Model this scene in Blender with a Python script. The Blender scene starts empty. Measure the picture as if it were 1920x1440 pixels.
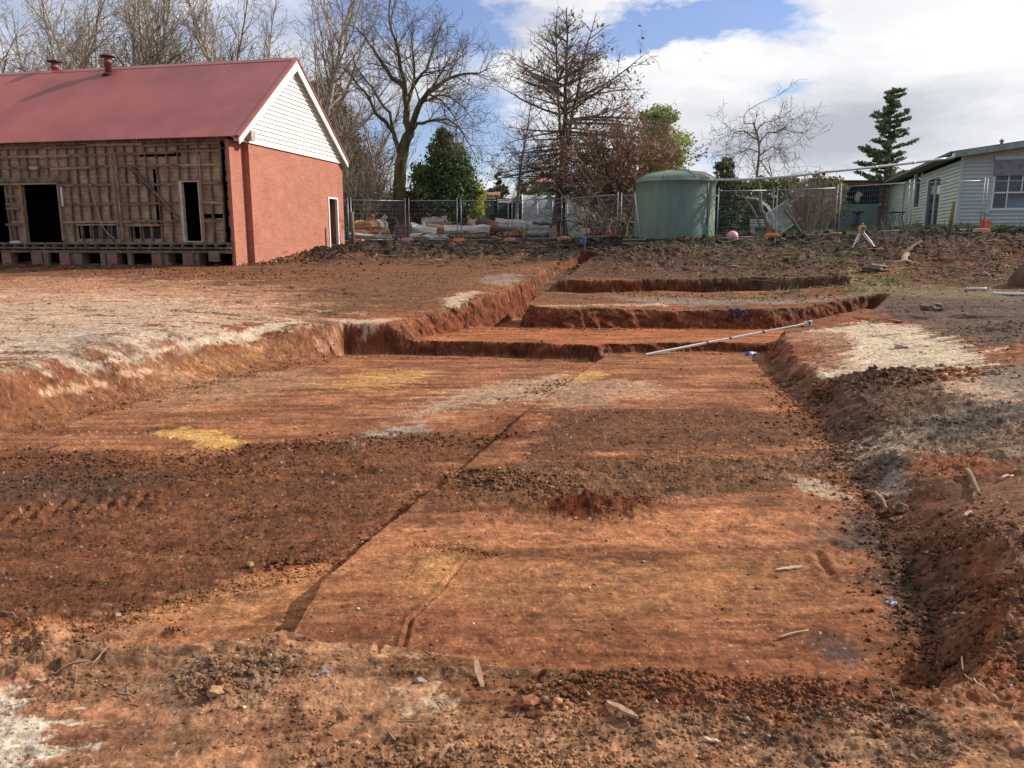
import bpy, math, random
import numpy as np
GRID = 1.0
from mathutils import Vector, Matrix
PI = math.pi
SC = bpy.context.scene
COL = SC.collection
# ------------------------------------------------------------------ camera
EYE = 1.6
F = 1440.0
PITCH = math.radians(10.6)
cam_d = bpy.data.cameras.new('camera')
cam = bpy.data.objects.new('camera', cam_d); COL.objects.link(cam)
cam_d.sensor_width = 36; cam_d.lens = 27.0; cam_d.clip_end = 3000; cam_d.clip_start = 0.05
cam.location = (0, 0, EYE); cam.rotation_euler = (PI/2 - PITCH, 0, 0)
SC.camera = cam
def ray(px, py):
    """direction through a photo pixel, scaled so that y (forward) is 1"""
    cx = (px-960)/F; cy = (720-py)/F
    y = math.cos(PITCH) + cy*math.sin(PITCH)
    z = -math.sin(PITCH) + cy*math.cos(PITCH)
    return cx/y, z/y
def at(px, py, D):
    a, b = ray(px, py)
    return Vector((a*D, D, EYE+b*D))
# ------------------------------------------------------------------ noise
_rs = np.random.RandomState(7)
_perm = _rs.permutation(256); _perm = np.concatenate([_perm, _perm]).astype(np.int32)
_ga = _rs.rand(256)*2*PI; _gx = np.cos(_ga).astype(np.float32); _gy = np.sin(_ga).astype(np.float32)
def perlin(x, y):
    xi = np.floor(x); yi = np.floor(y)
    fx = (x-xi).astype(np.float32); fy = (y-yi).astype(np.float32)
    xi = xi.astype(np.int64) & 255; yi = yi.astype(np.int64) & 255
    u = fx*fx*fx*(fx*(fx*6-15)+10); v = fy*fy*fy*(fy*(fy*6-15)+10)
    x1 = (xi+1) & 255; y1 = (yi+1) & 255
    def g(a, b, dx, dy):
        h = _perm[_perm[a]+b]
        return _gx[h]*dx+_gy[h]*dy
    n00 = g(xi, yi, fx, fy); n10 = g(x1, yi, fx-1, fy)
    n01 = g(xi, y1, fx, fy-1); n11 = g(x1, y1, fx-1, fy-1)
    a = n00+u*(n10-n00); b = n01+u*(n11-n01)
    return (a+v*(b-a))*1.5
def fbm(x, y, s, octv=4, gain=0.5, ox=0.0):
    r = 0; a = 1.0; t = 0
    for i in range(octv):
        r = r + a*perlin(x/s+17.3*i+ox, y/s-9.1*i+ox*0.7); t += a
        a *= gain; s = s*0.5
    return r/t*1.3
def sstep(a, b, x):
    t = np.clip((x-a)/(b-a), 0, 1)
    return t*t*(3-2*t)
# ------------------------------------------------------------------ ground before digging (px, forward metres, metres below the eye)
CTL = [(960,1.2,1.6),(0,1.5,1.6),(1920,1.5,1.56),(960,2.5,1.62),(500,3.0,1.63),(60,3.3,1.58),(1300,2.6,1.6),(1800,2.9,1.5),
 (-600,3,1.55),(2500,3,1.45),(960,-6,1.6),(-3000,1,1.6),(4000,1,1.5),
 (1800,3.5,1.79),(1770,4.4,1.82),(1730,5.3,1.83),(2100,4.2,1.58),(1990,7,1.50),(1690,6.8,1.81),(1630,8.8,1.75),(1540,11,1.69),(1460,13.5,1.65),(1760,9.8,1.55),
 (1900,12,1.38),(1600,14,1.5),(1750,16.5,1.24),(1600,18.9,1.1),(1450,20.8,1.05),(1900,19,.98),(1900,25,.42),(1650,25,.46),(1400,25,.62),
 (1300,22,.95),(1100,20.8,1.08),(1040,21.8,1.08),(1060,27,.7),(1262,28.6,.35),(1262,31,.06),(1500,31,.0),(1600,29,-.02),(1800,29,-.2),(1920,30,-.25),
 (1790,33,-.42),(1920,33,-.45),(1650,42,-.45),(1652,50,-.5),(1300,17.5,1.36),(1100,17.8,1.36),(1500,17.6,1.36),(1570,17.3,1.32),
 (760,36.8,.05),(900,36.8,.04),(1050,36,.02),(660,34,.16),(760,31.5,.42),(900,31,.5),(760,28.5,.72),(900,28,.76),(1000,25.5,.88),
 (850,17.5,1.22),(920,19,1.16),(980,22,1.0),(650,14.4,1.56),(580,14.8,1.5),(400,12,1.5),(150,9.5,1.55),(-200,8.6,1.5),
 (0,13,1.4),(300,17,1.25),(600,20,1.12),(0,20,1.12),(440,25.5,.88),(0,27.2,.9),(300,22,1.05),(640,26,.88),(637,34.5,.28),(-400,27,.9),(-500,15,1.35),
 (0,45,-.05),(600,45,-.05),(960,45,-.05),(1300,45,-.12),(0,62,-.1),(600,62,-.1),(960,62,-.1),(1400,62,-.2),(1900,62,-.5),(-500,45,.1),(2500,30,-.1),(2500,15,1.1),(-900,60,0)]
def _cp(px, D, h):
    return ((px-960)/1465*D if abs(D) > 0.5 and abs(px) < 3000 and px < 3900 else (px-960)/100., D, EYE-h)
_c = np.array([_cp(*c) for c in CTL], dtype=np.float64)
def _tps_k(r2):
    return np.where(r2 > 1e-9, 0.5*r2*np.log(r2+1e-12), 0)
_n = len(_c)
_d2 = (_c[:, None, 0]-_c[None, :, 0])**2+(_c[:, None, 1]-_c[None, :, 1])**2
_A = np.zeros((_n+3, _n+3)); _A[:_n, :_n] = _tps_k(_d2)+np.eye(_n)*0.8
_A[:_n, _n] = 1; _A[:_n, _n+1:] = _c[:, :2]; _A[_n:, :_n] = _A[:_n, _n:].T
_w = np.linalg.solve(_A, np.concatenate([_c[:, 2], np.zeros(3)]))
def base(x, y):
    x = np.asarray(x, dtype=np.float64); y = np.asarray(y, dtype=np.float64)
    xc = np.clip(x, -32, 38); yc = np.clip(y, -5, 60)
    out = np.empty(x.shape); fx = xc.ravel(); fy = yc.ravel(); o = out.ravel()
    for s in range(0, fx.size, 200000):
        a = fx[s:s+200000]; b = fy[s:s+200000]
        r2 = (a[:, None]-_c[None, :, 0])**2+(b[:, None]-_c[None, :, 1])**2
        o[s:s+200000] = _tps_k(r2) @ _w[:_n] + _w[_n]+_w[_n+1]*a+_w[_n+2]*b
    return o.reshape(x.shape)
# ------------------------------------------------------------------ excavation
def fl(px, py, h):
    """plan point where the pixel's ray is h below the eye"""
    a, b = ray(px, py)
    D = h/(-b)
    return (a*D, D)
def PL(h, pts):
    """pts: (px, py, width of the wall that leaves this vertex[, own h])"""
    v = []; w = []
    for p in pts:
        if p[1] < 60: v.append(((p[0]-960)/1465*p[1], p[1]))      # given straight as a distance in metres
        else: v.append(fl(p[0], p[1], p[3] if len(p) > 3 else h))
        w.append(p[2])
    return np.array(v), np.array(w)
H1, H2, H3, H4 = 2.12, 2.01, 1.85, 1.93
PITS = []
PITS.append((H1, *PL(H1, [(651,664,.12),(800,666,.20),(965,669,.18),(1103,676,.12),(1133,679,.02),(1000,760,.02,H2),(860,882,.02,H2),(720,988,.02,H2),(600,1090,.02,H2),(470,1196,.25,1.75),
   (330,1205,.3,1.75),(190,1200,.3,1.75),(60,1225,.4,1.75),(-300,1290,.5,1.75),(-900,1100,.8),(-700,905,1.0),(0,812,.85),(120,790,.95),(250,752,1.1),(400,712,1.3),(520,690,1.2),(600,678,.7),(640,668,.14)])))
PITS.append((H2, *PL(H2, [(1133,662,.18),(1300,660,.2),(1432,661,.3),(1440,700,.4),(1478,745,.5),(1525,790,.5),(1548,840,.6),(1585,900,.55),(1630,965,.6),(1672,1040,.45),(1725,1130,.45),(1750,1210,.35),(1755,1270,.25),
   (1690,1325,.25,1.75),(1500,1310,.2,1.75),(1300,1285,.2,1.75),(1100,1265,.2,1.75),(960,1250,.2,1.75),(830,1228,.2,1.75),(700,1210,.2,1.75),(600,1190,.2,1.75),(480,1190,.1,1.8),(600,1080,.1),(860,872,.1),(1000,754,.1)])))
PITS.append((H3, *PL(H3, [(760,640,.5),(820,628,.35),(880,617,.3),(915,611,.22),(1070,616,.24),(1220,615,.22),(1446,619,.24),(1560,612,.22),(1645,606,.2),(1625,622,.1),(1500,632,.05),(1455,650,.05),(1432,664,.05),(1133,674,.1),(965,684,.1),(800,676,.1)])))
PITS.append((H4, *PL(H4, [(905,16.6,.3),(950,18.2,.25),(985,20.0,.2),(1040,20.9,.25),(1200,20.9,.25),(1400,20.9,.25),(1585,20.6,.2),(1590,19.3,.15),(1400,19.1,.15),(1000,18.9,.2),(975,16.6,.2)])))
PITS.append((1.55, *PL(1.55, [(985,20,.15),(1008,22,.12),(1022,24,.15),(1050,26.5,.2),(1092,29,.3),(1110,28.5,.25),(1075,25.5,.25),(1052,22.5,.2),(1030,20.3,.15)])))
def excav(x, y, b, sharp=True):
    h = b.copy()
    wall = np.zeros(x.shape, dtype=np.float32); floor = np.zeros(x.shape, dtype=np.int8)
    for k, (H, V, W) in enumerate(PITS):
        m = (x > V[:, 0].min()-1.6) & (x < V[:, 0].max()+1.6) & (y > V[:, 1].min()-1.6) & (y < V[:, 1].max()+1.6)
        idx = np.nonzero(m)[0]
        if idx.size == 0: continue
        X = x[idx]; Y = y[idx]
        amp = 0.05 if k else 0.018
        X = X+amp*fbm(X, Y, .9, 4, ox=3.1+k); Y = Y+amp*fbm(X, Y, .8, 4, ox=8.1+k)
        inside = np.zeros(X.shape, bool); q = np.full(X.shape, 9.0); qw = np.full(X.shape, .1)
        n = len(V)
        for i in range(n):
            ax, ay = V[i]; bx, by = V[(i+1) % n]
            ex, ey = bx-ax, by-ay; L2 = ex*ex+ey*ey
            t = np.clip(((X-ax)*ex+(Y-ay)*ey)/L2, 0, 1)
            d = np.hypot(X-ax-t*ex, Y-ay-t*ey)
            w = W[i]+(W[(i+1) % n]-W[i])*t
            k_ = d/w; qw = np.where(k_ < q, w, qw); q = np.minimum(q, k_)
            c = ((ay > Y) != (by > Y))
            with np.errstate(divide='ignore', invalid='ignore'):
                c &= X < (bx-ax)*(Y-ay)/(by-ay+1e-12)+ax
            inside ^= c
        q = np.where(inside, 0, np.clip(q, 0, 1))
        prof = np.where(qw > .3, 1-q*q*(3-2*q), 1-q**0.85)
        bb = b[idx]; fz = EYE-H
        if k == 4: fz = EYE-np.interp(Y, [19, 21, 24, 28], [1.8, 1.62, 1.3, 1.0])
        nh = np.where(bb > fz, bb+(fz-bb)*prof, bb)
        lower = nh < h[idx]-1e-6
        h[idx] = np.where(lower, nh, h[idx])
        wl = np.where(lower, ((q > 0.02) & (q < 0.98)).astype(np.float32), wall[idx]); wall[idx] = wl
        floor[idx] = np.where(lower & (q <= 0.02), k+1, np.where(lower, 0, floor[idx]))
    return h, wall, floor
def ground_z(x, y):
    x = np.atleast_1d(np.asarray(x, float)); y = np.atleast_1d(np.asarray(y, float))
    return excav(x, y, base(x, y))[0]
def gz(x, y): return float(ground_z(x, y)[0])
_Ds = np.concatenate([np.linspace(1.3, 12, 400), np.linspace(12.03, 40, 500), np.linspace(40.2, 70, 60)])
def hit(px, py):
    a, b = ray(px, py)
    z = EYE+b*_Ds; g = ground_z(a*_Ds, _Ds)
    i = np.nonzero(z <= g)[0]
    if len(i) == 0: i = [len(_Ds)-1]
    i = i[0]
    if i:
        d0 = z[i-1]-g[i-1]; d1 = z[i]-g[i]; t = d0/(d0-d1) if d0 != d1 else 0
        D = _Ds[i-1]+t*(_Ds[i]-_Ds[i-1])
    else: D = _Ds[0]
    return Vector((a*D, D, EYE+b*D))
# ------------------------------------------------------------------ object helpers
def link_mesh(name, me, m, parent=None, smooth=False):
    if m is not None: me.materials.append(m)
    if smooth: me.polygons.foreach_set('use_smooth', np.ones(len(me.polygons), bool))
    o = bpy.data.objects.new(name, me); COL.objects.link(o)
    if parent is not None: o.parent = parent
    return o
def tag(o, label, cat, group=None):
    o['label'] = label; o['category'] = cat
    if group: o['group'] = group
    return o
def kind(o, k): o['kind'] = k; return o
def thing(name, label, cat, loc=(0, 0, 0), rz=0.0, group=None):
    o = bpy.data.objects.new(name, None); COL.objects.link(o)
    o.empty_display_size = .1
    o.location = loc; o.rotation_euler = (0, 0, rz)
    return tag(o, label, cat, group)
def np_mesh(name, V, Fc):
    """V (n,3), Fc (m,k) all faces with k corners"""
    me = bpy.data.meshes.new(name)
    V = np.asarray(V, np.float32); Fc = np.asarray(Fc, np.int32)
    me.vertices.add(len(V)); me.vertices.foreach_set('co', V.ravel())
    m, k = Fc.shape
    me.loops.add(m*k); me.loops.foreach_set('vertex_index', Fc.ravel())
    me.polygons.add(m); me.polygons.foreach_set('loop_start', np.arange(0, m*k, k, dtype=np.int32))
    me.polygons.foreach_set('loop_total', np.full(m, k, np.int32))
    me.update(calc_edges=True); me.validate(clean_customdata=False)
    return me
class MB:
    def __init__(s): s.v = []; s.f = []
    def add(s, vs, fs):
        n = len(s.v); s.v += [tuple(p) for p in vs]; s.f += [tuple(i+n for i in f) for f in fs]; return s
    def box(s, c, size, R=None):
        hx, hy, hz = size[0]/2, size[1]/2, size[2]/2
        vs = [Vector((x, y, z)) for x in (-hx, hx) for y in (-hy, hy) for z in (-hz, hz)]
        if R is not None: vs = [R @ v for v in vs]
        c = Vector(c)
        return s.add([v+c for v in vs], [(0, 1, 3, 2), (4, 6, 7, 5), (0, 4, 5, 1), (2, 3, 7, 6), (0, 2, 6, 4), (1, 5, 7, 3)])
    def b3(s, x0, x1, y0, y1, z0, z1):
        return s.box(((x0+x1)/2, (y0+y1)/2, (z0+z1)/2), (abs(x1-x0), abs(y1-y0), abs(z1-z0)))
    def bar(s, a, b, w, h, up=(0, 0, 1)):
        """rectangular bar from a to b, w sideways, h along up"""
        a = Vector(a); b = Vector(b); d = (b-a); L = d.length; d = d/L
        u = Vector(up)
        if abs(d.dot(u)) > .98: u = Vector((0, 1, 0))
        sd = d.cross(u).normalized(); u = sd.cross(d)
        vs = [p+sd*i*w/2+u*j*h/2 for p in (a, b) for i, j in ((-1, -1), (1, -1), (1, 1), (-1, 1))]
        return s.add(vs, [(3, 2, 1, 0), (4, 5, 6, 7), (0, 1, 5, 4), (1, 2, 6, 5), (2, 3, 7, 6), (3, 0, 4, 7)])
    def tube(s, pts, rad, n=8, caps=True, squash=1.0):
        pts = [Vector(p) for p in pts]
        if not hasattr(rad, '__len__'): rad = [rad]*len(pts)
        d = (pts[-1]-pts[0])
        ref = Vector((0, 0, 1)) if abs(d.normalized().z) < .9 else Vector((0, 1, 0))
        vs = []
        for i, p in enumerate(pts):
            t = (pts[min(i+1, len(pts)-1)]-pts[max(i-1, 0)]).normalized()
            a = t.cross(ref).normalized(); b = a.cross(t)
            for k in range(n):
                an = 2*PI*k/n
                vs.append(p+(a*math.cos(an)+b*math.sin(an)*squash)*rad[i])
        fs = []
        for i in range(len(pts)-1):
            for k in range(n):
                k2 = (k+1) % n
                fs.append((i*n+k, i*n+k2, (i+1)*n+k2, (i+1)*n+k))
        if caps:
            fs.append(tuple(range(n))[::-1]); fs.append(tuple((len(pts)-1)*n+k for k in range(n)))
        return s.add(vs, fs)
    def lathe(s, prof, c=(0, 0, 0), n=24):
        c = Vector(c); vs = []; fs = []
        for r, z in prof:
            for k in range(n):
                a = 2*PI*k/n; vs.append(c+Vector((r*math.cos(a), r*math.sin(a), z)))
        for i in range(len(prof)-1):
            for k in range(n):
                k2 = (k+1) % n; fs.append((i*n+k, i*n+k2, (i+1)*n+k2, (i+1)*n+k))
        fs.append(tuple(range(n))[::-1]); fs.append(tuple((len(prof)-1)*n+k for k in range(n)))
        return s.add(vs, fs)
    def blob(s, c, size, seed=0, sub=2, rough=.2, R=None):
        import bmesh
        bm = bmesh.new(); bmesh.ops.create_icosphere(bm, subdivisions=sub, radius=1)
        rr = random.Random(seed); ph = [rr.uniform(0, 6) for _ in range(6)]; fr = [rr.uniform(1.2, 3.2) for _ in range(3)]
        c = Vector(c); vs = []
        for v in bm.verts:
            p = v.co; k = 1+rough*(math.sin(p.x*fr[0]*2+ph[0])*math.sin(p.y*fr[1]*2+ph[1])+.6*math.sin(p.z*fr[2]*3+ph[2]+p.x*3)+.5*rr.uniform(-.5, .5))
            q = Vector((p.x*size[0]*k, p.y*size[1]*k, p.z*size[2]*k))
            if R is not None: q = R @ q
            vs.append(q+c)
        fs = [tuple(v.index for v in f.verts) for f in bm.faces]; bm.free()
        return s.add(vs, fs)
    def build(s, name, m, parent=None, smooth=False, uv=None, bevel=0):
        me = bpy.data.meshes.new(name); me.from_pydata(s.v, [], s.f); me.update()
        if uv:
            L = me.uv_layers.new(name='UVMap')
            for p in me.polygons:
                for li in p.loop_indices:
                    co = me.vertices[me.loops[li].vertex_index].co
                    L.data[li].uv = uv(co, p.normal)
        o = link_mesh(name, me, m, parent, smooth)
        if bevel:
            b = o.modifiers.new('bevel', 'BEVEL'); b.width = bevel; b.segments = 2; b.limit_method = 'ANGLE'
        return o
def smooth_angle(o, deg=40):
    me = o.data
    me.polygons.foreach_set('use_smooth', np.ones(len(me.polygons), bool))
    try: me.set_sharp_from_angle(angle=math.radians(deg))
    except Exception: pass
    return o
def copy_tree(o, loc=None, rz=None, scale=None, label=None):
    c = o.copy(); COL.objects.link(c)
    for ch in list(o.children):
        d = ch.copy(); COL.objects.link(d); d.parent = c
        for g in list(ch.children):
            e = g.copy(); COL.objects.link(e); e.parent = d
    if loc is not None: c.location = loc
    if rz is not None: c.rotation_euler = (0, 0, rz)
    if scale is not None: c.scale = scale if hasattr(scale, '__len__') else (scale,)*3
    if label: c['label'] = label
    return c
# ------------------------------------------------------------------ materials
_M = {}
def mat(name, col, rough=.8, var=.25, scale=4.0, bump=0.0, bscale=40.0, col2=None, metal=0.0, spec=.3, stretch=(1, 1, 1), detail=6, trans=0.0):
    if name in _M: return _M[name]
    m = bpy.data.materials.new(name); m.use_nodes = True; nt = m.node_tree; N = nt.nodes; Lk = nt.links
    b = N['Principled BSDF']; b.inputs['Roughness'].default_value = rough; b.inputs['Metallic'].default_value = metal
    b.inputs['Specular IOR Level'].default_value = spec
    tc = N.new('ShaderNodeTexCoord'); mp = N.new('ShaderNodeMapping'); mp.inputs['Scale'].default_value = stretch
    Lk.new(tc.outputs['Object'], mp.inputs['Vector'])
    no = N.new('ShaderNodeTexNoise'); no.inputs['Scale'].default_value = scale; no.inputs['Detail'].default_value = detail; no.inputs['Roughness'].default_value = .65
    Lk.new(mp.outputs['Vector'], no.inputs['Vector'])
    cr = N.new('ShaderNodeValToRGB')
    c2 = col2 if col2 else tuple(max(0, c*(1-var)) for c in col)
    c1 = col if col2 else tuple(min(1, c*(1+var)) for c in col)
    cr.color_ramp.elements[0].position = .36; cr.color_ramp.elements[0].color = (*c2, 1)
    cr.color_ramp.elements[1].position = .64; cr.color_ramp.elements[1].color = (*c1, 1)
    Lk.new(no.outputs['Fac'], cr.inputs['Fac']); Lk.new(cr.outputs['Color'], b.inputs['Base Color'])
    if bump:
        n2 = N.new('ShaderNodeTexNoise'); n2.inputs['Scale'].default_value = bscale; n2.inputs['Detail'].default_value = 5
        Lk.new(mp.outputs['Vector'], n2.inputs['Vector'])
        bp = N.new('ShaderNodeBump'); bp.inputs['Strength'].default_value = 1; bp.inputs['Distance'].default_value = bump
        Lk.new(n2.outputs['Fac'], bp.inputs['Height']); Lk.new(bp.outputs['Normal'], b.inputs['Normal'])
    if trans:
        tr = N.new('ShaderNodeBsdfTranslucent'); Lk.new(cr.outputs['Color'], tr.inputs['Color'])
        mx = N.new('ShaderNodeMixShader'); mx.inputs['Fac'].default_value = trans
        Lk.new(b.outputs[0], mx.inputs[1]); Lk.new(tr.outputs[0], mx.inputs[2]); Lk.new(mx.outputs[0], N['Material Output'].inputs['Surface'])
    _M[name] = m
    return m
# ------------------------------------------------------------------ daylight
SUN_AZ, SUN_EL = math.radians(74), math.radians(32)
sd = Vector((math.sin(SUN_AZ)*math.cos(SUN_EL), math.cos(SUN_AZ)*math.cos(SUN_EL), math.sin(SUN_EL)))
sun_l = bpy.data.lights.new('sun', 'SUN'); sun_l.energy = 5.0; sun_l.angle = math.radians(.53); sun_l.color = (1, .95, .87)
sun = bpy.data.objects.new('sun', sun_l); COL.objects.link(sun); sun.rotation_euler = (-sd).to_track_quat('-Z', 'Y').to_euler()
sun.location = (30, 10, 20)
w = bpy.data.worlds.new('World'); SC.world = w; w.use_nodes = True
nt = w.node_tree; N = nt.nodes; Lk = nt.links
bg = N['Background']; bg.inputs['Strength'].default_value = .1
sky = N.new('ShaderNodeTexSky'); sky.sky_type = 'NISHITA'; sky.sun_disc = False
sky.sun_elevation = SUN_EL; sky.sun_rotation = SUN_AZ; sky.air_density = 1; sky.dust_density = .6; sky.ozone_density = 1.5
tc = N.new('ShaderNodeTexCoord')
def M(op, a, b=None, c=None, clamp=False):
    n = N.new('ShaderNodeMath'); n.operation = op; n.use_clamp = clamp
    for i, v in enumerate((a, b, c)):
        if v is None: continue
        if isinstance(v, (int, float)): n.inputs[i].default_value = v
        else: Lk.new(v, n.inputs[i])
    return n.outputs[0]
sep = N.new('ShaderNodeSeparateXYZ'); Lk.new(tc.outputs['Generated'], sep.inputs[0])
# a cloud deck overhead: direction projected on a plane, so that clouds flatten towards the horizon
den = M('ADD', M('MAXIMUM', sep.outputs[2], 0), .22)
cx = M('DIVIDE', sep.outputs[0], den); cy = M('DIVIDE', sep.outputs[1], den)
cmb = N.new('ShaderNodeCombineXYZ'); Lk.new(cx, cmb.inputs[0]); Lk.new(cy, cmb.inputs[1])
def noise(vec, s, det, rough, off, dist=0.0):
    mp = N.new('ShaderNodeMapping'); mp.inputs['Location'].default_value = off; Lk.new(vec, mp.inputs['Vector'])
    n = N.new('ShaderNodeTexNoise'); n.inputs['Scale'].default_value = s; n.inputs['Detail'].default_value = det
    n.inputs['Roughness'].default_value = rough; n.inputs['Distortion'].default_value = dist
    Lk.new(mp.outputs[0], n.inputs['Vector']); return n.outputs['Fac']
n1 = noise(cmb.outputs[0], 1.1, 11, .60, (3.3, 1.7, 0), .35)
cx0, cy0 = cx, cy
wx = noise(cmb.outputs[0], 2.2, 8, .62, (5.1, 9.7, 0)); wy = noise(cmb.outputs[0], 2.2, 8, .62, (15.1, 3.7, 0))
cx = M('ADD', cx, M('MULTIPLY', M('SUBTRACT', wx, .5), .75)); cy = M('ADD', cy, M('MULTIPLY', M('SUBTRACT', wy, .5), .75))
def lump(px, py, sx, sy, amp):
    """a break (+) or a bank (-) of cloud at the direction of a photo pixel"""
    a, b = ray(px, py); d = Vector((a, 1, b)).normalized()
    X = d.x/(max(d.z, 0)+.22); Y = d.y/(max(d.z, 0)+.22)
    dx = M('DIVIDE', M('SUBTRACT', cx, X), sx); dy = M('DIVIDE', M('SUBTRACT', cy, Y), sy)
    r = M('ADD', M('MULTIPLY', dx, dx), M('MULTIPLY', dy, dy))
    return M('MULTIPLY', M('POWER', 2.718, M('MULTIPLY', r, -1)), amp)
holes = None
for L in [(1330,70,.32,.13,.48),(1250,60,.16,.12,.2),(860,40,.24,.20,.40),(900,240,.16,.45,.40),(700,240,.35,.5,.34),(1010,330,.12,.5,.25),(300,80,.7,.3,.12),(1480,165,.08,.09,.30),(1450,30,.15,.08,.3),(1330,300,.08,.25,.2),(1620,5,.12,.06,.25),
          (1700,60,.5,.3,-.25),(1500,230,.3,.4,-.2),(1250,180,.16,.2,-.28),(1060,120,.16,.14,-.2),(1000,10,.2,.1,-.1)]:
    g = lump(*L); holes = g if holes is None else M('ADD', holes, g)
behind = M('MULTIPLY', M('SUBTRACT', 0.15, sep.outputs[1], None, True), .30)     # cloud thinned out of view, added to dim faces turned to the camera
cov = M('SUBTRACT', M('SUBTRACT', n1, holes), behind)
rmp = N.new('ShaderNodeValToRGB'); rmp.color_ramp.elements[0].position = .22; rmp.color_ramp.elements[0].color = (.07, .07, .07, 1)
rmp.color_ramp.elements[1].position = .46; rmp.color_ramp.elements[1].color = (1, 1, 1, 1); Lk.new(cov, rmp.inputs[0])
# cloud body: bright tops and greyer bases
n2 = noise(cmb.outputs[0], 1.5, 8, .58, (8.1, 4.2, 0), .2)
grey = None
for L in [(1560,250,.35,.5,.20),(1750,255,.5,.4,.16),(1400,270,.2,.3,.05),(900,100,.25,.12,.12),(1050,70,.3,.1,.12),(1330,55,.1,.05,-.1),(1250,130,.2,.2,-.12),(1600,110,.5,.22,-.08)]:
    g = lump(*L); grey = g if grey is None else M('ADD', grey, g)
sh = M('ADD', n2, grey)
r2 = N.new('ShaderNodeValToRGB')
for e, (p, c) in zip((r2.color_ramp.elements[0], r2.color_ramp.elements[1]), ((.40, (9.0, 9.05, 9.15, 1)), (.86, (4.6, 4.85, 5.5, 1)))): e.position = p; e.color = c
Lk.new(sh, r2.inputs[0])
mix = N.new('ShaderNodeMix'); mix.data_type = 'RGBA'
Lk.new(rmp.outputs[0], mix.inputs[0]); 
skm = N.new('ShaderNodeMix'); skm.data_type = 'RGBA'; skm.blend_type = 'MULTIPLY'; skm.inputs[0].default_value = 1
Lk.new(sky.outputs[0], skm.inputs[6]); skm.inputs[7].default_value = (1.0, 1.03, 1.30, 1)
Lk.new(skm.outputs[2], mix.inputs[6]); Lk.new(r2.outputs[0], mix.inputs[7]); Lk.new(mix.outputs[2], bg.inputs['Color'])
vs = SC.view_settings; vs.view_transform = 'Standard'; vs.look = 'None'; vs.exposure = .18; vs.gamma = 1; vs.use_curve_mapping = False
# ------------------------------------------------------------------ soil: height detail and colour, all in world plan coordinates
def poly_px(pts): return np.array([tuple(hit(*p)[:2]) for p in pts])
def poly_sd(V, X, Y):
    inside = np.zeros(X.shape, bool); q = np.full(X.shape, 1e9); n = len(V)
    for i in range(n):
        ax, ay = V[i]; bx, by = V[(i+1) % n]; ex, ey = bx-ax, by-ay; L2 = ex*ex+ey*ey+1e-9
        t = np.clip(((X-ax)*ex+(Y-ay)*ey)/L2, 0, 1)
        q = np.minimum(q, (X-ax-t*ex)**2+(Y-ay-t*ey)**2)
        c = ((ay > Y) != (by > Y))
        inside ^= c & (X < (bx-ax)*(Y-ay)/(by-ay+1e-12)+ax)
    q = np.sqrt(q)
    return np.where(inside, -q, q)
def line_d(V, X, Y):
    q = np.full(X.shape, 1e9)
    for i in range(len(V)-1):
        ax, ay = V[i]; bx, by = V[i+1]; ex, ey = bx-ax, by-ay
        t = np.clip(((X-ax)*ex+(Y-ay)*ey)/(ex*ex+ey*ey+1e-9), 0, 1)
        q = np.minimum(q, np.hypot(X-ax-t*ex, Y-ay-t*ey))
    return q
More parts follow.
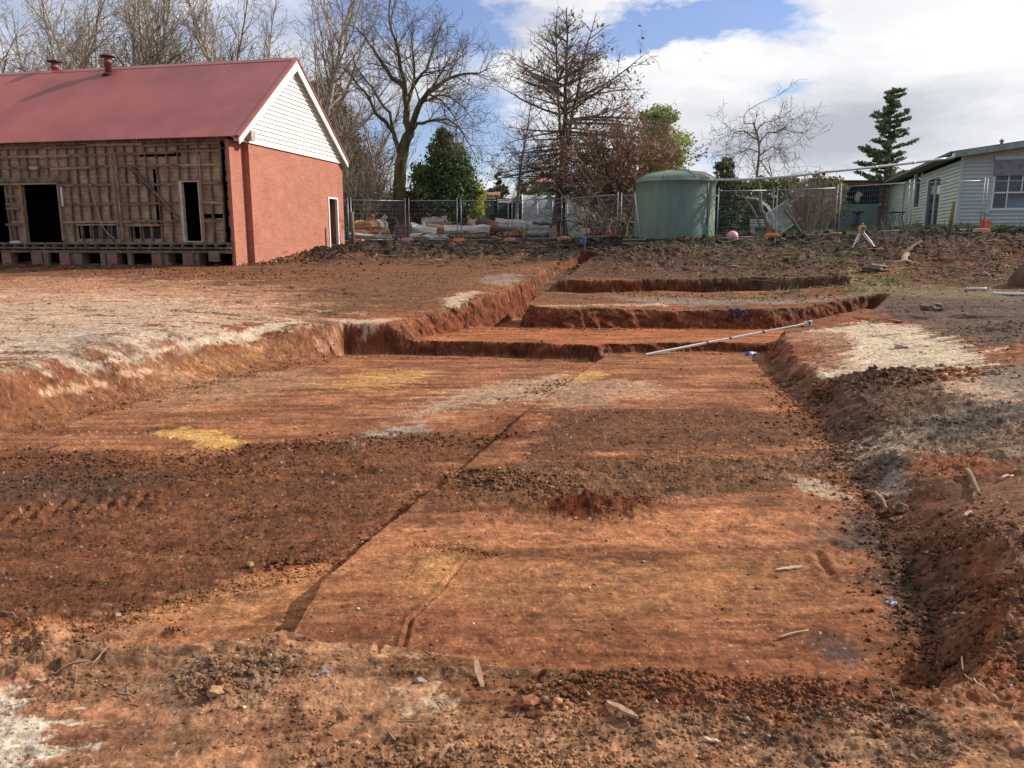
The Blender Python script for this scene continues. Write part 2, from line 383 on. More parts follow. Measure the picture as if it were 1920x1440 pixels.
# patches: (pixels of the outline in the photograph -> plan), colour, strength, softness in m, break-up scale in m, break-up amount
RED = (.30, .088, .033); ORANGE = (.40, .14, .05); BROWN = (.17, .080, .040); DARK = (.055, .032, .019); GREY = (.21, .165, .125)
PALE = (.48, .37, .26); WHITE = (.44, .355, .26); YEL = (.46, .265, .085); CHAR = (.085, .078, .072); PINK = (.40, .22, .135); ASH = (.30, .265, .22); OCHRE = (.32, .165, .072); TAN = (.33, .19, .105)
PATCH = [
 # left field: pale scraped clay
 ([(-300,560),(150,545),(420,560),(540,595),(400,625),(150,655),(-300,700)], (.42,.31,.225), .80, .9, .5, 1.1, 'x'),
 ([(-300,520),(200,520),(500,535),(700,560),(560,610),(300,560),(-300,590)], PINK, .6, 1.2, .8, .8, 'x'),
 ([(0,490),(470,495),(640,500),(900,520),(860,545),(600,520),(0,520)], BROWN, .65, 1.5, 1.2, .7, 'x'),
 ([(600,480),(1000,480),(1000,520),(830,560),(640,590),(560,560)], BROWN, .85, 1.2, 1.0, .5, 'x'),
 ([(150,695),(210,680),(330,652),(580,605),(560,600),(330,644),(190,678)], WHITE, .95, .05, .2, .35, 'n'),
 ([(620,600),(760,596),(720,606),(670,622),(640,612)], WHITE, .7, .12, .2, .7, 'x'),
 ([(0,640),(230,610),(420,640),(200,690),(0,710)], ASH, .45, .4, .5, .8, 'x'),
 ([(830,560),(890,545),(905,550),(860,580),(840,583)], WHITE, .7, .15, .2, .8, 'x'),
 ([(900,520),(960,512),(985,520),(960,535),(910,532)], ASH, .5, .2, .4, .9, 'x'),
 ([(-200,720),(0,700),(110,712),(300,672),(400,650),(590,612),(640,625),(640,668),(400,716),(120,794),(-200,840)], (.22,.092,.043), .95, .12, .8, .35, 'n'),
 ([(60,735),(250,700),(300,690),(260,702),(80,745)], (.45,.30,.2), .8, .1, .3, .5, 'n'),
 ([(300,690),(360,668),(520,630),(420,700),(330,720)], OCHRE, .5, .3, .4, .6, 'n'),
 ([(590,640),(640,630),(640,668),(600,665)], PINK, .7, .15, .2, .5, 'n'),
 ([(1400,515),(1600,508),(1720,545),(1600,553),(1590,530),(1400,528)], (.19,.19,.09), .7, .3, .3, .8, 'n'),
 ([(1040,505),(1110,482),(1500,465),(1620,495),(1590,526),(1300,530),(1000,532)], (.115,.062,.038), .9, .4, .8, .7, 'n'),
 # main floor
 ([(270,812),(330,803),(400,806),(470,828),(430,845),(380,842),(355,826)], YEL, .95, .10, .25, .6, 'x'),
 ([(620,722),(700,697),(800,692),(830,700),(740,725),(640,733)], YEL, .65, .25, .35, 1.0, 'x'),
 ([(1060,712),(1130,697),(1140,704),(1085,722)], YEL, .85, .12, .2, .5, 'x'),
 ([(640,835),(720,800),(800,795),(800,815),(700,840)], ASH, .75, .2, .35, .5, 'n'),
 ([(760,770),(840,735),(1060,700),(1060,730),(900,760),(780,785)], (.36,.25,.17), .75, .3, .3, .9, 'x'),
 ([(1040,730),(1200,715),(1260,735),(1100,762),(1020,768)], (.37,.25,.17), .65, .25, .3, 1.0, 'x'),
 ([(330,700),(600,690),(640,720),(420,760),(240,780)], TAN, .6, .4, .5, .7, 'x'),
 ([(-600,850),(60,850),(300,870),(560,830),(760,810),(960,800),(900,850),(760,920),(700,1000),(620,1050),(350,1130),(120,1180),(-400,1250)], (.165,.064,.030), .9, .3, .7, .5, 'x'),
 ([(-400,900),(150,880),(350,890),(200,940),(-400,960)], (.11,.062,.038), .7, .3, .4, .6, 'x'),
 ([(1020,770),(1300,760),(1500,770),(1540,830),(1300,850),(1000,860)], (.15,.062,.03), .85, .3, .6, .4, 'x'),
 ([(860,900),(960,870),(1300,860),(1560,850),(1580,900),(1300,930),(1200,960),(1000,965),(840,930)], (.16,.082,.042), .85, .25, .5, .4, 'x'),
 ([(990,945),(1080,930),(1220,935),(1180,970),(1050,970)], (.17,.040,.014), .95, .06, .2, .3, 'n'),
 ([(900,800),(960,770),(1000,820),(920,840)], (.17,.05,.02), .7, .2, .3, .4, 'n'),
 ([(700,1010),(900,970),(1250,960),(1500,960),(1600,1010),(1500,1040),(1100,1010),(800,1040),(680,1060)], (.38,.16,.075), .75, .3, .5, .5, 'x'),
 ([(640,1060),(800,1035),(1000,1050),(1500,1050),(1560,1110),(1300,1150),(900,1140),(620,1120)], (.32,.150,.064), .75, .35, .5, .9, 'x'),
 ([(790,1045),(860,1040),(840,1085),(800,1100)], YEL, .45, .1, .2, .6, 'n'),
 ([(240,1150),(420,1090),(600,1060),(560,1110),(440,1190),(240,1200)], (.38,.18,.08), .8, .15, .4, .4, 'x'),
 ([(480,1200),(700,1110),(900,1150),(1000,1180),(1650,1150),(1700,1260),(1300,1280),(900,1240),(700,1230)], (.25,.095,.045), .85, .3, .6, .4, 'x'),
 ([(1270,965),(1450,955),(1530,985),(1500,1005),(1300,1000)], (.38,.16,.072), .8, .25, .3, .8, 'x'),
 ([(1480,900),(1540,905),(1590,935),(1560,938),(1500,920)], WHITE, .7, .06, .12, .7, 'n'),
 ([(1590,960),(1650,990),(1660,1050),(1600,1040),(1540,990)], CHAR, .7, .25, .25, .5, 'n'),
 ([(1500,1190),(1590,1195),(1620,1250),(1530,1240)], CHAR, .65, .12, .2, .5, 'n'),
 ([(1660,960),(1700,1040),(1750,1150),(1790,1290),(1740,1290),(1690,1160),(1620,1010)], (.10,.055,.033), .8, .12, .3, .4, 'n'),
 # terraces and ridge
 ([(960,562),(1100,556),(1590,556),(1600,575),(1300,574),(970,578)], GREY, .9, .25, .4, .4, 'x'),
 ([(1000,575),(1250,566),(1250,572),(1000,583)], PALE, .5, .1, .3, .7, 'x'),
 # right side
 ([(1460,640),(1620,604),(1720,612),(1850,660),(1830,690),(1700,700),(1600,692),(1540,720),(1500,700),(1580,650)], (.50,.42,.31), .85, .25, .35, .8, 'x'),
 ([(1446,650),(1600,625),(1590,690),(1510,715),(1470,680)], (.24,.085,.04), .75, .2, .5, .5, 'x'),
 ([(1600,560),(2100,550),(2100,640),(1850,650),(1720,612),(1640,600)], (.115,.085,.062), .9, .5, .7, .5, 'x'),
 ([(1600,540),(1700,535),(1990,545),(1990,560),(1600,560)], (.17,.15,.08), .6, .4, .5, .6, 'x'),
 ([(1700,730),(1900,700),(2000,740),(1850,760),(1740,745)], PALE, .65, .25, .35, .7, 'x'),
 ([(1850,690),(2200,650),(2200,760),(1960,790),(1850,730)], (.16,.135,.11), .8, .4, .4, .5, 'x'),
 ([(1530,730),(1700,700),(1800,740),(1900,770),(1700,830),(1600,850),(1550,800)], (.125,.072,.044), .9, .3, .5, .4, 'n'),
 ([(1590,830),(1700,790),(1900,750),(2100,740),(2100,860),(1850,850),(1700,860),(1600,870)], (.22,.19,.15), .50, .35, .22, 1.2, 'x'),
 ([(1600,840),(1680,820),(1720,845),(1620,870)], WHITE, .6, .15, .08, 1.1, 'n'),
 ([(1720,800),(1900,760),(1950,790),(1760,830)], (.06,.052,.045), .7, .2, .2, 1.0, 'x'),
 ([(1620,1090),(1700,1060),(1790,1110),(1780,1200),(1700,1180)], (.09,.055,.035), .7, .15, .15, .8, 'n'),
 ([(1780,1040),(1990,1010),(1990,1250),(1830,1250)], (.21,.10,.055), .8, .2, .3, .7, 'x'),
 ([(1600,870),(1680,850),(1720,900),(1650,930),(1610,900)], CHAR, .7, .15, .2, .6, 'n'),
 ([(1650,890),(1720,880),(1700,930),(1640,935)], ASH, .6, .1, .12, .8, 'n'),
 ([(1700,860),(1850,850),(1900,880),(1780,910),(1700,890)], (.26,.085,.038), .75, .15, .3, .5, 'n'),
 ([(1650,930),(1800,900),(2200,880),(2300,1300),(1820,1290),(1760,1130),(1700,1010)], (.185,.092,.050), .9, .3, .6, .5, 'x'),
 # near edge
 ([(-600,1240),(100,1200),(500,1200),(1000,1290),(1700,1340),(2600,1280),(2600,1800),(-900,1900)], (.33,.175,.095), .9, .5, .8, .8, 'x'),
 ([(0,1280),(500,1330),(700,1380),(500,1440),(0,1440)], (.28,.120,.064), .7, .4, .5, .9, 'x'),
 ([(-200,1340),(60,1310),(110,1370),(120,1430),(-300,1500)], (.48,.42,.34), .9, .07, .10, 1.0, 'x'),
 ([(280,1225),(480,1215),(560,1260),(480,1300),(340,1280)], (.22,.15,.10), .6, .15, .3, .6, 'n'),
 ([(260,1310),(420,1300),(430,1330),(320,1340)], CHAR, .4, .08, .15, .7, 'n'),
 ([(770,1300),(830,1300),(840,1335),(780,1335)], PALE, .6, .04, .08, .6, 'n'),
 ([(1300,1330),(1700,1340),(1900,1400),(1500,1440),(1200,1380)], (.17,.115,.075), .6, .2, .3, .6, 'n'),
 ([(1560,1340),(1640,1335),(1680,1360),(1580,1375)], (.38,.20,.11), .7, .06, .12, .5, 'n'),
]
PATCH = [(poly_px(p[0]),)+p[1:] for p in PATCH]
_rdir = math.radians(8)
def aniso(X, Y, s, k, octv=4, ox=0., ang=0.0):
    """streaks that run along ang (from the x axis), k times longer than wide"""
    c, sn = math.cos(ang), math.sin(ang)
    U = X*c+Y*sn; V = -X*sn+Y*c
    return fbm(U/k, V, s, octv, .6, ox)
P_R1 = np.array([tuple(hit(*p)[:2]) for p in [(760,965),(900,930),(1000,900),(1150,890)]])      # rough spoil
TRACK = poly_px([(0,985),(60,968),(150,955),(235,945)])
RIM_BACK = None
def region(X, Y):
    return X, Y
def soil(X, Y, H, wall, floor, B):
    """colour (n,3) of the soil"""
    n = X.shape[0]
    lo = fbm(X, Y, 3.0, 4, .55, 1.0); md = fbm(X, Y, .7, 4, .6, 5.0)
    st = aniso(X, Y, .22, 7, 5, 9.0, .04)
    C = np.empty((n, 3), np.float32)
    a = sstep(-.5, .6, lo+.5*st)[:, None]
    C[:] = np.array(BROWN)*(1-a)+np.array((.27, .095, .042))*a
    fr = (floor > 0)[:, None]
    k = sstep(-.6, .6, st+.4*md)[:, None]
    C = np.where(fr, np.array((.215, .082, .038))*(1-k)+np.array((.33, .140, .064))*k, C)
    t3 = (floor == 3)[:, None]
    C = np.where(t3, np.array((.34, .118, .046))*(.78+.3*k), C)
    # topsoil further back turns dark, then grass behind the fence
    df = 26.0+1.2*fbm(X, Y, 4, 3, .5, 2.)
    dk = sstep(0, 2.2, Y-df+np.where(X > 1.5, 4.0, 0)*sstep(1.5, 6, X)-4.5*sstep(-6.5, -9, X))
    dcol = np.array((.058, .038, .026))*(.5+.9*sstep(-.5, .7, md)[:, None])+np.array((.05, .024, .012))*sstep(.1, .9, lo)[:, None]
    C = C*(1-dk[:, None])+dcol*dk[:, None]
    # scraps of weeds on the right
    gw = sstep(.10, .5, fbm(X, Y, 1.1, 5, .65, 12.)-.15)*sstep(5.5, 9, X)*sstep(16, 20, Y)*(1-sstep(30, 33, Y))
    C = C*(1-.75*gw[:, None])+np.array((.11, .11, .04))*(.75*gw[:, None])
    # red spoil slope on the right edge
    rs = sstep(-1.5, 1.5, (X-(9.8+.25*(Y-17)))+1.4*md)*sstep(17, 19, Y)*(1-sstep(26.5, 28, Y+md))
    C = C*(1-.85*rs[:, None])+np.array((.135, .045, .022))*(.6+.8*sstep(-.4, .6, md+.3*st))[:, None]*(.85*rs[:, None])
    bk = 37.4+np.clip((X-2)*-.45, -6.5, 0)+np.clip((X-14)*-.3, -2, 0)
    gr = sstep(-.4, .6, Y-bk+.5*md)
    gcol = np.array((.085, .135, .030))*(.6+.8*sstep(-.5, .6, md))[:, None]+np.array((.05, .03, .01))*sstep(-.2, .6, lo)[:, None]
    C = C*(1-gr[:, None])+gcol*gr[:, None]
    # exposed walls of the cuts
    wl = (wall > 0)[:, None]
    dep = np.clip(B-H, 0, 2)
    up = (1-sstep(.04, .16, dep+.08*md))[:, None]
    un = fbm(X+Y*.9, H*1.6, .30, 4, .65, 3.)+.5*fbm((X+Y)*.35, H*1.6, .08, 3, .6, 4.); wcol = np.array((.200, .058, .024))*(.62+.6*sstep(-.6, .6, un))[:, None]
    soft = (Y < 15)[:, None]; wcol = np.where(((X > 1.2) & (Y < 12.5))[:, None], np.array((.175, .083, .045))*(.6+.6*sstep(-.6, .6, un))[:, None], wcol)
    C = np.where(wl & ~soft, wcol*(1-up)+C*up*.9, np.where(wl & (X > 0)[:, None], wcol*.8*(1-up)+C*.2*(1-up)+C*up, np.where(wl, wcol*.55*(1-up)+C*.45*(1-up)+C*up, C)))
    for V, col, stg, soft_, bs, ba, md_ in PATCH:
        m = (X > V[:, 0].min()-1.5) & (X < V[:, 0].max()+1.5) & (Y > V[:, 1].min()-1.5) & (Y < V[:, 1].max()+1.5)
        idx = np.nonzero(m)[0]
        if not idx.size: continue
        x = X[idx]; y = Y[idx]
        d = poly_sd(V, x, y)
        if md_ == 'x': nz = aniso(x, y, bs*.6, 2.6, 5, 21.+bs, .05)
        else: nz = fbm(x, y, bs, 5, .65, 31.+bs)
        hf = fbm(x, y, max(bs*.16, .03), 4, .75, 41.)
        dn = np.clip(d/max(soft_, .10), -1.1, 4)
        e = sstep(.45, -.35, dn*.85+.12+nz*2.4*ba+hf*1.3*ba)
        pm = 1.0 if md_ == 'n' else 1-.85*((wall[idx] > 0) & (dep[idx] > .03) & ~((x < -2.4) & (y < 14.6))); stg = stg*pm; e2 = 1-ba*.35*sstep(-.1, .5, hf)
        e = (e*stg*e2)[:, None]
        C[idx] = C[idx]*(1-e)+np.array(col)*(.86+.28*sstep(-.6, .6, fbm(x, y, .09, 3, .7, 51.)))[:, None]*e
    # graze: fine grain of crumbs, stones, damp spots; crack shade and highlights painted in
    g = fbm(X, Y, .06, 3, .7, 61.)
    g2 = fbm(X, Y, .17, 4, .75, 66.)
    C *= np.clip(1+.34*g+.16*md+.30*g2+.16*st, .35, 1.7)[:, None]
    dk2 = sstep(.38, .7, g2+.5*g)[:, None]*.45; C = C*(1-dk2)+np.array((.075, .042, .026))*dk2
    sp = fbm(X, Y, .035, 2, .6, 71.)
    lt = sstep(.62, .8, sp)[:, None]*.5
    C = C*(1-lt)+np.array((.50, .42, .33))*lt*1.0
    bl = fbm(X, Y, 1.3, 6, .62, 91.); bk_ = (sstep(.20, .55, bl)*.30*(floor != 3))[:, None]
    C = C*(1-bk_)+np.array((.115, .058, .033))*bk_
    wX = X+.10*fbm(X, Y, .8, 3, .6, 205.); wY = Y+.22*fbm(X, Y, 1.6, 4, .6, 206.); s1 = aniso(wX, wY, .03, 7, 3, 201., .12); s2 = aniso(wX, wY, .08, 8, 4, 203., -.10); mk_ = sstep(-.3, .5, fbm(X, Y, .9, 3, .6, 207.)); C *= np.clip(1+(.20*s1+.26*s2)*(.3+mk_), .5, 1.5)[:, None]
    L_ = C @ np.array((.3, .6, .1)); C = C*(np.clip(L_/.135, .2, 2.0)**.38)[:, None]
    C = C*np.where(floor > 0, .84, .92)[:, None]*np.array((1.0, .955, .90))
    return np.clip(C, .008, .80)
def rough_amp(X, Y, floor):
    """how cloddy the surface is, 0..1"""
    a = np.full(X.shape, .34)
    a = np.where(floor > 0, .20, a)
    a = np.where(floor == 3, .14, a)
    for V, v in ROUGH:
        m = (X > V[:, 0].min()-.6) & (X < V[:, 0].max()+.6) & (Y > V[:, 1].min()-.6) & (Y < V[:, 1].max()+.6)
        i = np.nonzero(m)[0]
        if not i.size: continue
        e = sstep(.25, -.2, poly_sd(V, X[i], Y[i])+.2*fbm(X[i], Y[i], .4, 3, .6, 81.))
        a[i] = a[i]*(1-e)+v*e
    a = np.maximum(a, 1.2*sstep(27, 29.5, Y)*(1-sstep(36, 38, Y)))
    a = np.maximum(a, 1.15*sstep(1.5, 3, X)*sstep(21, 23, Y)*(1-sstep(36, 38, Y))); a = np.maximum(a, 1.0*sstep(6, 8, X)*sstep(19, 21, Y)*(1-sstep(36, 38, Y)))
    return a
ROUGH = [(poly_px(p), v) for p, v in [
 ([(-600,850),(300,860),(560,830),(960,800),(900,850),(760,920),(620,1050),(350,1120),(120,1180),(-400,1250)], .62),
 ([(860,900),(960,870),(1300,860),(1560,850),(1580,900),(1300,925),(1200,960),(1000,960),(740,960)], .95),
 ([(1020,770),(1500,775),(1540,830),(1300,850),(980,860)], .55),
 ([(990,945),(1080,930),(1220,935),(1180,970),(1050,970)], 1.1),
 ([(-100,1180),(100,1170),(190,1200),(170,1270),(-100,1290)], 1.3),
 ([(380,1270),(520,1240),(560,1280),(480,1310)], 1.2),
 ([(1040,1290),(1400,1300),(1700,1330),(1900,1290),(1990,1440),(1500,1440),(1200,1350)], .75),
 ([(1750,1000),(1850,1000),(2100,1100),(2100,1350),(1800,1290),(1790,1130)], 1.25),
 ([(1620,960),(1760,940),(1830,1120),(1810,1280),(1740,1200),(1700,1080)], 1.1),
 ([(1540,730),(1700,700),(1900,760),(1700,800),(1600,860)], 1.0),
 ([(1580,840),(1700,800),(1900,760),(2000,850),(1700,930),(1620,940)], .95),
 ([(620,1400),(1300,1390),(1300,1500),(560,1500)], .6),
 ([(1780,620),(1990,600),(1990,660),(1800,650)], .9),
 ([(800,640),(900,560),(1010,500),(1000,560),(900,615)], .6),
]]
def detail_h(X, Y, H, wall, floor, r):
    """relief on top of the dug surface; r = distance from the tripod, only used to skip what is finer than the grid"""
    amp = rough_amp(X, Y, floor)
    z = .05*fbm(X, Y, 2.4, 3, .5, 100.)*np.where(floor > 0, .35, 1.)
    z = z+.020*aniso(X, Y, .30, 6, 4, 110., .05)*np.where(floor == 3, .4, 1.)
    big = fbm(X, Y, .42, 3, .55, 120.)
    z = z+.045*amp*amp*np.abs(big)
    cl = 1-np.abs(fbm(X, Y, .13, 2, .6, 130.))*2.0
    cl = sstep(.25, 1.0, -fbm(X, Y, .10, 2, .5, 131.)*1.7+.45)
    z = z+.013*amp*cl
    z = z+.014*amp*np.abs(fbm(X, Y, .06, 3, .65, 140.))
    z = z+.006*amp*fbm(X, Y, .024, 2, .7, 145.)
    z = z+.0015*fbm(X, Y, .018, 2, .6, 150.)
    z = z-.030*sstep(.40, .75, fbm(X, Y, .55, 5, .6, 155.))*np.where(floor > 0, .3, 1.)*(Y < 14)
    # loose crumbled lumps of the back bank
    bk = sstep(27.5, 29.5, Y)*(1-sstep(33.0, 35.5, Y))
    bk = np.maximum(bk, .75*sstep(2, 3.5, X)*sstep(22, 24, Y)*(1-sstep(33, 35.5, Y)))
    z = z+bk*.34*np.abs(fbm(X, Y, .9, 4, .6, 160.))
    # drag marks / gouges along the scraped floor
    dr = aniso(X, Y, .11, 22, 3, 170., .03)
    z = z-np.where((floor > 0) & (floor < 3), .012, .008)*sstep(.30, .6, dr)+.003*aniso(X+.10*fbm(X, Y, .8, 3, .6, 205.), Y+.22*fbm(X, Y, 1.6, 4, .6, 206.), .03, 7, 3, 201., .12)*(Y < 12)
    # tyre treads pressed in the red floor
    d = line_d(TRACK, X, Y)
    i = np.nonzero(d < .22)[0]
    if i.size:
        u = X[i]*1.0+Y[i]*.25
        z[i] += (.030+.02*fbm(X[i], Y[i], .2, 3, .6, 171.))*sstep(-.3, .5, np.sin(u*2*PI/.125+11*np.abs(d[i]-.10)+3*fbm(X[i], Y[i], .3, 2, .6, 172.)))*sstep(.24, .16, d[i])-.012*sstep(.24, .12, d[i])
    for V, w_, d_ in GROOVE:
        m = (X > V[:, 0].min()-1) & (X < V[:, 0].max()+1) & (Y > V[:, 1].min()-1) & (Y < V[:, 1].max()+1); i = np.nonzero(m)[0]
        if not i.size: continue
        d = line_d(V, X[i]+w_*1.2*fbm(X[i], Y[i], .5, 3, .6, 175.), Y[i]+w_*1.2*fbm(X[i], Y[i], .5, 3, .6, 176.))
        k = .6+.7*fbm(X[i], Y[i], .4, 3, .6, 177.)
        z[i] += (-d_*np.exp(-(d/w_)**2)+d_*.55*np.exp(-((d-w_*2.1)/w_)**2))*k
    z = np.where(wall > 0, z*.25, z)
    return z
GROOVE = [([(885,1035),(830,1105),(770,1165),(705,1232)], .012, .018), ([(1140,690),(1250,692),(1430,693)], .03, .035), ([(1530,1040),(1548,1065),(1562,1092)], .025, .03), ([(1560,1020),(1600,1038),(1650,1062)], .04, .02),
 ([(0,610),(160,590),(330,585),(520,600)], .09, .05), ([(0,650),(200,622),(380,610),(540,612)], .07, .04), ([(0,570),(250,560),(450,570),(620,590)], .10, .05), ([(0,690),(150,655),(330,630)], .06, .04), ([(100,520),(400,530),(700,555)], .12, .05), ([(0,540),(300,538),(560,556)], .10, .04),
 ([(130,1240),(280,1252),(400,1275),(520,1320)], .03, .022), ([(60,1260),(260,1275),(380,1300)], .03, .02), ([(280,1225),(420,1218),(520,1240)], .02, .015), ([(600,1330),(700,1290),(820,1275)], .03, .02), ([(500,1440),(620,1400),(680,1360)], .03, .025),
 ([(0,855),(200,862),(420,870),(560,845),(700,835)], .07, .04), ([(0,940),(260,930),(500,900),(700,885)], .07, .04), ([(840,735),(1000,730),(1150,728)], .04, .02), ([(620,760),(760,752),(900,748)], .04, .02),
 ([(1480,700),(1620,690),(1800,700)], .05, .03), ([(1600,600),(1800,596),(1990,600)], .12, .06), ([(1640,580),(1850,578),(1990,582)], .12, .06), ([(1850,1060),(1920,1075),(1990,1080)], .03, .03), ([(1860,1100),(1990,1120)], .03, .03), ([(1850,1140),(1990,1165)], .03, .03), ([(1870,1020),(1990,1040)], .03, .03)]
# the sheet: rings round the tripod, fine in front, out to the horizon
def arange_rows():
    r = [.5]
    while r[-1] < 450:
        d = r[-1]
        if d < 22: s = min(max(d*d/1500, .0045), .045 if d < 13.6 else (.022 if d < 18.4 else .03))
        elif d < 40: s = .08
        else: s = .075+(d-40)*.06
        if d < 1.3: s = .04
        r.append(d+s*GRID)
    return np.array(r)
rows = arange_rows()
fine = np.radians(np.arange(-50, 52.0001, .058*GRID))
rest = np.radians(np.concatenate([np.arange(52.3, 100, .35), np.arange(101, 260, 2.5), np.arange(261, 309.6, .35)]))
ang = np.concatenate([fine, rest])
GROOVE = [(poly_px(p), w_, d_) for p, w_, d_ in GROOVE]
na, nr = len(ang), len(rows)
GX = (np.sin(ang)[None, :]*rows[:, None]).ravel(); GY = (np.cos(ang)[None, :]*rows[:, None]).ravel()
def full_ground(X, Y):
    B = base(X, Y)
    H, wall, floor = excav(X, Y, B)
    R = np.hypot(X, Y)
    return B, H, wall, floor, H+detail_h(X, Y, H, wall, floor, R)
gB, gH, gW, gF, gZ = full_ground(GX, GY)
# spoil heaps and mounds
def mound(px, py, rx, ry, h):
    global gZ
    c = hit(px, py); q = ((GX-c.x)/rx)**2+((GY-c.y)/ry)**2
    i = np.nonzero(q < 1.5)[0]
    gZ[i] += h*np.exp(-q[i]*2.5)*(1+.5*fbm(GX[i], GY[i], .15, 3, .6, 190.))
for mm in [(90,1215,.22,.16,.10),(325,1190,.10,.05,.03),(450,1290,.14,.08,.05),(1010,1325,.10,.06,.03),(1090,952,.55,.20,.10),(900,905,.55,.25,.08),(1450,1300,.5,.08,.05),
           (1870,1180,.3,.5,.12),(1850,1010,.3,.4,.06),(1640,505,2.0,1.0,.15),(1500,500,2.4,1.2,.15),(1230,480,2.2,1.0,.25),(1700,590,.8,.4,.08),(1900,620,1.0,.5,.12),(250,722,.6,.3,.10),(1640,715,.8,.4,.10)]:
    mound(*mm)
gC = soil(GX, GY, gH, gW, gF, gB)
# tooth marks of the bucket: the faces of the cuts move in and out
_i = np.nonzero(gW > 0)[0]
_u = (GX[_i]+GY[_i]*.8); _v = gZ[_i]
PX = GX.copy(); PY = GY.copy()
_am = np.where((GY[_i] < 14.5) & (GX[_i] < -2.4), .15, .25+.5*np.clip((GY[_i]-2)/10, 0, 1))
PX[_i] += .10*_am*fbm(_u, _v*1.3, .35, 4, .6, 221.); PY[_i] += .13*_am*fbm(_u, _v*1.3, .30, 4, .6, 231.)
idx = np.arange(nr*na, dtype=np.int32).reshape(nr, na)
a0 = idx[:-1, :]; a1 = np.roll(idx, -1, axis=1)[:-1, :]; b0 = idx[1:, :]; b1 = np.roll(idx, -1, axis=1)[1:, :]
FQ = np.stack([a0, b0, b1, a1], -1).reshape(-1, 4)
V3 = np.stack([PX, PY, gZ], -1)
# close the small hole under the tripod
c0 = len(V3); V3 = np.vstack([V3, [[0, 0, gZ[:na].mean()]]]); 
me = np_mesh('ground', V3, FQ[:, ::-1])
colr = me.color_attributes.new('soil', 'FLOAT_COLOR', 'POINT')
cc = np.ones((len(V3), 4), np.float32); cc[:-1, :3] = gC; colr.data.foreach_set('color', cc.ravel())
def soil_mat(name, bumpd=.010, attr='soil'):
    m = bpy.data.materials.new(name); m.use_nodes = True; nt = m.node_tree; N = nt.nodes; Lk = nt.links
    b = N['Principled BSDF']; b.inputs['Roughness'].default_value = .92; b.inputs['Specular IOR Level'].default_value = .15
    at_ = N.new('ShaderNodeAttribute'); at_.attribute_name = attr
    tc = N.new('ShaderNodeTexCoord')
    n1 = N.new('ShaderNodeTexNoise'); n1.inputs['Scale'].default_value = 38; n1.inputs['Detail'].default_value = 10; n1.inputs['Roughness'].default_value = .78
    Lk.new(tc.outputs['Object'], n1.inputs['Vector'])
    mr = N.new('ShaderNodeMapRange'); mr.inputs[1].default_value = .3; mr.inputs[2].default_value = .7; mr.inputs[3].default_value = .55; mr.inputs[4].default_value = 1.48
    Lk.new(n1.outputs['Fac'], mr.inputs[0])
    n2 = N.new('ShaderNodeTexNoise'); n2.inputs['Scale'].default_value = 6; n2.inputs['Detail'].default_value = 6; n2.inputs['Roughness'].default_value = .65; n2.inputs['Distortion'].default_value = .6
    Lk.new(tc.outputs['Object'], n2.inputs['Vector'])
    m2 = N.new('ShaderNodeMapRange'); m2.inputs[1].default_value = .3; m2.inputs[2].default_value = .7; m2.inputs[3].default_value = .78; m2.inputs[4].default_value = 1.22; Lk.new(n2.outputs['Fac'], m2.inputs[0])
    mp = N.new('ShaderNodeMapping'); mp.inputs['Scale'].default_value = (5, 24, 24); mp.inputs['Rotation'].default_value = (0, 0, .06); Lk.new(tc.outputs['Object'], mp.inputs['Vector'])
    n3 = N.new('ShaderNodeTexNoise'); n3.inputs['Scale'].default_value = 1; n3.inputs['Detail'].default_value = 7; n3.inputs['Roughness'].default_value = .7; n3.inputs['Distortion'].default_value = 1.2; Lk.new(mp.outputs[0], n3.inputs['Vector'])
    m3 = N.new('ShaderNodeMapRange'); m3.inputs[1].default_value = .34; m3.inputs[2].default_value = .66; m3.inputs[3].default_value = .86; m3.inputs[4].default_value = 1.12; Lk.new(n3.outputs['Fac'], m3.inputs[0])
    m4 = N.new('ShaderNodeMath'); m4.operation = 'MULTIPLY'; Lk.new(m2.outputs[0], m4.inputs[0]); Lk.new(m3.outputs[0], m4.inputs[1]); m2 = m4
    mm = N.new('ShaderNodeMath'); mm.operation = 'MULTIPLY'; Lk.new(mr.outputs[0], mm.inputs[0]); Lk.new(m2.outputs[0], mm.inputs[1])
    mx = N.new('ShaderNodeVectorMath'); mx.operation = 'SCALE'; Lk.new(at_.outputs['Color'], mx.inputs[0]); Lk.new(mm.outputs[0], mx.inputs['Scale'])
    Lk.new(mx.outputs[0], b.inputs['Base Color'])
    bp = N.new('ShaderNodeBump'); bp.inputs['Distance'].default_value = bumpd; Lk.new(n1.outputs['Fac'], bp.inputs['Height'])
    b2 = N.new('ShaderNodeBump'); b2.inputs['Distance'].default_value = bumpd*3; Lk.new(n2.outputs['Fac'], b2.inputs['Height']); Lk.new(bp.outputs[0], b2.inputs['Normal']); Lk.new(b2.outputs[0], b.inputs['Normal'])
    return m
SOIL = soil_mat('red_soil')
ground = kind(link_mesh('ground', me, SOIL, smooth=True), 'structure')
# index for quick look-up of the finished surface
def gsurf(x, y):
    r = math.hypot(x, y); a = math.atan2(x, y)
    ir = min(max(int(np.searchsorted(rows, r))-1, 0), nr-2)
    ia = min(max(int(np.searchsorted(fine, a))-1, 0), len(fine)-2)
    return float(max(gZ[ir*na+ia], gZ[(ir+1)*na+ia+1]))
def surf(px, py):
    p = hit(px, py); p.z = gsurf(p.x, p.y); return p
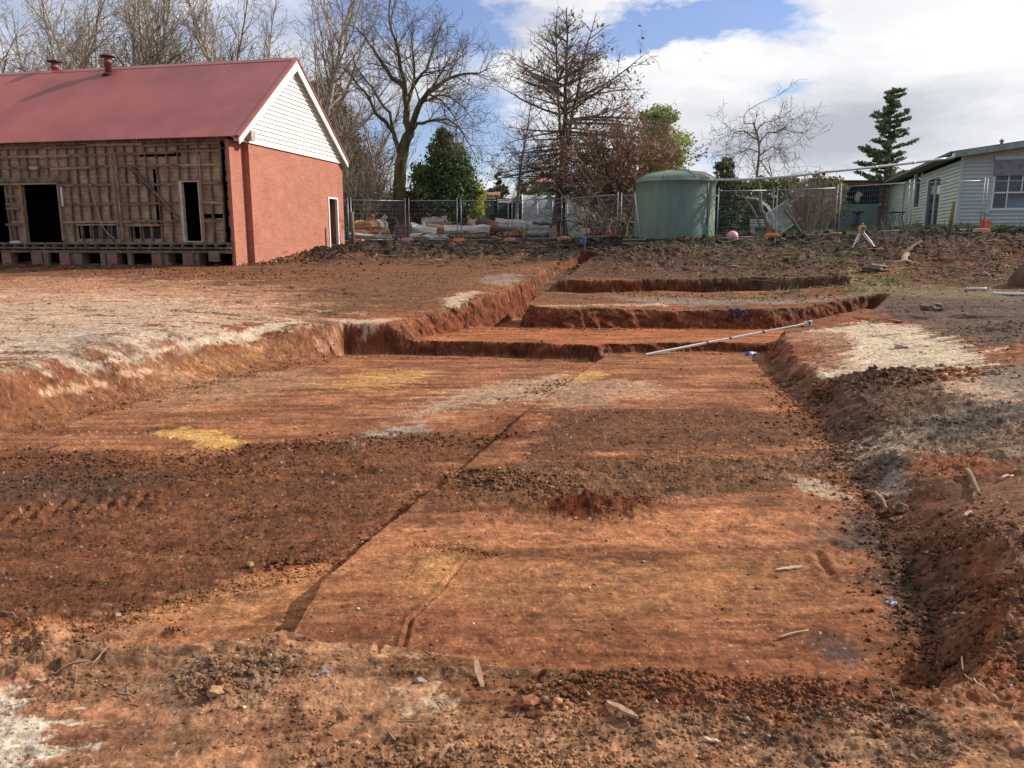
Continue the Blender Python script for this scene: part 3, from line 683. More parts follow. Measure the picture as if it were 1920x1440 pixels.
# ------------------------------------------------------------------ crumbs of soil, stones, twigs: what nobody could count
def scatter_pts(rng, n, dens):
    """points with about equal share per screen-independent log ring, thinned by dens(x, y) in 0..1"""
    a = np.radians(rng.uniform(-43, 43, n)); r = np.exp(rng.uniform(math.log(1.7), math.log(36), n))
    X = np.sin(a)*r; Y = np.cos(a)*r
    k = rng.rand(n) < dens(X, Y, r)
    return X[k], Y[k], r[k]
def icos(sub, seed):
    import bmesh
    rs = np.random.RandomState(seed); bm = bmesh.new(); p = rs.normal(size=(15, 3)); p /= np.linalg.norm(p, axis=1)[:, None]; p *= rs.uniform(.55, 1.15, 15)[:, None]
    for q in p: bm.verts.new(q)
    r = bmesh.ops.convex_hull(bm, input=bm.verts); bmesh.ops.delete(bm, geom=[g for g in r['geom_interior'] if isinstance(g, bmesh.types.BMVert)], context='VERTS')
    bmesh.ops.triangulate(bm, faces=bm.faces); bm.verts.ensure_lookup_table(); bm.verts.index_update()
    v = np.array([tuple(x.co) for x in bm.verts]); f = np.array([[x.index for x in fc.verts] for fc in bm.faces]); bm.free()
    return v, f
def scatter_mesh(name, X, Y, S, mtl, seed, flat=.65, colmul=1.0, colour=None, sink=.25, vary=.25, nshape=14):
    rs = np.random.RandomState(seed); n = len(X)
    B = base(X, Y); H, wl, fo = excav(X, Y, B)
    r = np.hypot(X, Y); aa = np.arctan2(X, Y)
    ir = np.clip(np.searchsorted(rows, r)-1, 0, nr-2); ia = np.clip(np.searchsorted(fine, aa)-1, 0, len(fine)-2)
    Z = gZ[ir*na+ia]
    C = gC[ir*na+ia]*colmul if colour is None else np.tile(np.array(colour, np.float32), (n, 1))
    C = np.clip(C*(1+vary*rs.uniform(-1, 1, n))[:, None], .01, .85)
    VV = []; FF = []; CC = []; off = 0
    sh = [icos(1, seed+i) for i in range(nshape)]
    pick = rs.randint(0, nshape, n)
    for k in range(nshape):
        i = np.nonzero(pick == k)[0]
        if not i.size: continue
        v, f = sh[k]
        t = rs.uniform(0, 2*PI, i.size); c, s = np.cos(t), np.sin(t)
        sx = S[i]*rs.uniform(.7, 1.3, i.size); sy = S[i]*rs.uniform(.6, 1.1, i.size); sz = S[i]*flat*rs.uniform(.7, 1.3, i.size)
        vx = v[None, :, 0]*sx[:, None]; vy = v[None, :, 1]*sy[:, None]; vz = v[None, :, 2]*sz[:, None]
        P = np.stack([X[i][:, None]+vx*c[:, None]-vy*s[:, None], Y[i][:, None]+vx*s[:, None]+vy*c[:, None], Z[i][:, None]+vz+(sz*(1-2*sink))[:, None]*.5], -1)
        VV.append(P.reshape(-1, 3)); CC.append(np.repeat(C[i], len(v), axis=0))
        FF.append((f[None]+(off+np.arange(i.size)*len(v))[:, None, None]).reshape(-1, 3)); off += i.size*len(v)
    me = np_mesh(name, np.vstack(VV), np.vstack(FF))
    ca = me.color_attributes.new('soil', 'FLOAT_COLOR', 'POINT'); c4 = np.ones((off, 4), np.float32); c4[:, :3] = np.vstack(CC)
    ca.data.foreach_set('color', c4.ravel())
    return kind(link_mesh(name, me, mtl), 'stuff')
rs = np.random.RandomState(11)
def dens_clod(X, Y, r):
    B = base(X, Y); H, wl, fo = excav(X, Y, B)
    a = rough_amp(X, Y, fo)
    return np.clip((a-.17)*.9, .03, 1)*np.clip(.35+1.2*fbm(X, Y, .35, 3, .6, 200.), .05, 1)
X, Y, r = scatter_pts(rs, 560000, dens_clod)
S = np.clip(rs.lognormal(-5.0, .5, len(X)), .003, .020)*np.clip(.35+r*.10, .55, 3.0)
k = (r < 27); scatter_mesh('soil_clods', X[k], Y[k], S[k], SOIL, 5)
def rows_of(lines, seed):
    rs = np.random.RandomState(seed); X = []; Y = []; S = []
    for pts, n, wd, sz in lines:
        V = poly_px(pts); seg = np.hypot(*(V[1:]-V[:-1]).T); cum = np.concatenate([[0], np.cumsum(seg)])
        q = rs.rand(n)*cum[-1]; n = int(n*1.9); q = rs.rand(n)*cum[-1]; x = np.interp(q, cum, V[:, 0])+rs.normal(0, wd, n); y = np.interp(q, cum, V[:, 1])+rs.normal(0, wd, n)
        X.append(x); Y.append(y); S.append(sz*.62*np.clip(rs.lognormal(0, .55, n), .2, 2.3))
    return np.concatenate(X), np.concatenate(Y), np.concatenate(S)
X, Y, S = rows_of([([(120,1190),(260,1155),(420,1105),(560,1075),(640,1050)], 700, .06, .010), ([(480,1065),(600,1050)], 60, .04, .02), ([(780,1022),(860,1030),(930,1040)], 220, .03, .009), ([(860,905),(960,905),(1060,915)], 420, .12, .020), ([(600,1085),(720,990),(860,880)], 260, .04, .010),
    ([(990,740),(1060,715)], 120, .09, .025), ([(1040,1290),(1300,1295),(1500,1315),(1700,1335)], 900, .06, .011), ([(1000,1300),(1060,1330)], 120, .05, .012), ([(380,1300),(440,1280),(520,1250)], 320, .06, .012), ([(20,1210),(140,1215)], 420, .07, .012), ([(320,1188),(350,1188)], 50, .02, .010),
    ([(1560,800),(1600,900),(1680,1000),(1760,1120),(1800,1250)], 1500, .16, .016), ([(1850,980),(1850,1100),(1880,1250)], 900, .25, .016), ([(1460,700),(1540,780),(1580,860)], 500, .20, .022), ([(0,860),(300,865),(560,835),(820,825),(960,815)], 700, .16, .020), ([(0,500),(300,510),(640,515)], 500, .8, .045),
    ([(1550,735),(1700,715),(1850,700)], 450, .25, .03), ([(560,1400),(640,1440),(1000,1420),(1200,1440)], 500, .07, .010), ([(0,905),(350,880),(560,880)], 500, .3, .016), ([(1020,1350),(1400,1390),(1700,1440)], 250, .10, .010),
    ([(660,668),(900,672),(1100,680)], 160, .05, .016), ([(900,617),(1300,618)], 160, .08, .022), ([(980,562),(1300,559),(1580,559)], 260, .2, .03), ([(1140,663),(1440,663)], 120, .06, .014), ([(520,690),(640,668)], 120, .15, .02), ([(0,812),(250,752),(500,694)], 400, .18, .018), ([(470,497),(560,490),(640,478)], 260, .30, .07), ([(480,490),(640,472)], 200, .2, .05)], 77)
scatter_mesh('loose_clods', X, Y, S, SOIL, 25, vary=.4, flat=.75)
X, Y, r = scatter_pts(rs, 9000, lambda x, y, r: np.where(y < 14.5, .28, np.where(y < 27, .5, 1.))*np.clip(.4+fbm(x, y, .8, 3, .6, 210.), .1, 1))
S = np.clip(rs.lognormal(-5.2, .5, len(X)), .003, .02)*np.clip(.5+r*.10, .6, 2.6)
scatter_mesh('pale_gravel', X, Y, S, SOIL, 9, colour=(.50, .43, .34), vary=.45)
X, Y, r = scatter_pts(rs, 14000, lambda x, y, r: ((y > 26) & (y < 37.5)) | ((x > 5) & (y > 19) & (y < 33)))
S = np.clip(rs.lognormal(-2.9, .5, len(X)), .02, .16); scatter_mesh('rubble', X, Y, S, SOIL, 15, colmul=.9, vary=.5)
def sticks(name, n, region, seed, L, R, mtl, lift=.02, tilt=.25):
    rs = np.random.RandomState(seed); V = []; Fc = []; o = 0
    a = np.radians(rs.uniform(-42, 42, n*6)); r = np.exp(rs.uniform(math.log(1.8), math.log(37), n*6)); X = np.sin(a)*r; Y = np.cos(a)*r
    kp = region(X, Y, rs.rand(n*6)); X = X[kp][:n]; Y = Y[kp][:n]
    for x, y in zip(X, Y):
        z = gsurf(x, y)+lift*rs.rand(); t = rs.uniform(0, 2*PI); l = L*rs.lognormal(0, .5); rad = R*rs.lognormal(0, .35)
        D = math.hypot(x, y); rad *= max(.8, min(D/14, 2.2)); l *= max(.6, min(D/12, 1.7))
        up = rs.uniform(-.1, tilt)
        d = Vector((math.cos(t), math.sin(t), up)).normalized(); sdv = d.cross(Vector((0, 0, 1))).normalized(); u = sdv.cross(d)
        bend = sdv*rs.uniform(-.15, .15)*l
        for i, (q, rr) in enumerate(((0, .8), (.5, 1), (1, .35))):
            c = Vector((x, y, z))+d*l*q+bend*(1-abs(2*q-1))
            for kk in range(3):
                an = 2*PI*kk/3; V.append(tuple(c+(sdv*math.cos(an)+u*math.sin(an))*rad*rr))
        for i in range(2):
            for kk in range(3):
                k2 = (kk+1) % 3; Fc.append((o+i*3+kk, o+i*3+k2, o+i*3+3+k2, o+i*3+3+kk))
        o += 9
    return kind(link_mesh(name, np_mesh(name, V, Fc), mtl), 'stuff')
TWIG = mat('dead_twigs', (.26, .18, .11), .9, col2=(.07, .045, .03), scale=.8)
TWIGP = mat('pale_roots', (.42, .27, .16), .9, col2=(.16, .09, .05), scale=.9)
sticks('fallen_twigs', 5200, lambda x, y, q: (((y > 26.5) & (y < 37.2)) | ((x > 6) & (y > 18) & (y < 33))) & (q < .8), 3, .20, .0065, TWIG, .04)
sticks('root_scraps', 650, lambda x, y, q: (y < 20) & (q < .5), 4, .09, .0026, TWIGP, .006, .12)
# leafy scraps and grass
def blades(name, n, region, seed, h, wd, mtl, lean=.5):
    rs = np.random.RandomState(seed)
    a = np.radians(rs.uniform(-42, 42, n*8)); r = np.exp(rs.uniform(math.log(14), math.log(60), n*8)); X = np.sin(a)*r; Y = np.cos(a)*r
    kp = region(X, Y, rs.rand(n*8)); X = X[kp][:n]; Y = Y[kp][:n]; m = len(X)
    rr = np.hypot(X, Y); aa = np.arctan2(X, Y)
    ir = np.clip(np.searchsorted(rows, rr)-1, 0, nr-2); ia = np.clip(np.searchsorted(fine, aa)-1, 0, len(fine)-2); Z = gZ[ir*na+ia]
    t = rs.uniform(0, 2*PI, m); hh = h*rs.lognormal(0, .4, m); ww = wd*rs.uniform(.6, 1.4, m)
    lx = rs.uniform(-lean, lean, m)*hh; ly = rs.uniform(-lean, lean, m)*hh
    cx, sx = np.cos(t)*ww, np.sin(t)*ww
    P = np.stack([np.stack([X-cx, Y-sx, Z-.02], -1), np.stack([X+cx, Y+sx, Z-.02], -1), np.stack([X+lx, Y+ly, Z+hh], -1)], 1).reshape(-1, 3)
    return kind(link_mesh(name, np_mesh(name, P, np.arange(m*3).reshape(m, 3)), mtl), 'stuff')
GRASS = mat('grass_blades', (.16, .26, .05), .8, col2=(.06, .11, .025), scale=1.2, trans=.25)
DRYG = mat('dry_grass', (.36, .32, .17), .9, col2=(.15, .15, .06), scale=1.5, trans=.2)
def edge(x): return 37.4+np.clip((x-2)*-.45, -6.5, 0)+np.clip((x-14)*-.3, -2, 0)
blades('grass', 26000, lambda x, y, q: (y > edge(x)-.3) & (y < 50) & (x > -3), 21, .12, .02, GRASS)
blades('weeds', 9000, lambda x, y, q: (x > 5.0) & (y > 17.5) & (y < 33) & (fbm(x, y, 1.1, 3, .6, 12.) > .12), 22, .09, .022, DRYG, 1.2)
blades('green_weeds', 3500, lambda x, y, q: (x > 6.0) & (y > 18) & (y < 33) & (fbm(x, y, .8, 3, .6, 77.) > .2), 23, .09, .022, GRASS, 1.2)
# ------------------------------------------------------------------ trees
class Tree:
    """polylines with radii; level 0..1 go to the trunk mesh, the rest to the crown mesh"""
    def __init__(s, seed): s.r = random.Random(seed); s.low = []; s.high = []; s.tips = []
def rnd_perp(r, d):
    v = Vector((r.gauss(0, 1), r.gauss(0, 1), r.gauss(0, 1))); v -= d*v.dot(d)
    return v.normalized() if v.length > 1e-6 else Vector((1, 0, 0))
def limb(T, p, d, L, r0, lev, P, trunk=False):
    r = T.r; n = max(3, int(L/P['seg'][min(lev, len(P['seg'])-1)])+1); st = L/n
    pts = [p.copy()]; rad = [r0]; d = d.normalized()
    wob = P['wob'][min(lev, len(P['wob'])-1)]; up = P['up'][min(lev, len(P['up'])-1)]
    for i in range(n):
        d = (d+Vector((r.gauss(0, 1), r.gauss(0, 1), r.gauss(0, 1)))*wob+Vector((0, 0, 1))*up*st).normalized()
        p = p+d*st; pts.append(p.copy()); rad.append(max(P['rmin'], r0*(1-(i+1)/n*(1-P['tip']))))
    (T.low if trunk else T.high).append((pts, rad, lev))
    spawn(T, pts, rad, L, lev, P)
    if lev >= P['max']: T.tips.append((pts[-1], d))
    return pts, rad
def spawn(T, pts, rad, L, lev, P, f0=None, dens=1.0, out=None):
    if lev >= P['max']: return
    r = T.r; n = len(pts)-1
    k = P['n'][lev]*L*dens; k = int(k)+(1 if r.random() < k-int(k) else 0)
    f0 = P['f0'][lev] if f0 is None else f0
    for j in range(k):
        f = f0+(1-f0)*(j+r.random())/max(k, 1); q = f*n; i = min(int(q), n-1); t = q-i
        c = pts[i].lerp(pts[i+1], t); dd = (pts[i+1]-pts[i]).normalized()
        a = math.radians(P['ang'][lev]+r.gauss(0, P['angv'])); pr = rnd_perp(r, dd)
        if out is not None: pr = (pr+out*1.0).normalized()
        if P.get('flat') and lev == 0: pr = Vector((pr.x, pr.y, pr.z*.25)).normalized()
        nd = dd*math.cos(a)+pr*math.sin(a)
        ln = P['len'][lev](f, L)*r.uniform(.65, 1.25)
        if ln < .06: continue
        limb(T, c, nd, ln, max(P['rmin'], min(rad[i]*P['rr'], ln*P['slim'])), lev+1, P)
def tube_mesh(name, lines, sides):
    V = []; Fc = []; o = 0
    for pts, rad, lev in lines:
        n = sides(lev); d = (pts[-1]-pts[0])
        if d.length < 1e-5: continue
        ref = Vector((0, 0, 1)) if abs(d.normalized().z) < .85 else Vector((0, 1, 0))
        cs = [(math.cos(2*PI*k/n), math.sin(2*PI*k/n)) for k in range(n)]
        for i, p in enumerate(pts):
            t = (pts[min(i+1, len(pts)-1)]-pts[max(i-1, 0)]).normalized()
            a = t.cross(ref)
            a = a.normalized() if a.length > 1e-4 else Vector((1, 0, 0)); b = a.cross(t); R = rad[i]
            for c, s in cs: V.append((p.x+(a.x*c+b.x*s)*R, p.y+(a.y*c+b.y*s)*R, p.z+(a.z*c+b.z*s)*R))
        for i in range(len(pts)-1):
            for k in range(n):
                k2 = (k+1) % n; Fc.append((o+i*n+k, o+i*n+k2, o+i*n+n+k2, o+i*n+n+k))
        o += len(pts)*n
    return np_mesh(name, V, Fc)
def leaves_mesh(name, C, size, seed, droop=0.0, asp=.6):
    rs = np.random.RandomState(seed); C = np.asarray(C, float); n = len(C)
    a = rs.normal(size=(n, 3)); a[:, 2] -= droop; a /= np.linalg.norm(a, axis=1)[:, None]+1e-9
    b = np.cross(a, rs.normal(size=(n, 3))); b /= np.linalg.norm(b, axis=1)[:, None]+1e-9
    s = size*rs.lognormal(0, .3, n)[:, None]
    P = np.stack([C-a*s, C-b*s*asp, C+a*s, C+b*s*asp], 1).reshape(-1, 3)
    return np_mesh(name, P, np.arange(4*n).reshape(n, 4))
def finish(T, name, label, loc, barkm, twigm, group=None, leaf=None, extra=None, crown_name='crown'):
    t = thing(name, label, 'tree' if 'shrub' not in name and 'hedge' not in name and 'bush' not in name else 'shrub', loc, 0, group)
    sides = lambda lev: 9 if lev < 1 else (5 if lev == 1 else 3)
    if T.low:
        o = link_mesh('trunk', tube_mesh('trunk', T.low, sides), barkm, t, True)
    if T.high:
        c = link_mesh(crown_name, tube_mesh('crown', T.high, sides), twigm, t, True)
        if leaf is not None:
            lf = link_mesh('leaves', leaf[0], leaf[1], c); 
    return t
BARK = mat('bark_grey_brown', (.20, .16, .11), .95, col2=(.07, .055, .035), scale=5, bump=.02, bscale=12, stretch=(1, 1, .3))
BARKM = mat('bark_mossy', (.17, .14, .05), .95, col2=(.055, .045, .028), scale=2.2, bump=.02, bscale=12, stretch=(1, 1, .35))
BIRCH = mat('birch_bark', (.50, .46, .40), .8, col2=(.16, .13, .11), scale=3.0, stretch=(1, 1, 2.2))
TW_PALE = mat('twigs_pale', (.46, .38, .28), .9, col2=(.22, .17, .12), scale=.6)
TW_GREY = mat('twigs_grey', (.36, .28, .20), .9, col2=(.16, .12, .085), scale=.6)
TW_DARK = mat('twigs_dark', (.24, .19, .14), .9, col2=(.11, .085, .062), scale=.7)
TW_RED = mat('twigs_purple', (.20, .13, .11), .9, col2=(.10, .06, .05), scale=.7)
LEAF_BR = mat('leaves_russet', (.34, .18, .095), .85, col2=(.15, .08, .045), scale=1.2, trans=.2)
LEAF_DG = mat('leaves_dark_green', (.21, .28, .10), .6, col2=(.06, .095, .035), scale=1.1, trans=.15)
LEAF_OL = mat('leaves_olive', (.30, .31, .10), .7, col2=(.10, .13, .04), scale=1.0, trans=.2)
LEAF_YG = mat('leaves_yellow_green', (.60, .58, .10), .7, col2=(.26, .30, .05), scale=1.2, trans=.25)
LEAF_LG = mat('leaves_light_green', (.52, .55, .22), .7, col2=(.20, .25, .09), scale=.9, trans=.2)
LEAF_PU = mat('leaves_maroon', (.14, .045, .035), .8, col2=(.05, .02, .016), scale=1.5)
LEAF_CY = mat('cypress_green', (.14, .16, .055), .8, col2=(.035, .05, .02), scale=2.2)
LEAF_RU = mat('conifer_rust', (.26, .20, .09), .85, col2=(.09, .078, .036), scale=1.0)
def Pset(**k):
    P = dict(seg=[.7, .45, .3, .2], wob=[.05, .12, .16, .2], up=[.05, .12, .15, .2], rmin=.008, tip=.18, max=3, n=[2.2, 2.4, 4.0], f0=[.22, .15, .1],
             ang=[38, 38, 40], angv=9, len=[lambda f, L: L*.42*(1.15-f), lambda f, L: L*.38*(1.1-f*.6), lambda f, L: .55], rr=.6, slim=.022)
    P.update(k); return P
# ---- row of tall bare trees behind the shed (each with its own place; four growth forms, turned and scaled)
def poplar(seed, H, multi, P, rt):
    T = Tree(seed); r = T.r
    for k in range(multi):
        a = r.uniform(0, 2*PI); lean = .0 if multi == 1 else r.uniform(.12, .34)
        d = Vector((math.cos(a)*lean, math.sin(a)*lean, 1))
        limb(T, Vector((math.cos(a)*.1*multi, math.sin(a)*.1*multi, -.1)), d, H*r.uniform(.85, 1.05), rt*r.uniform(.75, 1), 0, P, True)
    return T
PA = Pset(n=[2.3, 2.8, 3.3], ang=[32, 34, 36], up=[.02, .16, .2, .2], len=[lambda f, L: L*.36*(1.12-f), lambda f, L: .35+L*.30*(1.1-f*.6), lambda f, L: .75], rmin=.0085, seg=[.8, .55, .4, .3])
PB = Pset(n=[1.8, 2.5, 3.1], ang=[40, 38, 40], up=[.04, .1, .12, .15], len=[lambda f, L: L*.42*(1.12-f), lambda f, L: .4+L*.34*(1.1-f*.6), lambda f, L: .8], rmin=.0085, seg=[.8, .55, .4, .3])
protoA = finish(poplar(3, 16.5, 1, PA, .17), 'poplar_tree', '', (0, 0, 0), BIRCH, TW_PALE, 'bare trees behind the brick building')
protoB = finish(poplar(5, 15.0, 3, PB, .15), 'poplar_tree', '', (0, 0, 0), TW_PALE, TW_PALE, 'bare trees behind the brick building')
protoC = finish(poplar(8, 15.5, 2, PA, .14), 'poplar_tree', '', (0, 0, 0), TW_GREY, TW_GREY, 'bare trees behind the brick building')
protoD = finish(poplar(9, 12.5, 4, PB, .13), 'poplar_tree', '', (0, 0, 0), TW_PALE, TW_GREY, 'bare trees behind the brick building')
used = {}
def put(proto, px, D, rz, sc, label):
    g = at(px, 450, D)
    o = proto if proto.name not in used else copy_tree(proto)
    used[proto.name] = 1
    o.location = (g.x, g.y, gsurf(g.x, g.y)-.1); o.rotation_euler = (0, 0, rz); o.scale = (sc, sc, sc); o['label'] = label
    return o
put(protoB, 55, 42, .3, 1.05, 'pale many-stemmed bare tree at the far left above the roof end')
put(protoB, 235, 48, 2.1, 1.25, 'bare tree with fanned pale stems just right of the left roof vent')
put(protoD, 330, 50, 1.0, .95, 'low purplish bare tree seen over the roof between the two fanned trees')
put(protoA, 300, 53, 3.3, 1.15, 'thin upright bare tree rising over the roof just right of the taller vent')
put(protoC, 385, 50, 4.4, 1.15, 'grey bare tree with two stems above the middle of the roof')
put(protoA, 455, 47, .9, 1.18, 'tall bare tree above the roof between the middle and the gable peak')
put(protoC, 500, 53, 2.6, 1.1, 'fine grey bare tree directly left of the gable peak')
put(protoA, 598, 44, 5.2, 1.22, 'tallest straight bare tree with a pale trunk right behind the gable peak')
put(protoC, 655, 55, 5.6, .95, 'faint bare tree between the gable peak and the big ash')
put(protoD, 130, 55, 3.9, 1.2, 'bare tree top seen between the two roof vents')
put(protoA, -40, 50, 2.9, 1.1, 'bare tree cut off by the left edge of the picture')
# ---- small bare thicket to the right of the brick building
PT = Pset(n=[2.6, 3.0, 3.5], ang=[30, 32, 34], max=2, len=[lambda f, L: L*.38*(1.15-f), lambda f, L: .45, lambda f, L: .3], rmin=.010, seg=[.5, .35, .3], up=[.05, .2, .2])
def thicket(seed, H, k, spread, P, rt):
    T = Tree(seed); r = T.r
    for i in range(k):
        a = r.uniform(0, 2*PI); q = r.random()**.5*spread
        limb(T, Vector((math.cos(a)*q*.5, math.sin(a)*q*.5, -.1)), Vector((math.cos(a)*q*.32, math.sin(a)*q*.32, 1)), H*r.uniform(.6, 1.05), rt*r.uniform(.6, 1.1), 0, P, i < 5)
    return T
th = finish(thicket(21, 5.4, 16, 1.2, PT, .035), 'bare_shrub', '', (0, 0, 0), TW_PALE, TW_GREY, 'bare thicket right of the brick building')
for i, (px, D, rz, sc, lb) in enumerate([(668, 41, 0, 1.0, 'tall bare pale-stemmed shrub right beside the brick gable corner'), (706, 43, 2, .95, 'bare shrub between the brick gable corner and the thin birch'),
        (648, 46, 4, 1.15, 'brownish bare shrub half hidden behind the brick gable corner'), (735, 46, 1, .8, 'bare shrub just left of the big mossy trunk')]):
    put(th, px, D, rz, sc, lb)
# ---- birches
PBI = Pset(n=[3.2, 3.0, 4.0], ang=[42, 40, 45], up=[.02, .06, -.12, -.3], f0=[.3, .1, .1], len=[lambda f, L: L*.26*(1.2-f), lambda f, L: .25+L*.42*(1.1-f*.6), lambda f, L: .55], rmin=.008, rr=.42, slim=.012, wob=[.035, .1, .13, .16])
T = Tree(31); limb(T, Vector((0, 0, -.1)), Vector((.03, 0, 1)), 8.0, .11, 0, PBI, True)
for k in range(0): pass
tb = finish(T, 'birch_tree', 'slender white-trunked birch between the big ash and the pin oak', (0, 0, 0), BIRCH, TW_RED); put(tb, 966, 41.5, .4, 1.0, tb['label'])
T = Tree(33); limb(T, Vector((0, 0, -.1)), Vector((-.02, 0, 1)), 7.4, .10, 0, PBI, True)
limb(T, Vector((.02, 0, 2.6)), Vector((-.35, .1, .9)), 3.2, .05, 0, PBI, True)
tb2 = finish(T, 'birch_tree', 'thin white birch standing just left of the big mossy trunk', (0, 0, 0), BIRCH, TW_RED); put(tb2, 722, 46, 0, 1.1, tb2['label'])
# ---- the two big trees, limbs traced at their real distance and given depth of their own
def traced(T, D, pts, r0, r1, dy, P, dens, f0=.15, trunk=True, base_pt=None):
    """a limb through photo pixels at distance D, bulging by dy metres in depth towards its end"""
    n = len(pts); P3 = []
    for i, (px, py) in enumerate(pts):
        k = i/max(n-1, 1); P3.append(at(px, py, D+dy[0]+(dy[1]-dy[0])*k))
    # resample
    out = []; rad = []
    tot = sum((P3[i+1]-P3[i]).length for i in range(n-1)); acc = 0
    for i in range(n-1):
        L = (P3[i+1]-P3[i]).length; m = max(2, int(L/.35))
        for j in range(m):
            q = (acc+L*j/m)/tot; p = P3[i].lerp(P3[i+1], j/m)
            if 0 < q: p = p+Vector((T.r.gauss(0, .02), T.r.gauss(0, .03), T.r.gauss(0, .02)))
            out.append(p); rad.append(r0+(r1-r0)*q)
        acc += L
    out.append(P3[-1]); rad.append(r1)
    out = [p-T.org for p in out]
    (T.low if trunk else T.high).append((out, rad, 0 if r0 > .1 else 1))
    if dens: spawn(T, out, rad, tot, 0, P, f0, dens)
    return out
D0 = 42.0
T = Tree(41); g = at(763, 450, D0); T.org = Vector((g.x, g.y, gsurf(g.x, g.y)-.1))
PAS = Pset(n=[2.6, 3.2, 5.0], ang=[52, 48, 46], up=[.0, .10, .28, .6], f0=[.1, .1, .08], angv=14, len=[lambda f, L: 2.3*(1.15-f*.55), lambda f, L: .35+L*.42*(1.1-f*.5), lambda f, L: .42], rmin=.0075, rr=.5, slim=.018, wob=[.06, .10, .13, .12], seg=[.5, .35, .22, .16])
traced(T, D0, [(772,452),(761,418),(750,375),(749,350),(750,320),(755,287),(764,258),(769,244)], .42, .26, (0, 0), PAS, 0)
traced(T, D0, [(769,246),(761,228),(763,198),(760,175),(753,158),(735,146),(720,124),(700,92),(684,70),(668,52)], .20, .03, (0, 1.2), PAS, 1.0, .3)
traced(T, D0, [(761,180),(757,150),(751,125),(742,80),(732,45),(730,10),(731,-12)], .13, .02, (0, -1.2), PAS, 1.15, .2)
traced(T, D0, [(769,248),(780,215),(787,193),(805,171),(836,149),(871,138),(900,136),(918,128)], .19, .02, (0, -1.5), PAS, 1.1, .25)
traced(T, D0, [(767,180),(782,149),(800,130),(808,104),(819,73),(826,50)], .10, .02, (0, 1.5), PAS, 1.15, .15)
traced(T, D0, [(787,190),(800,190),(820,178),(842,182),(868,200),(890,232)], .08, .015, (0, 1.3), PAS, 1.2, .15)
traced(T, D0, [(769,246),(784,233),(804,227),(838,222),(860,240),(880,272),(893,300)], .10, .012, (0, .8), PAS, 1.1, .2)
traced(T, D0, [(800,175),(830,190),(855,220),(868,250)], .06, .012, (-.4, -1.6), PAS, 1.1, .1)
traced(T, D0, [(749,287),(736,248),(724,229),(704,213),(693,184),(671,158),(652,133),(640,118)], .14, .02, (0, -1.8), PAS, .9, .45)
traced(T, D0, [(737,242),(731,211),(715,195),(702,169),(684,149),(667,124),(660,95)], .09, .02, (-.3, 1.0), PAS, .9, .3)
traced(T, D0, [(763,200),(775,160),(778,120),(772,80),(775,40)], .09, .015, (0, .5), PAS, 1.1, .2)
traced(T, D0, [(804,172),(826,140),(840,112),(852,92)], .07, .015, (0, .6), PAS, 1.15, .15)
t = finish(T, 'ash_tree', 'big spreading bare tree with a mossy forked trunk behind the log pile', T.org, BARKM, TW_DARK)
# pin oak
D1 = 40.0
T = Tree(43); g = at(1048, 450, D1); T.org = Vector((g.x, g.y, gsurf(g.x, g.y)-.1))
def drop(zb):     # lower branches sag, upper ones rise
    return Pset(n=[3.4, 4.2, 5.0], ang=[50, 44, 44], up=[0, zb, zb*.6, .0], max=2, f0=[.12, .08, .05], angv=12, len=[lambda f, L: L*.42*(1.1-f*.6), lambda f, L: .42, lambda f, L: .3], rmin=.0075, rr=.5, slim=.016, wob=[.05, .09, .13], seg=[.4, .3, .2])
P1 = drop(0.0)
traced(T, D1, [(1040,452),(1042,415),(1049,370),(1053,325),(1058,280),(1060,230),(1060,180),(1062,130),(1063,80),(1062,15)], .24, .02, (0, 0), P1, 0)
traced(T, D1, [(1060,452),(1056,400),(1057,350),(1060,300),(1068,240),(1080,190),(1090,140),(1096,100),(1108,60),(1118,25)], .17, .015, (0, .6), P1, 0)
traced(T, D1, [(1056,300),(1050,230),(1047,180),(1044,120),(1042,70),(1044,20)], .09, .015, (0, -.6), P1, 0)
lead = T.low[0][0]
r = T.r
spots = []
for k in range(190):
    f = .22+.77*(k+r.random())/190
    src = T.low[r.choice([0, 0, 1, 2]) if f > .35 else 0][0]
    i = min(int(f*(len(src)-1)), len(src)-2); c = src[i]
    h = (c.z-lead[0].z)/11.2
    a = r.uniform(0, 2*PI)
    ln = (3.6 if h < .55 else 3.6*(1-(h-.55)/.47)**.9)*r.uniform(.55, 1.1)
    if h < .33: ln *= .8
    if math.cos(a) > .6 and .4 < h < .6: ln *= 1.35
    zz = -.18 if h < .4 else (-.05 if h < .55 else .35+1.0*(h-.55))
    if ln < .25: continue
    limb(T, c, Vector((math.cos(a), math.sin(a), zz)), ln, .012+.017*ln**.8, 0, drop(-.05 if h < .5 else .12))
C = [tuple(pt+Vector((r.gauss(0, .08), r.gauss(0, .08), r.gauss(0, .06)))) for ps, rd, lv in T.high if lv >= 1 for pt in ps[-3:] if r.random() < (.22 if ps[0].x > .3 else .07) and ps[0].z > 3]
lf = leaves_mesh('leaves', C, .065, 5, .8)
t = finish(T, 'pin_oak', 'tall twin-trunked bare oak with a few brown leaves in front of the hoop greenhouse', T.org, BARK, TW_DARK, None, (lf, LEAF_BR))
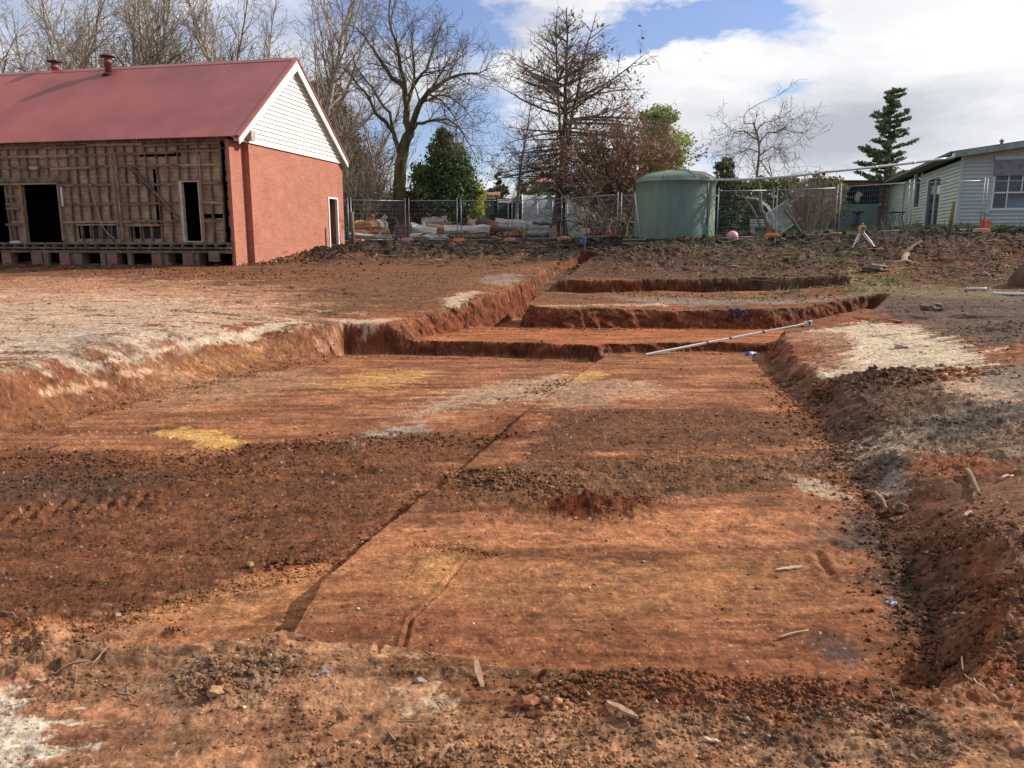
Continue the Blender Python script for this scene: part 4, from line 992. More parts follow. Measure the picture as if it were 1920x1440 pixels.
# ---- evergreens: leaf clumps through the volume
def blob_pts(rs, c, rad, n, shell=.45):
    d = rs.normal(size=(n, 3)); d /= np.linalg.norm(d, axis=1)[:, None]
    q = (shell+(1-shell)*rs.rand(n)**.7)[:, None]
    return np.array(c)+d*q*np.array(rad)
def leafy(name, label, px, D, clumps, leafm, size, seed, stems, barkm=TW_DARK, gap=.35, cat='tree', extra=None, twig=None, group=None):
    """clumps: (dx, dy, z, rx, ry, rz, leaves)"""
    rs = np.random.RandomState(seed); g = at(px, 450, D); z0 = gsurf(g.x, g.y)-.05
    t = thing(name, label, cat, (g.x, g.y, z0), 0, group)
    mb = MB()
    for s in stems: mb.tube([Vector(p) for p in s[0]], s[1], 6)
    mb.build('trunk', barkm, t, True)
    A = []
    for (dx, dy, z, rx, ry, rz, n) in clumps:
        n = int(n*1.5); k = max(8, int(n/70)); sub = blob_pts(rs, (dx, dy, z), (rx*.85, ry*.85, rz*.85), k, .35)
        for c in sub:
            m = int(n/k*rs.uniform(.4, 1.6)); rr = min(rx, rz)*rs.uniform(.22, .46)
            A.append(blob_pts(rs, c, (rr*1.3, rr*1.3, rr*.8), m, .2))
    A = np.vstack(A); A = A[A[:, 2] > .05]
    link_mesh('crown', leaves_mesh('crown', A, size*.82, seed), leafm, t)
    return t
# dark ivy-brown conifer behind the gable
leafy('conifer_tree', 'tall rust-brown and olive conifer rising behind the brick gable', 628, 58, [(0,0,3.2,3.2,2.2,3.2,6200),(.5,0,5.8,2.9,2.0,2.6,7200),(-.3,0,8.4,2.3,1.7,2.3,5600),(-.7,0,10.3,1.5,1.3,1.4,2600),(1.5,0,4,1.7,1.6,2.8,3000)], LEAF_RU, .11, 51, [([(0,0,-.1),(0,0,5),(-.4,0,9)], [.3,.2,.06])])
leafy('evergreen_tree', 'dense dark green evergreen behind the log pile', 838, 43.5, [(-.3,0,1.9,2.6,1.8,1.7,8500),(-.9,0,3.1,1.3,1.1,1.3,2600),(.1,0,3.2,2.0,1.5,1.6,6200),(.05,0,4.5,1.2,1.1,1.1,2800),(.0,0,5.4,.7,.7,.7,1000),(1.0,0,2.2,1.1,1,1.3,2000),(-1.3,0,3.3,.6,.6,.8,800)], LEAF_DG, .085, 52, [([(0,0,-.1),(0,0,4)], [.14,.05]),([(.9,-.6,-.1),(.8,-.5,2)], [.05,.03]),([(1.2,-.6,-.1),(1.3,-.5,2)], [.05,.03]),([(.6,-.7,-.1),(.7,-.5,2)], [.04,.03])], BIRCH)
leafy('golden_shrub', 'bright yellow-green shrub at the right foot of the dense evergreen', 888, 43, [(0,0,1.7,.65,.6,.9,1500),(.2,0,2.5,.5,.5,.6,700),(-.5,0,2.0,.5,.5,.7,600)], LEAF_YG, .075, 53, [([(0,0,-.1),(0,0,1.5)], [.05,.03])], cat='shrub')
leafy('maroon_shrub', 'dark maroon shrub between the mossy trunk and the dense evergreen', 790, 42.8, [(0,0,1.5,1.3,.9,1.2,3600),(-.3,0,2.2,.8,.8,.7,1400)], LEAF_PU, .07, 54, [([(0,0,-.1),(0,0,1.2)], [.05,.03])], cat='shrub')
leafy('laurel_shrub', 'glossy green laurel bush beside the brick gable corner', 690, 42.5, [(0,0,1.3,1.25,.9,1.1,3000),(.6,0,1.0,1.0,.8,.9,1600),(-.9,0,1.9,.7,.7,.9,1200)], LEAF_DG, .085, 55, [([(0,0,-.1),(0,0,1.2)], [.05,.03])], cat='shrub')
leafy('dark_shrub', 'shadowy evergreen bush behind the mossy trunk', 745, 47, [(0,0,1.6,2.0,.9,1.5,3600)], LEAF_CY, .09, 56, [([(0,0,-.1),(0,0,1.2)], [.05,.03])], cat='shrub')
leafy('distant_conifer', 'small pointed dark conifer far behind the black shade fence', 935, 75, [(0,0,2,1.9,1.5,2,1800),(0,0,4.3,1.1,1,1.5,1000),(0,0,5.8,.4,.4,.8,300)], LEAF_CY, .14, 57, [([(0,0,-.1),(0,0,4)], [.15,.05])])
leafy('distant_shrub', 'brownish bush far behind, left of the small dark conifer', 915, 80, [(0,0,1.8,2.2,1.5,2.2,1600)], LEAF_RU, .13, 58, [([(0,0,-.1),(0,0,2)], [.1,.05])], cat='shrub')
leafy('olive_shrub', 'olive green bush left of the far pink-roofed house', 1000, 56, [(0,0,2.0,1.9,1.3,1.7,2800),(.9,0,1.6,1.3,1,1.4,1200),(-.4,0,3.4,1.0,.8,.8,900)], LEAF_OL, .10, 59, [([(0,0,-.1),(0,0,2)], [.1,.05])], cat='shrub')
leafy('light_green_conifer', 'rounded light green conifer behind the russet-leaved bush', 1228, 52, [(0,0,3.0,2.0,1.8,2.6,5500),(.3,0,5.7,1.9,1.6,1.7,4900),(-.1,0,7.5,1.35,1.3,1.1,2600),(.8,0,4.2,1.0,1.2,1.9,2200)], LEAF_LG, .11, 60, [([(0,0,-.1),(0,0,4)], [.25,.1])])
leafy('cypress', 'narrow dark cypress just right of the water tank', 1352, 34.5, [(0,0,.9,.85,.75,1.0,3600),(0,0,2.0,.62,.6,1.0,3000),(0,0,2.9,.42,.4,.7,1500),(.25,0,1.5,.6,.55,.9,1500)], LEAF_CY, .055, 61, [([(0,0,-.1),(0,0,2)], [.12,.05])])
rs_ = np.random.RandomState(62); A = []; T = Tree(62); g = at(1650, 450, 57); z0 = gsurf(g.x, g.y)-.1
T.low.append(([Vector((0, 0, z)) for z in np.linspace(0, 10, 12)], list(np.linspace(.22, .03, 12)), 0))
for z in np.linspace(3.1, 9.9, 21):
    ln = (1.95-(z-3.1)*.20)*(.7+.6*rs_.rand())
    for k in range(6):
        a = rs_.uniform(0, 2*PI); l = max(.25, ln*rs_.uniform(.3, 1.3)); pts = [Vector((math.cos(a)*l*q, math.sin(a)*l*q, z+.3*l*q*q-.12*l*q)) for q in (0, .35, .7, 1)]
        T.high.append((pts, [.035, .025, .018, .01], 2))
        for q in np.linspace(.25, 1, max(3, int(l/.25))):
            m = rs_.randint(8, 60); c = (math.cos(a)*l*q, math.sin(a)*l*q, z+.3*l*q*q-.12*l*q+.03); A.append(blob_pts(rs_, c, (.24, .24, .13), m, .2))
t = finish(T, 'norfolk_pine', 'leafy layered evergreen tree rising behind the carport', (g.x, g.y, z0), TW_DARK, TW_DARK, None, (leaves_mesh('leaves', np.vstack(A), .085, 62), mat('pine_green', (.27, .30, .14), .8, col2=(.09, .115, .05), scale=1.1, trans=.15)))
for i, (px, w_, lb) in enumerate([(1395, 1.6, 'clipped olive hedge shrub right behind the cypress'), (1460, 2.3, 'tall olive hedge shrub behind the crooked fruit tree'), (1530, 1.9, 'sunlit olive hedge shrub left of the carport')]):
    leafy('hedge_shrub', lb, px, 47, [(0,0,1.7,w_,.9,1.6,2600),(-.5,0,3.0,w_*.6,.7,.7,900),(.7,0,2.9,w_*.55,.7,.7,900)], LEAF_OL, .085, 63+i, [([(0,0,-.1),(0,0,2)], [.08,.04])], cat='shrub', group='hedge behind the garden lawn')
# ---- russet bush
T = Tree(71); r = T.r
PR = Pset(n=[2.8, 3.6, 4.5], ang=[48, 46, 44], max=2, up=[.02, .05, .1], len=[lambda f, L: L*.5*(1.15-f*.6), lambda f, L: .55, lambda f, L: .3], rmin=.009, seg=[.4, .3, .2], wob=[.12, .18, .2], f0=[.15, .1, .1])
for k in range(30):
    a = r.uniform(0, 2*PI); q = r.uniform(.2, 1.35)
    limb(T, Vector((math.cos(a)*.25, math.sin(a)*.25, r.uniform(.0, 1.2))), Vector((math.cos(a)*q, math.sin(a)*q*.8, .95)), r.uniform(3.2, 5.0), .06, 0, PR, k < 4)
C = [tuple(pt+Vector((r.gauss(0, .10), r.gauss(0, .10), r.gauss(0, .10)))) for ps, rd, lv in T.high if lv >= 1 for pt in ps for _ in range(2) if r.random() < .55+.4*(pt.x > .0) and pt.z > 1.6+r.random()]
lf = leaves_mesh('leaves', C, .065, 6, .4)
g = at(1146, 450, 38.5); t = finish(T, 'russet_bush', 'broad bushy tree with clinging russet leaves left of the water tank', (g.x, g.y, gsurf(g.x, g.y)-.1), TW_GREY, TW_GREY, None, (lf, LEAF_BR))
t['category'] = 'tree'
leafy('ivy_bush', 'dark green ivy mass at the left foot of the russet bush', 1118, 39.8, [(0,0,2.2,1.0,.8,1.6,3200),(.2,0,3.2,.7,.6,.8,900),(1.1,.4,1.6,1.2,.8,1.3,2000)], LEAF_CY, .07, 66, [([(0,0,-.1),(0,0,2)], [.1,.05])], cat='shrub')
# arching wisteria-like bare shrub before the greenhouse
PW = Pset(n=[3.0, 3.0], ang=[45, 50], max=2, up=[-.25, -.5, -.6], len=[lambda f, L: .9, lambda f, L: .5], rmin=.010, seg=[.25, .2, .2], wob=[.16, .24, .2], f0=[.2, .1])
T = Tree(73); r = T.r
for k in range(15):
    a = r.uniform(0, 2*PI); limb(T, Vector((0, 0, 0)), Vector((math.cos(a)*.55, math.sin(a)*.5, 1)), r.uniform(2.2, 3.4), .03, 0, PW, k < 4)
g = at(1108, 450, 35.5); finish(T, 'arching_shrub', 'tangle of arching bare stems between the oak and the water tank', (g.x, g.y, gsurf(g.x, g.y)-.05), TW_GREY, TW_GREY)
T = Tree(74); r = T.r
limb(T, Vector((0, 0, -.1)), Vector((.05, 0, 1)), 2.4, .14, 0, PR, True)
g = at(1168, 450, 34.8); finish(T, 'stubby_tree', 'thick short trunk standing against the left side of the tank', (g.x, g.y, gsurf(g.x, g.y)-.05), BARK, TW_GREY)
# ---- crooked fruit tree with its tangled round head
D2 = 32.0; T = Tree(75); g = at(1440, 450, D2); T.org = Vector((g.x, g.y, gsurf(g.x, g.y)-.1))
PF = Pset(n=[3.6, 4.6, 4.6], ang=[58, 55, 50], max=3, up=[.0, .03, .08, .1], f0=[.2, .1, .1], angv=16, len=[lambda f, L: 1.25*(1.1-f*.4), lambda f, L: .6, lambda f, L: .32], rmin=.006, rr=.5, slim=.018, wob=[.14, .2, .24, .2], seg=[.22, .16, .12, .1])
traced(T, D2, [(1440,452),(1441,430),(1435,405),(1426,392),(1425,365),(1420,330),(1424,290),(1420,255),(1412,230)], .10, .03, (0, 0), PF, .9, .55)
traced(T, D2, [(1436,440),(1424,420),(1408,385),(1392,366),(1382,350)], .05, .02, (0, -.4), PF, .2, .6)
traced(T, D2, [(1424,300),(1440,320),(1448,335),(1445,310),(1440,300)], .03, .02, (0, -.2), PF, .2, .6)
traced(T, D2, [(1420,262),(1395,245),(1378,250),(1360,270)], .03, .01, (0, .5), PF, 1.2, .2)
traced(T, D2, [(1421,270),(1440,250),(1470,245),(1500,250),(1515,245)], .035, .01, (0, -.5), PF, 1.0, .2)
traced(T, D2, [(1424,290),(1450,275),(1470,290),(1480,315)], .03, .01, (0, .6), PF, 1.2, .2)
traced(T, D2, [(1422,285),(1400,280),(1380,290),(1368,305)], .03, .01, (0, -.6), PF, 1.2, .2)
traced(T, D2, [(1414,232),(1395,232),(1394,215),(1410,200),(1440,188),(1455,183)], .02, .007, (0, .2), PF, .15, .3)
traced(T, D2, [(1418,250),(1430,230),(1450,225),(1462,238)], .03, .01, (0, .3), PF, 1.2, .2)
finish(T, 'fruit_tree', 'small crooked bare fruit tree with a tangled round head right of the pink ball', T.org, TW_GREY, TW_DARK)
# ---- bushy bare shrub with many cane-like stems
PC = Pset(n=[2.6, 2.6], ang=[22, 26], max=2, up=[.05, .1, .1], len=[lambda f, L: L*.36*(1.2-f), lambda f, L: .35], rmin=.007, seg=[.35, .25, .2], wob=[.06, .12, .14], f0=[.25, .1])
T = Tree(76); r = T.r
for k in range(60):
    a = r.uniform(0, 2*PI); q = r.uniform(.05, .5); limb(T, Vector((math.cos(a)*.22, math.sin(a)*.2, 0)), Vector((math.cos(a)*q, math.sin(a)*q, 1)), r.uniform(1.5, 2.7), .016, 0, PC, k < 6)
g = at(1508, 450, 33); finish(T, 'cane_shrub', 'fan of many brown bare canes behind the fence left of the carport', (g.x, g.y, gsurf(g.x, g.y)-.05), TW_PALE, TW_GREY)
T = Tree(77); r = T.r
for k in range(70):
    a = r.uniform(0, 2*PI); q = r.uniform(.05, .38); limb(T, Vector((math.cos(a)*.4, math.sin(a)*.3, 0)), Vector((math.cos(a)*q, math.sin(a)*q, 1)), r.uniform(1.5, 2.5), .014, 0, PC, k < 6)
C = [tuple(pt) for ps, rd, lv in T.high for pt in ps if r.random() < .25]
g = at(1530, 450, 36); finish(T, 'twiggy_shrub', 'dense twiggy brown shrub pressed against the left end of the carport', (g.x, g.y, gsurf(g.x, g.y)-.05), TW_PALE, TW_GREY, None, (leaves_mesh('leaves', C, .03, 9), mat('dry_leaf', (.30, .24, .13), .9, trans=.2)))
# dry flower heads and low scrub by the logs
T = Tree(78); r = T.r
for k in range(26):
    a = r.uniform(0, 2*PI); q = r.uniform(.05, .8); limb(T, Vector((math.cos(a)*.2, math.sin(a)*.2, 0)), Vector((math.cos(a)*q, math.sin(a)*q, 1)), r.uniform(.8, 1.4), .015, 0, PC, k < 4)
g = at(815, 450, 41.5); finish(T, 'dry_shrub', 'straw-coloured dry shrub between the mossy trunk and the evergreen stems', (g.x, g.y, gsurf(g.x, g.y)-.05), mat('straw', (.40, .30, .18), .9, trans=.1), mat('straw', (.40, .30, .18)))
T = Tree(79); r = T.r
for k in range(18):
    a = r.uniform(0, 2*PI); q = r.uniform(.2, 1.0); limb(T, Vector((math.cos(a)*.2, math.sin(a)*.2, 0)), Vector((math.cos(a)*q, math.sin(a)*q, .8)), r.uniform(.5, 1.0), .010, 0, PC, k < 4)
g = at(1690, 450, 27); finish(T, 'weedy_shrub', 'leaning dead brown weed stalks beside the survey tripod', (g.x-.3, g.y, gsurf(g.x, g.y)-.05), TW_GREY, TW_GREY)

# ---- brown undergrowth right of the brick corner, and the belt of trees far behind everything
for i, (px, D, w_, h_, lb) in enumerate([(650, 50, 1.6, 3.4, 'dense brown thicket of twigs behind the brick gable corner'), (700, 52, 1.8, 2.8, 'brown undergrowth behind the laurel bush'), (752, 54, 1.9, 2.2, 'brown undergrowth behind the mossy trunk')]):
    T = Tree(90+i); r = T.r
    for k in range(34):
        x_ = r.uniform(-w_, w_); limb(T, Vector((x_, r.uniform(-.6, .6), 0)), Vector((r.gauss(0, .2), r.gauss(0, .2), 1)), h_*r.uniform(.7, 1.5), .03, 0, PT, k < 5)
    g = at(px, 450, D); finish(T, 'undergrowth_shrub', lb, (g.x, g.y, gsurf(g.x, g.y)-.1), TW_GREY, TW_GREY, 'brown undergrowth behind the fence')
rs_ = np.random.RandomState(99); A = []
for k in range(520):
    a = math.radians(-46+92*(k+rs_.rand())/520); D = rs_.uniform(78, 120); x_ = math.sin(a)*D; y_ = math.cos(a)*D
    h_ = rs_.uniform(2.2, 4.4)*(1 if x_ < 28 else 1.15); z_ = gsurf(x_, y_)
    A.append(blob_pts(rs_, (x_, y_, z_+h_*.45), (rs_.uniform(1.2, 2.6), 1.5, h_*.55), 190, .3))
kind(link_mesh('distant_woods', leaves_mesh('distant_woods', np.vstack(A), .24, 5), mat('woods_leaf', (.16, .155, .075), .9, col2=(.06, .06, .035), scale=.15)), 'stuff')
# ------------------------------------------------------------------ brick building
def brick_mat(name, c1, c2, mortar, ms=.008):
    m = bpy.data.materials.new(name); m.use_nodes = True; nt = m.node_tree; N = nt.nodes; Lk = nt.links
    b = N['Principled BSDF']; b.inputs['Roughness'].default_value = .88; b.inputs['Specular IOR Level'].default_value = .2
    uv = N.new('ShaderNodeUVMap'); uv.uv_map = 'UVMap'
    br = N.new('ShaderNodeTexBrick'); br.inputs['Scale'].default_value = 1; br.inputs['Brick Width'].default_value = .24; br.inputs['Row Height'].default_value = .086
    br.inputs['Mortar Size'].default_value = ms; br.inputs['Mortar Smooth'].default_value = .3; br.inputs['Bias'].default_value = 0
    br.inputs['Color1'].default_value = (*c1, 1); br.inputs['Color2'].default_value = (*c2, 1); br.inputs['Mortar'].default_value = (*mortar, 1)
    Lk.new(uv.outputs[0], br.inputs['Vector'])
    no = N.new('ShaderNodeTexNoise'); no.inputs['Scale'].default_value = 1.3; no.inputs['Detail'].default_value = 8; no.inputs['Roughness'].default_value = .7; Lk.new(uv.outputs[0], no.inputs['Vector'])
    mr = N.new('ShaderNodeMapRange'); mr.inputs[1].default_value = .3; mr.inputs[2].default_value = .7; mr.inputs[3].default_value = .82; mr.inputs[4].default_value = 1.14; Lk.new(no.outputs['Fac'], mr.inputs[0])
    mx = N.new('ShaderNodeVectorMath'); mx.operation = 'SCALE'; Lk.new(br.outputs['Color'], mx.inputs[0]); Lk.new(mr.outputs[0], mx.inputs['Scale']); Lk.new(mx.outputs[0], b.inputs['Base Color'])
    bp = N.new('ShaderNodeBump'); bp.inputs['Distance'].default_value = .006; bp.invert = True; Lk.new(br.outputs['Fac'], bp.inputs['Height']); Lk.new(bp.outputs[0], b.inputs['Normal'])
    return m
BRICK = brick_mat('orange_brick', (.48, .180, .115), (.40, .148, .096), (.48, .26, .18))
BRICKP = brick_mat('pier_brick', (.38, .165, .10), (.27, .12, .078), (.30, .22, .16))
ROOFM = mat('roof_red_steel', (.31, .074, .066), .40, .16, scale=.5, spec=.5, detail=3)
WHITEP = mat('white_paint', (.80, .78, .70), .55, .05, scale=2)
TIMB = mat('old_timber', (.28, .205, .13), .9, col2=(.10, .074, .05), scale=3, stretch=(1, 1, 1), bump=.004, bscale=30)
TIMBL = mat('new_timber', (.44, .31, .18), .85, col2=(.26, .17, .10), scale=3)
LINE = mat('lining_board', (.58, .41, .25), .9, col2=(.29, .20, .12), scale=2.2, bump=.003)
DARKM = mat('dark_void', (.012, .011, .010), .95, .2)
CONC = mat('rough_concrete', (.28, .215, .15), .95, col2=(.16, .11, .075), scale=5, bump=.01, bscale=20)
LA = math.radians(12)
ux = Vector((-math.cos(LA), math.sin(LA), 0)); uy = Vector((math.sin(LA), math.cos(LA), 0))     # along the front (to the left), along the gable (away)
A0 = at(441, 450, 26.0); A0.z = 0
def LW(t, s, z): return Vector((A0.x, A0.y, 0))+ux*t+uy*s+Vector((0, 0, z))
def on_wall(px, py, O, d):
    """(distance along d from O, z) where a photo pixel meets the vertical plane through O along d"""
    a, b = ray(px, py)
    # O.x+d.x*t = a*(O.y+d.y*t)
    t = (a*O.y-O.x)/(d.x-a*d.y); Y = O.y+d.y*t
    return t, EYE+b*Y
def fw(px, py): return on_wall(px, py, A0, ux)
def gw(px, py): return on_wall(px, py, A0-ux*.22, uy)
W = 8.25; Wh = W/2; ZF = 1.50; ZG = .66; ZE = 5.02; ZR = 8.15; LT = 15.0
Bd = thing('brick_building', 'long brick building with a red corrugated roof and its front wall stripped to bare studs', 'building', (A0.x, A0.y, ZG))
inv = Matrix.Translation(-Vector((A0.x, A0.y, ZG)))
rot = Matrix(((ux.x, uy.x, 0, 0), (ux.y, uy.y, 0, 0), (0, 0, 1, 0), (0, 0, 0, 1)))      # local axes (t, s, z)
class LB(MB):
    """boxes in building coordinates t (left), s (away), z"""
    def q(s, t0, t1, s0, s1, z0, z1):
        vs = [(t, u, z) for t in (t0, t1) for u in (s0, s1) for z in (z0, z1)]
        P = [LW(*v)-Vector((A0.x, A0.y, ZG)) for v in vs]
        # front axis ux is mirrored against x, so the winding is kept outward here
        return s.add(P, [(0, 2, 3, 1), (4, 5, 7, 6), (0, 1, 5, 4), (2, 6, 7, 3), (0, 4, 6, 2), (1, 3, 7, 5)])
    def p(s, pts, faces):
        return s.add([LW(*v)-Vector((A0.x, A0.y, ZG)) for v in pts], faces)
    def ba(s, a, b, w, h, up=(0, 0, 1)):
        o = Vector((A0.x, A0.y, ZG)); return s.bar(LW(*a)-o, LW(*b)-o, w, h, up)
def uvw(co, n):
    # metres along the wall whichever way it faces
    t = co.x*ux.x+co.y*ux.y; s = co.x*uy.x+co.y*uy.y
    return ((t if abs(n.x*uy.x+n.y*uy.y) > abs(n.x*ux.x+n.y*ux.y) else s), co.z)
# gable wall of brick with its door opening
ds0, dz1 = gw(615, 372); ds1, _ = gw(632, 376); dz0 = gw(624, 463)[1]
g = LB(); o = -.22
g.q(0, .11, -.02, .79, .75, 4.84)            # narrow set-back strip at the front corner (the edge of the lost front wall)
g.q(o, .10, .80, ds0, .45, 4.84); g.q(o, .10, ds1, W, .45, 4.84); g.q(o, .10, ds0, ds1, dz1, 4.84); g.q(o, .10, ds0, ds1, .45, dz0)
g.build('gable_wall', BRICK, Bd, uv=uvw)
df = LB(); 
df.q(o-.03, o+.08, ds0-.03, ds0+.05, dz0, dz1+.06); df.q(o-.03, o+.08, ds1-.05, ds1+.03, dz0, dz1+.06); df.q(o-.03, o+.08, ds0+.05, ds1-.05, dz1, dz1+.06)
fr = df.build('door_frame', WHITEP, Bd)
dd = LB(); dd.q(.02, .05, ds0+.05, ds0+.05+(ds1-ds0)*.75, dz0, dz1); dd.build('door', mat('door_maroon', (.10, .035, .025), .6), Bd)
# end strip of front brick skin, broken edge
e = LB(); rr = random.Random(4)
z = .75
while z < 4.8:
    k = rr.uniform(.0, .06); e.q(.11, .12+k, -.03, .09, z, z+.08); z += .086
e.build('broken_brick_edge', BRICKP, Bd, uv=uvw)
# back and far walls
b = LB(); b.q(.12, LT, W-.12, W, .45, 4.84)
b2 = LB(); b2.q(LT-.1, LT, 0.2, W-.13, .45, 4.84)
# rear wall has a window seen through the opening
wt0, _ = on_wall(76, 350, LW(0, W, 0), ux); wt1, _ = on_wall(109, 350, LW(0, W, 0), ux)
wz0 = on_wall(90, 376, LW(0, W, 0), ux)[1]; wz1 = wz0+1.5
b = LB(); b.q(.12, wt0, W-.12, W, .45, 4.84); b.q(wt1, LT, W-.12, W, .45, 4.84); b.q(wt0, wt1, W-.12, W, .45, wz0); b.q(wt0, wt1, W-.12, W, wz1, 4.84)
b.v += b2.v[:]; 
b.f += [tuple(i+len(b.v)-len(b2.v) for i in f) for f in b2.f]
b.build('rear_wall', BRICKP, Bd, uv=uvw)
wf = LB(); wf.q(wt0-.05, wt0, W-.18, W-.11, wz0, wz1); wf.q(wt1, wt1+.05, W-.18, W-.11, wz0, wz1); wf.q(wt0-.05, wt1+.05, W-.18, W-.12, wz0-.06, wz0); wf.build('window_frame', WHITEP, Bd)
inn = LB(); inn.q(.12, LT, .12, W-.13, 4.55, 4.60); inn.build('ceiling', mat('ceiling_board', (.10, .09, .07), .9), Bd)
fl_ = LB(); fl_.q(.12, LT, .10, W-.13, ZF-.05, ZF); fl_.build('floor_boards', TIMB, Bd)
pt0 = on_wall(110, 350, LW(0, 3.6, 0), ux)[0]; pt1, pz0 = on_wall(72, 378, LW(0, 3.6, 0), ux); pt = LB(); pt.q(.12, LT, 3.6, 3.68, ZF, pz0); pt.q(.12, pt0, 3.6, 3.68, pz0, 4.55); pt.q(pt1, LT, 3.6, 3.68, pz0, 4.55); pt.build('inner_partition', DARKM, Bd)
# gable triangle in weatherboards, set back in the verge
VO = -.46                                   # outer edge of the verge
def slope_z(s): return ZE+(ZR-ZE)*(1-abs(s-Wh)/Wh)
wb = LB(); n = 20; z0 = 4.86
for i in range(n):
    za = z0+i*.155; zb = za+.155
    if za > ZR-.45: break
    def half(z): return max(.02, (ZR-z)/(ZR-ZE)*Wh-.06)
    ha, hb = half(za), half(zb)
    ta, tb = o-.055, o-.012
    wb.p([(ta, Wh-ha, za), (ta, Wh+ha, za), (tb, Wh+hb, zb), (tb, Wh-hb, zb), (o+.05, Wh-ha, za), (o+.05, Wh+ha, za), (o+.05, Wh+hb, zb), (o+.05, Wh-hb, zb)],
         [(0, 3, 2, 1), (4, 5, 6, 7), (0, 1, 5, 4), (1, 2, 6, 5), (3, 0, 4, 7)])
wb.build('gable_weatherboards', WHITEP, Bd)
lg = LB(); lg.q(o-.06, o+.1, .1, W-.1, 4.80, 4.85); lg.build('ledge', WHITEP, Bd)
# barge boards and soffit
for nm, sg in (('barge_board', -1), ('barge_board', 1)):
    m_ = LB(); ov = .12; s_e = Wh+sg*(Wh+ov); ze_ = slope_z(Wh+sg*Wh)-(ZR-ZE)/Wh*ov
    nrm = .30
    m_.p([(VO, Wh, ZR-.02), (VO, s_e, ze_-.02), (VO, s_e, ze_-.02-nrm*.85), (VO, Wh, ZR-.02-nrm*1.25),
          (VO+.04, Wh, ZR-.02), (VO+.04, s_e, ze_-.02), (VO+.04, s_e, ze_-.02-nrm*.85), (VO+.04, Wh, ZR-.02-nrm*1.25)],
         [(0, 1, 2, 3), (7, 6, 5, 4), (0, 4, 5, 1), (2, 6, 7, 3), (1, 5, 6, 2)])
    m_.build(nm, WHITEP, Bd)
    m_ = LB()
    m_.p([(VO+.04, Wh, ZR-.10), (VO+.04, s_e, ze_-.10), (o-.03, s_e, ze_-.10), (o-.03, Wh, ZR-.10), (VO+.04, Wh, ZR-.12), (VO+.04, s_e, ze_-.12), (o-.03, s_e, ze_-.12), (o-.03, Wh, ZR-.12)],
         [(0, 1, 2, 3), (7, 6, 5, 4), (0, 4, 5, 1), (2, 6, 7, 3)])
    m_.build('soffit', WHITEP, Bd)
bx = LB(); s_, z_ = on_wall(463, 248, LW(VO, 0, 0), uy); bx.q(o-.28, o-.02, .55, .80, 4.86, 5.18); bx.build('meter_box', mat('dusty_box', (.42, .36, .27), .8), Bd)
# corrugated roof, real corrugation
def corr_roof(name, sgn):
    pitch = .105; nn = int((LT+.2-VO)/pitch*5); ts = np.linspace(VO+.02, LT+.2, nn)
    dz = .017*np.sin(ts/pitch*2*PI)
    s1 = Wh+sgn*(Wh+.20); rows_ = []
    for (s, z) in ((Wh+sgn*.01, ZR+.03), (s1, slope_z(Wh+sgn*Wh)-(ZR-ZE)/Wh*.20+.03)):
        P = np.array([LW(t, s, z)-Vector((A0.x, A0.y, ZG)) for t in ts]); P[:, 2] += dz; rows_.append(P)
    V = np.vstack(rows_+[r_-np.array([0, 0, .004]) for r_ in rows_]); i = np.arange(nn-1)
    F1 = np.stack([i, i+1, i+1+nn, i+nn], -1); F2 = np.stack([i+2*nn, i+3*nn, i+1+3*nn, i+1+2*nn], -1)
    if sgn < 0: F1 = F1[:, ::-1]; F2 = F2[:, ::-1]
    me = np_mesh(name, V, np.vstack([F1, F2])); return link_mesh(name, me, ROOFM, Bd, True)
corr_roof('roof', -1); corr_roof('roof', 1)
rc = LB()
for sg in (-1, 1):
    zz = ZR+.055; k = (ZR-ZE)/Wh
    rc.p([(VO, Wh, zz), (LT+.2, Wh, zz), (LT+.2, Wh+sg*.17, zz-.17*k), (VO, Wh+sg*.17, zz-.17*k)], [(0, 1, 2, 3) if sg < 0 else (3, 2, 1, 0)])
rc.build('ridge_cap', ROOFM, Bd)
vg = LB(); 
for sg in (-1, 1):
    s_e = Wh+sg*(Wh+.20); ze_ = ZE-(ZR-ZE)/Wh*.20
    vg.p([(VO-.03, Wh, ZR+.06), (VO-.03, s_e, ze_+.05), (VO+.10, s_e, ze_+.055), (VO+.10, Wh, ZR+.065), (VO-.03, Wh, ZR-.04), (VO-.03, s_e, ze_-.05)], [(0, 1, 2, 3) if sg > 0 else (3, 2, 1, 0), (0, 4, 5, 1) if sg > 0 else (1, 5, 4, 0)])
vg.build('verge_flashing', ROOFM, Bd)
# dark eave void: rafter tails and plate
ev = LB(); ev.q(.1, LT, .02, .14, 4.80, 4.90); ev.q(.1, LT, .05, .08, 4.90, 5.035)
ev.build('eave_plate', TIMB, Bd)
t = .3
rf = LB()
while t < LT:
    rf.ba((t, -.12, 4.86), (t, 1.2, 4.86+1.32*(ZR-ZE)/Wh), .045, .1); t += .6
rf.build('rafter_tails', TIMB, Bd)
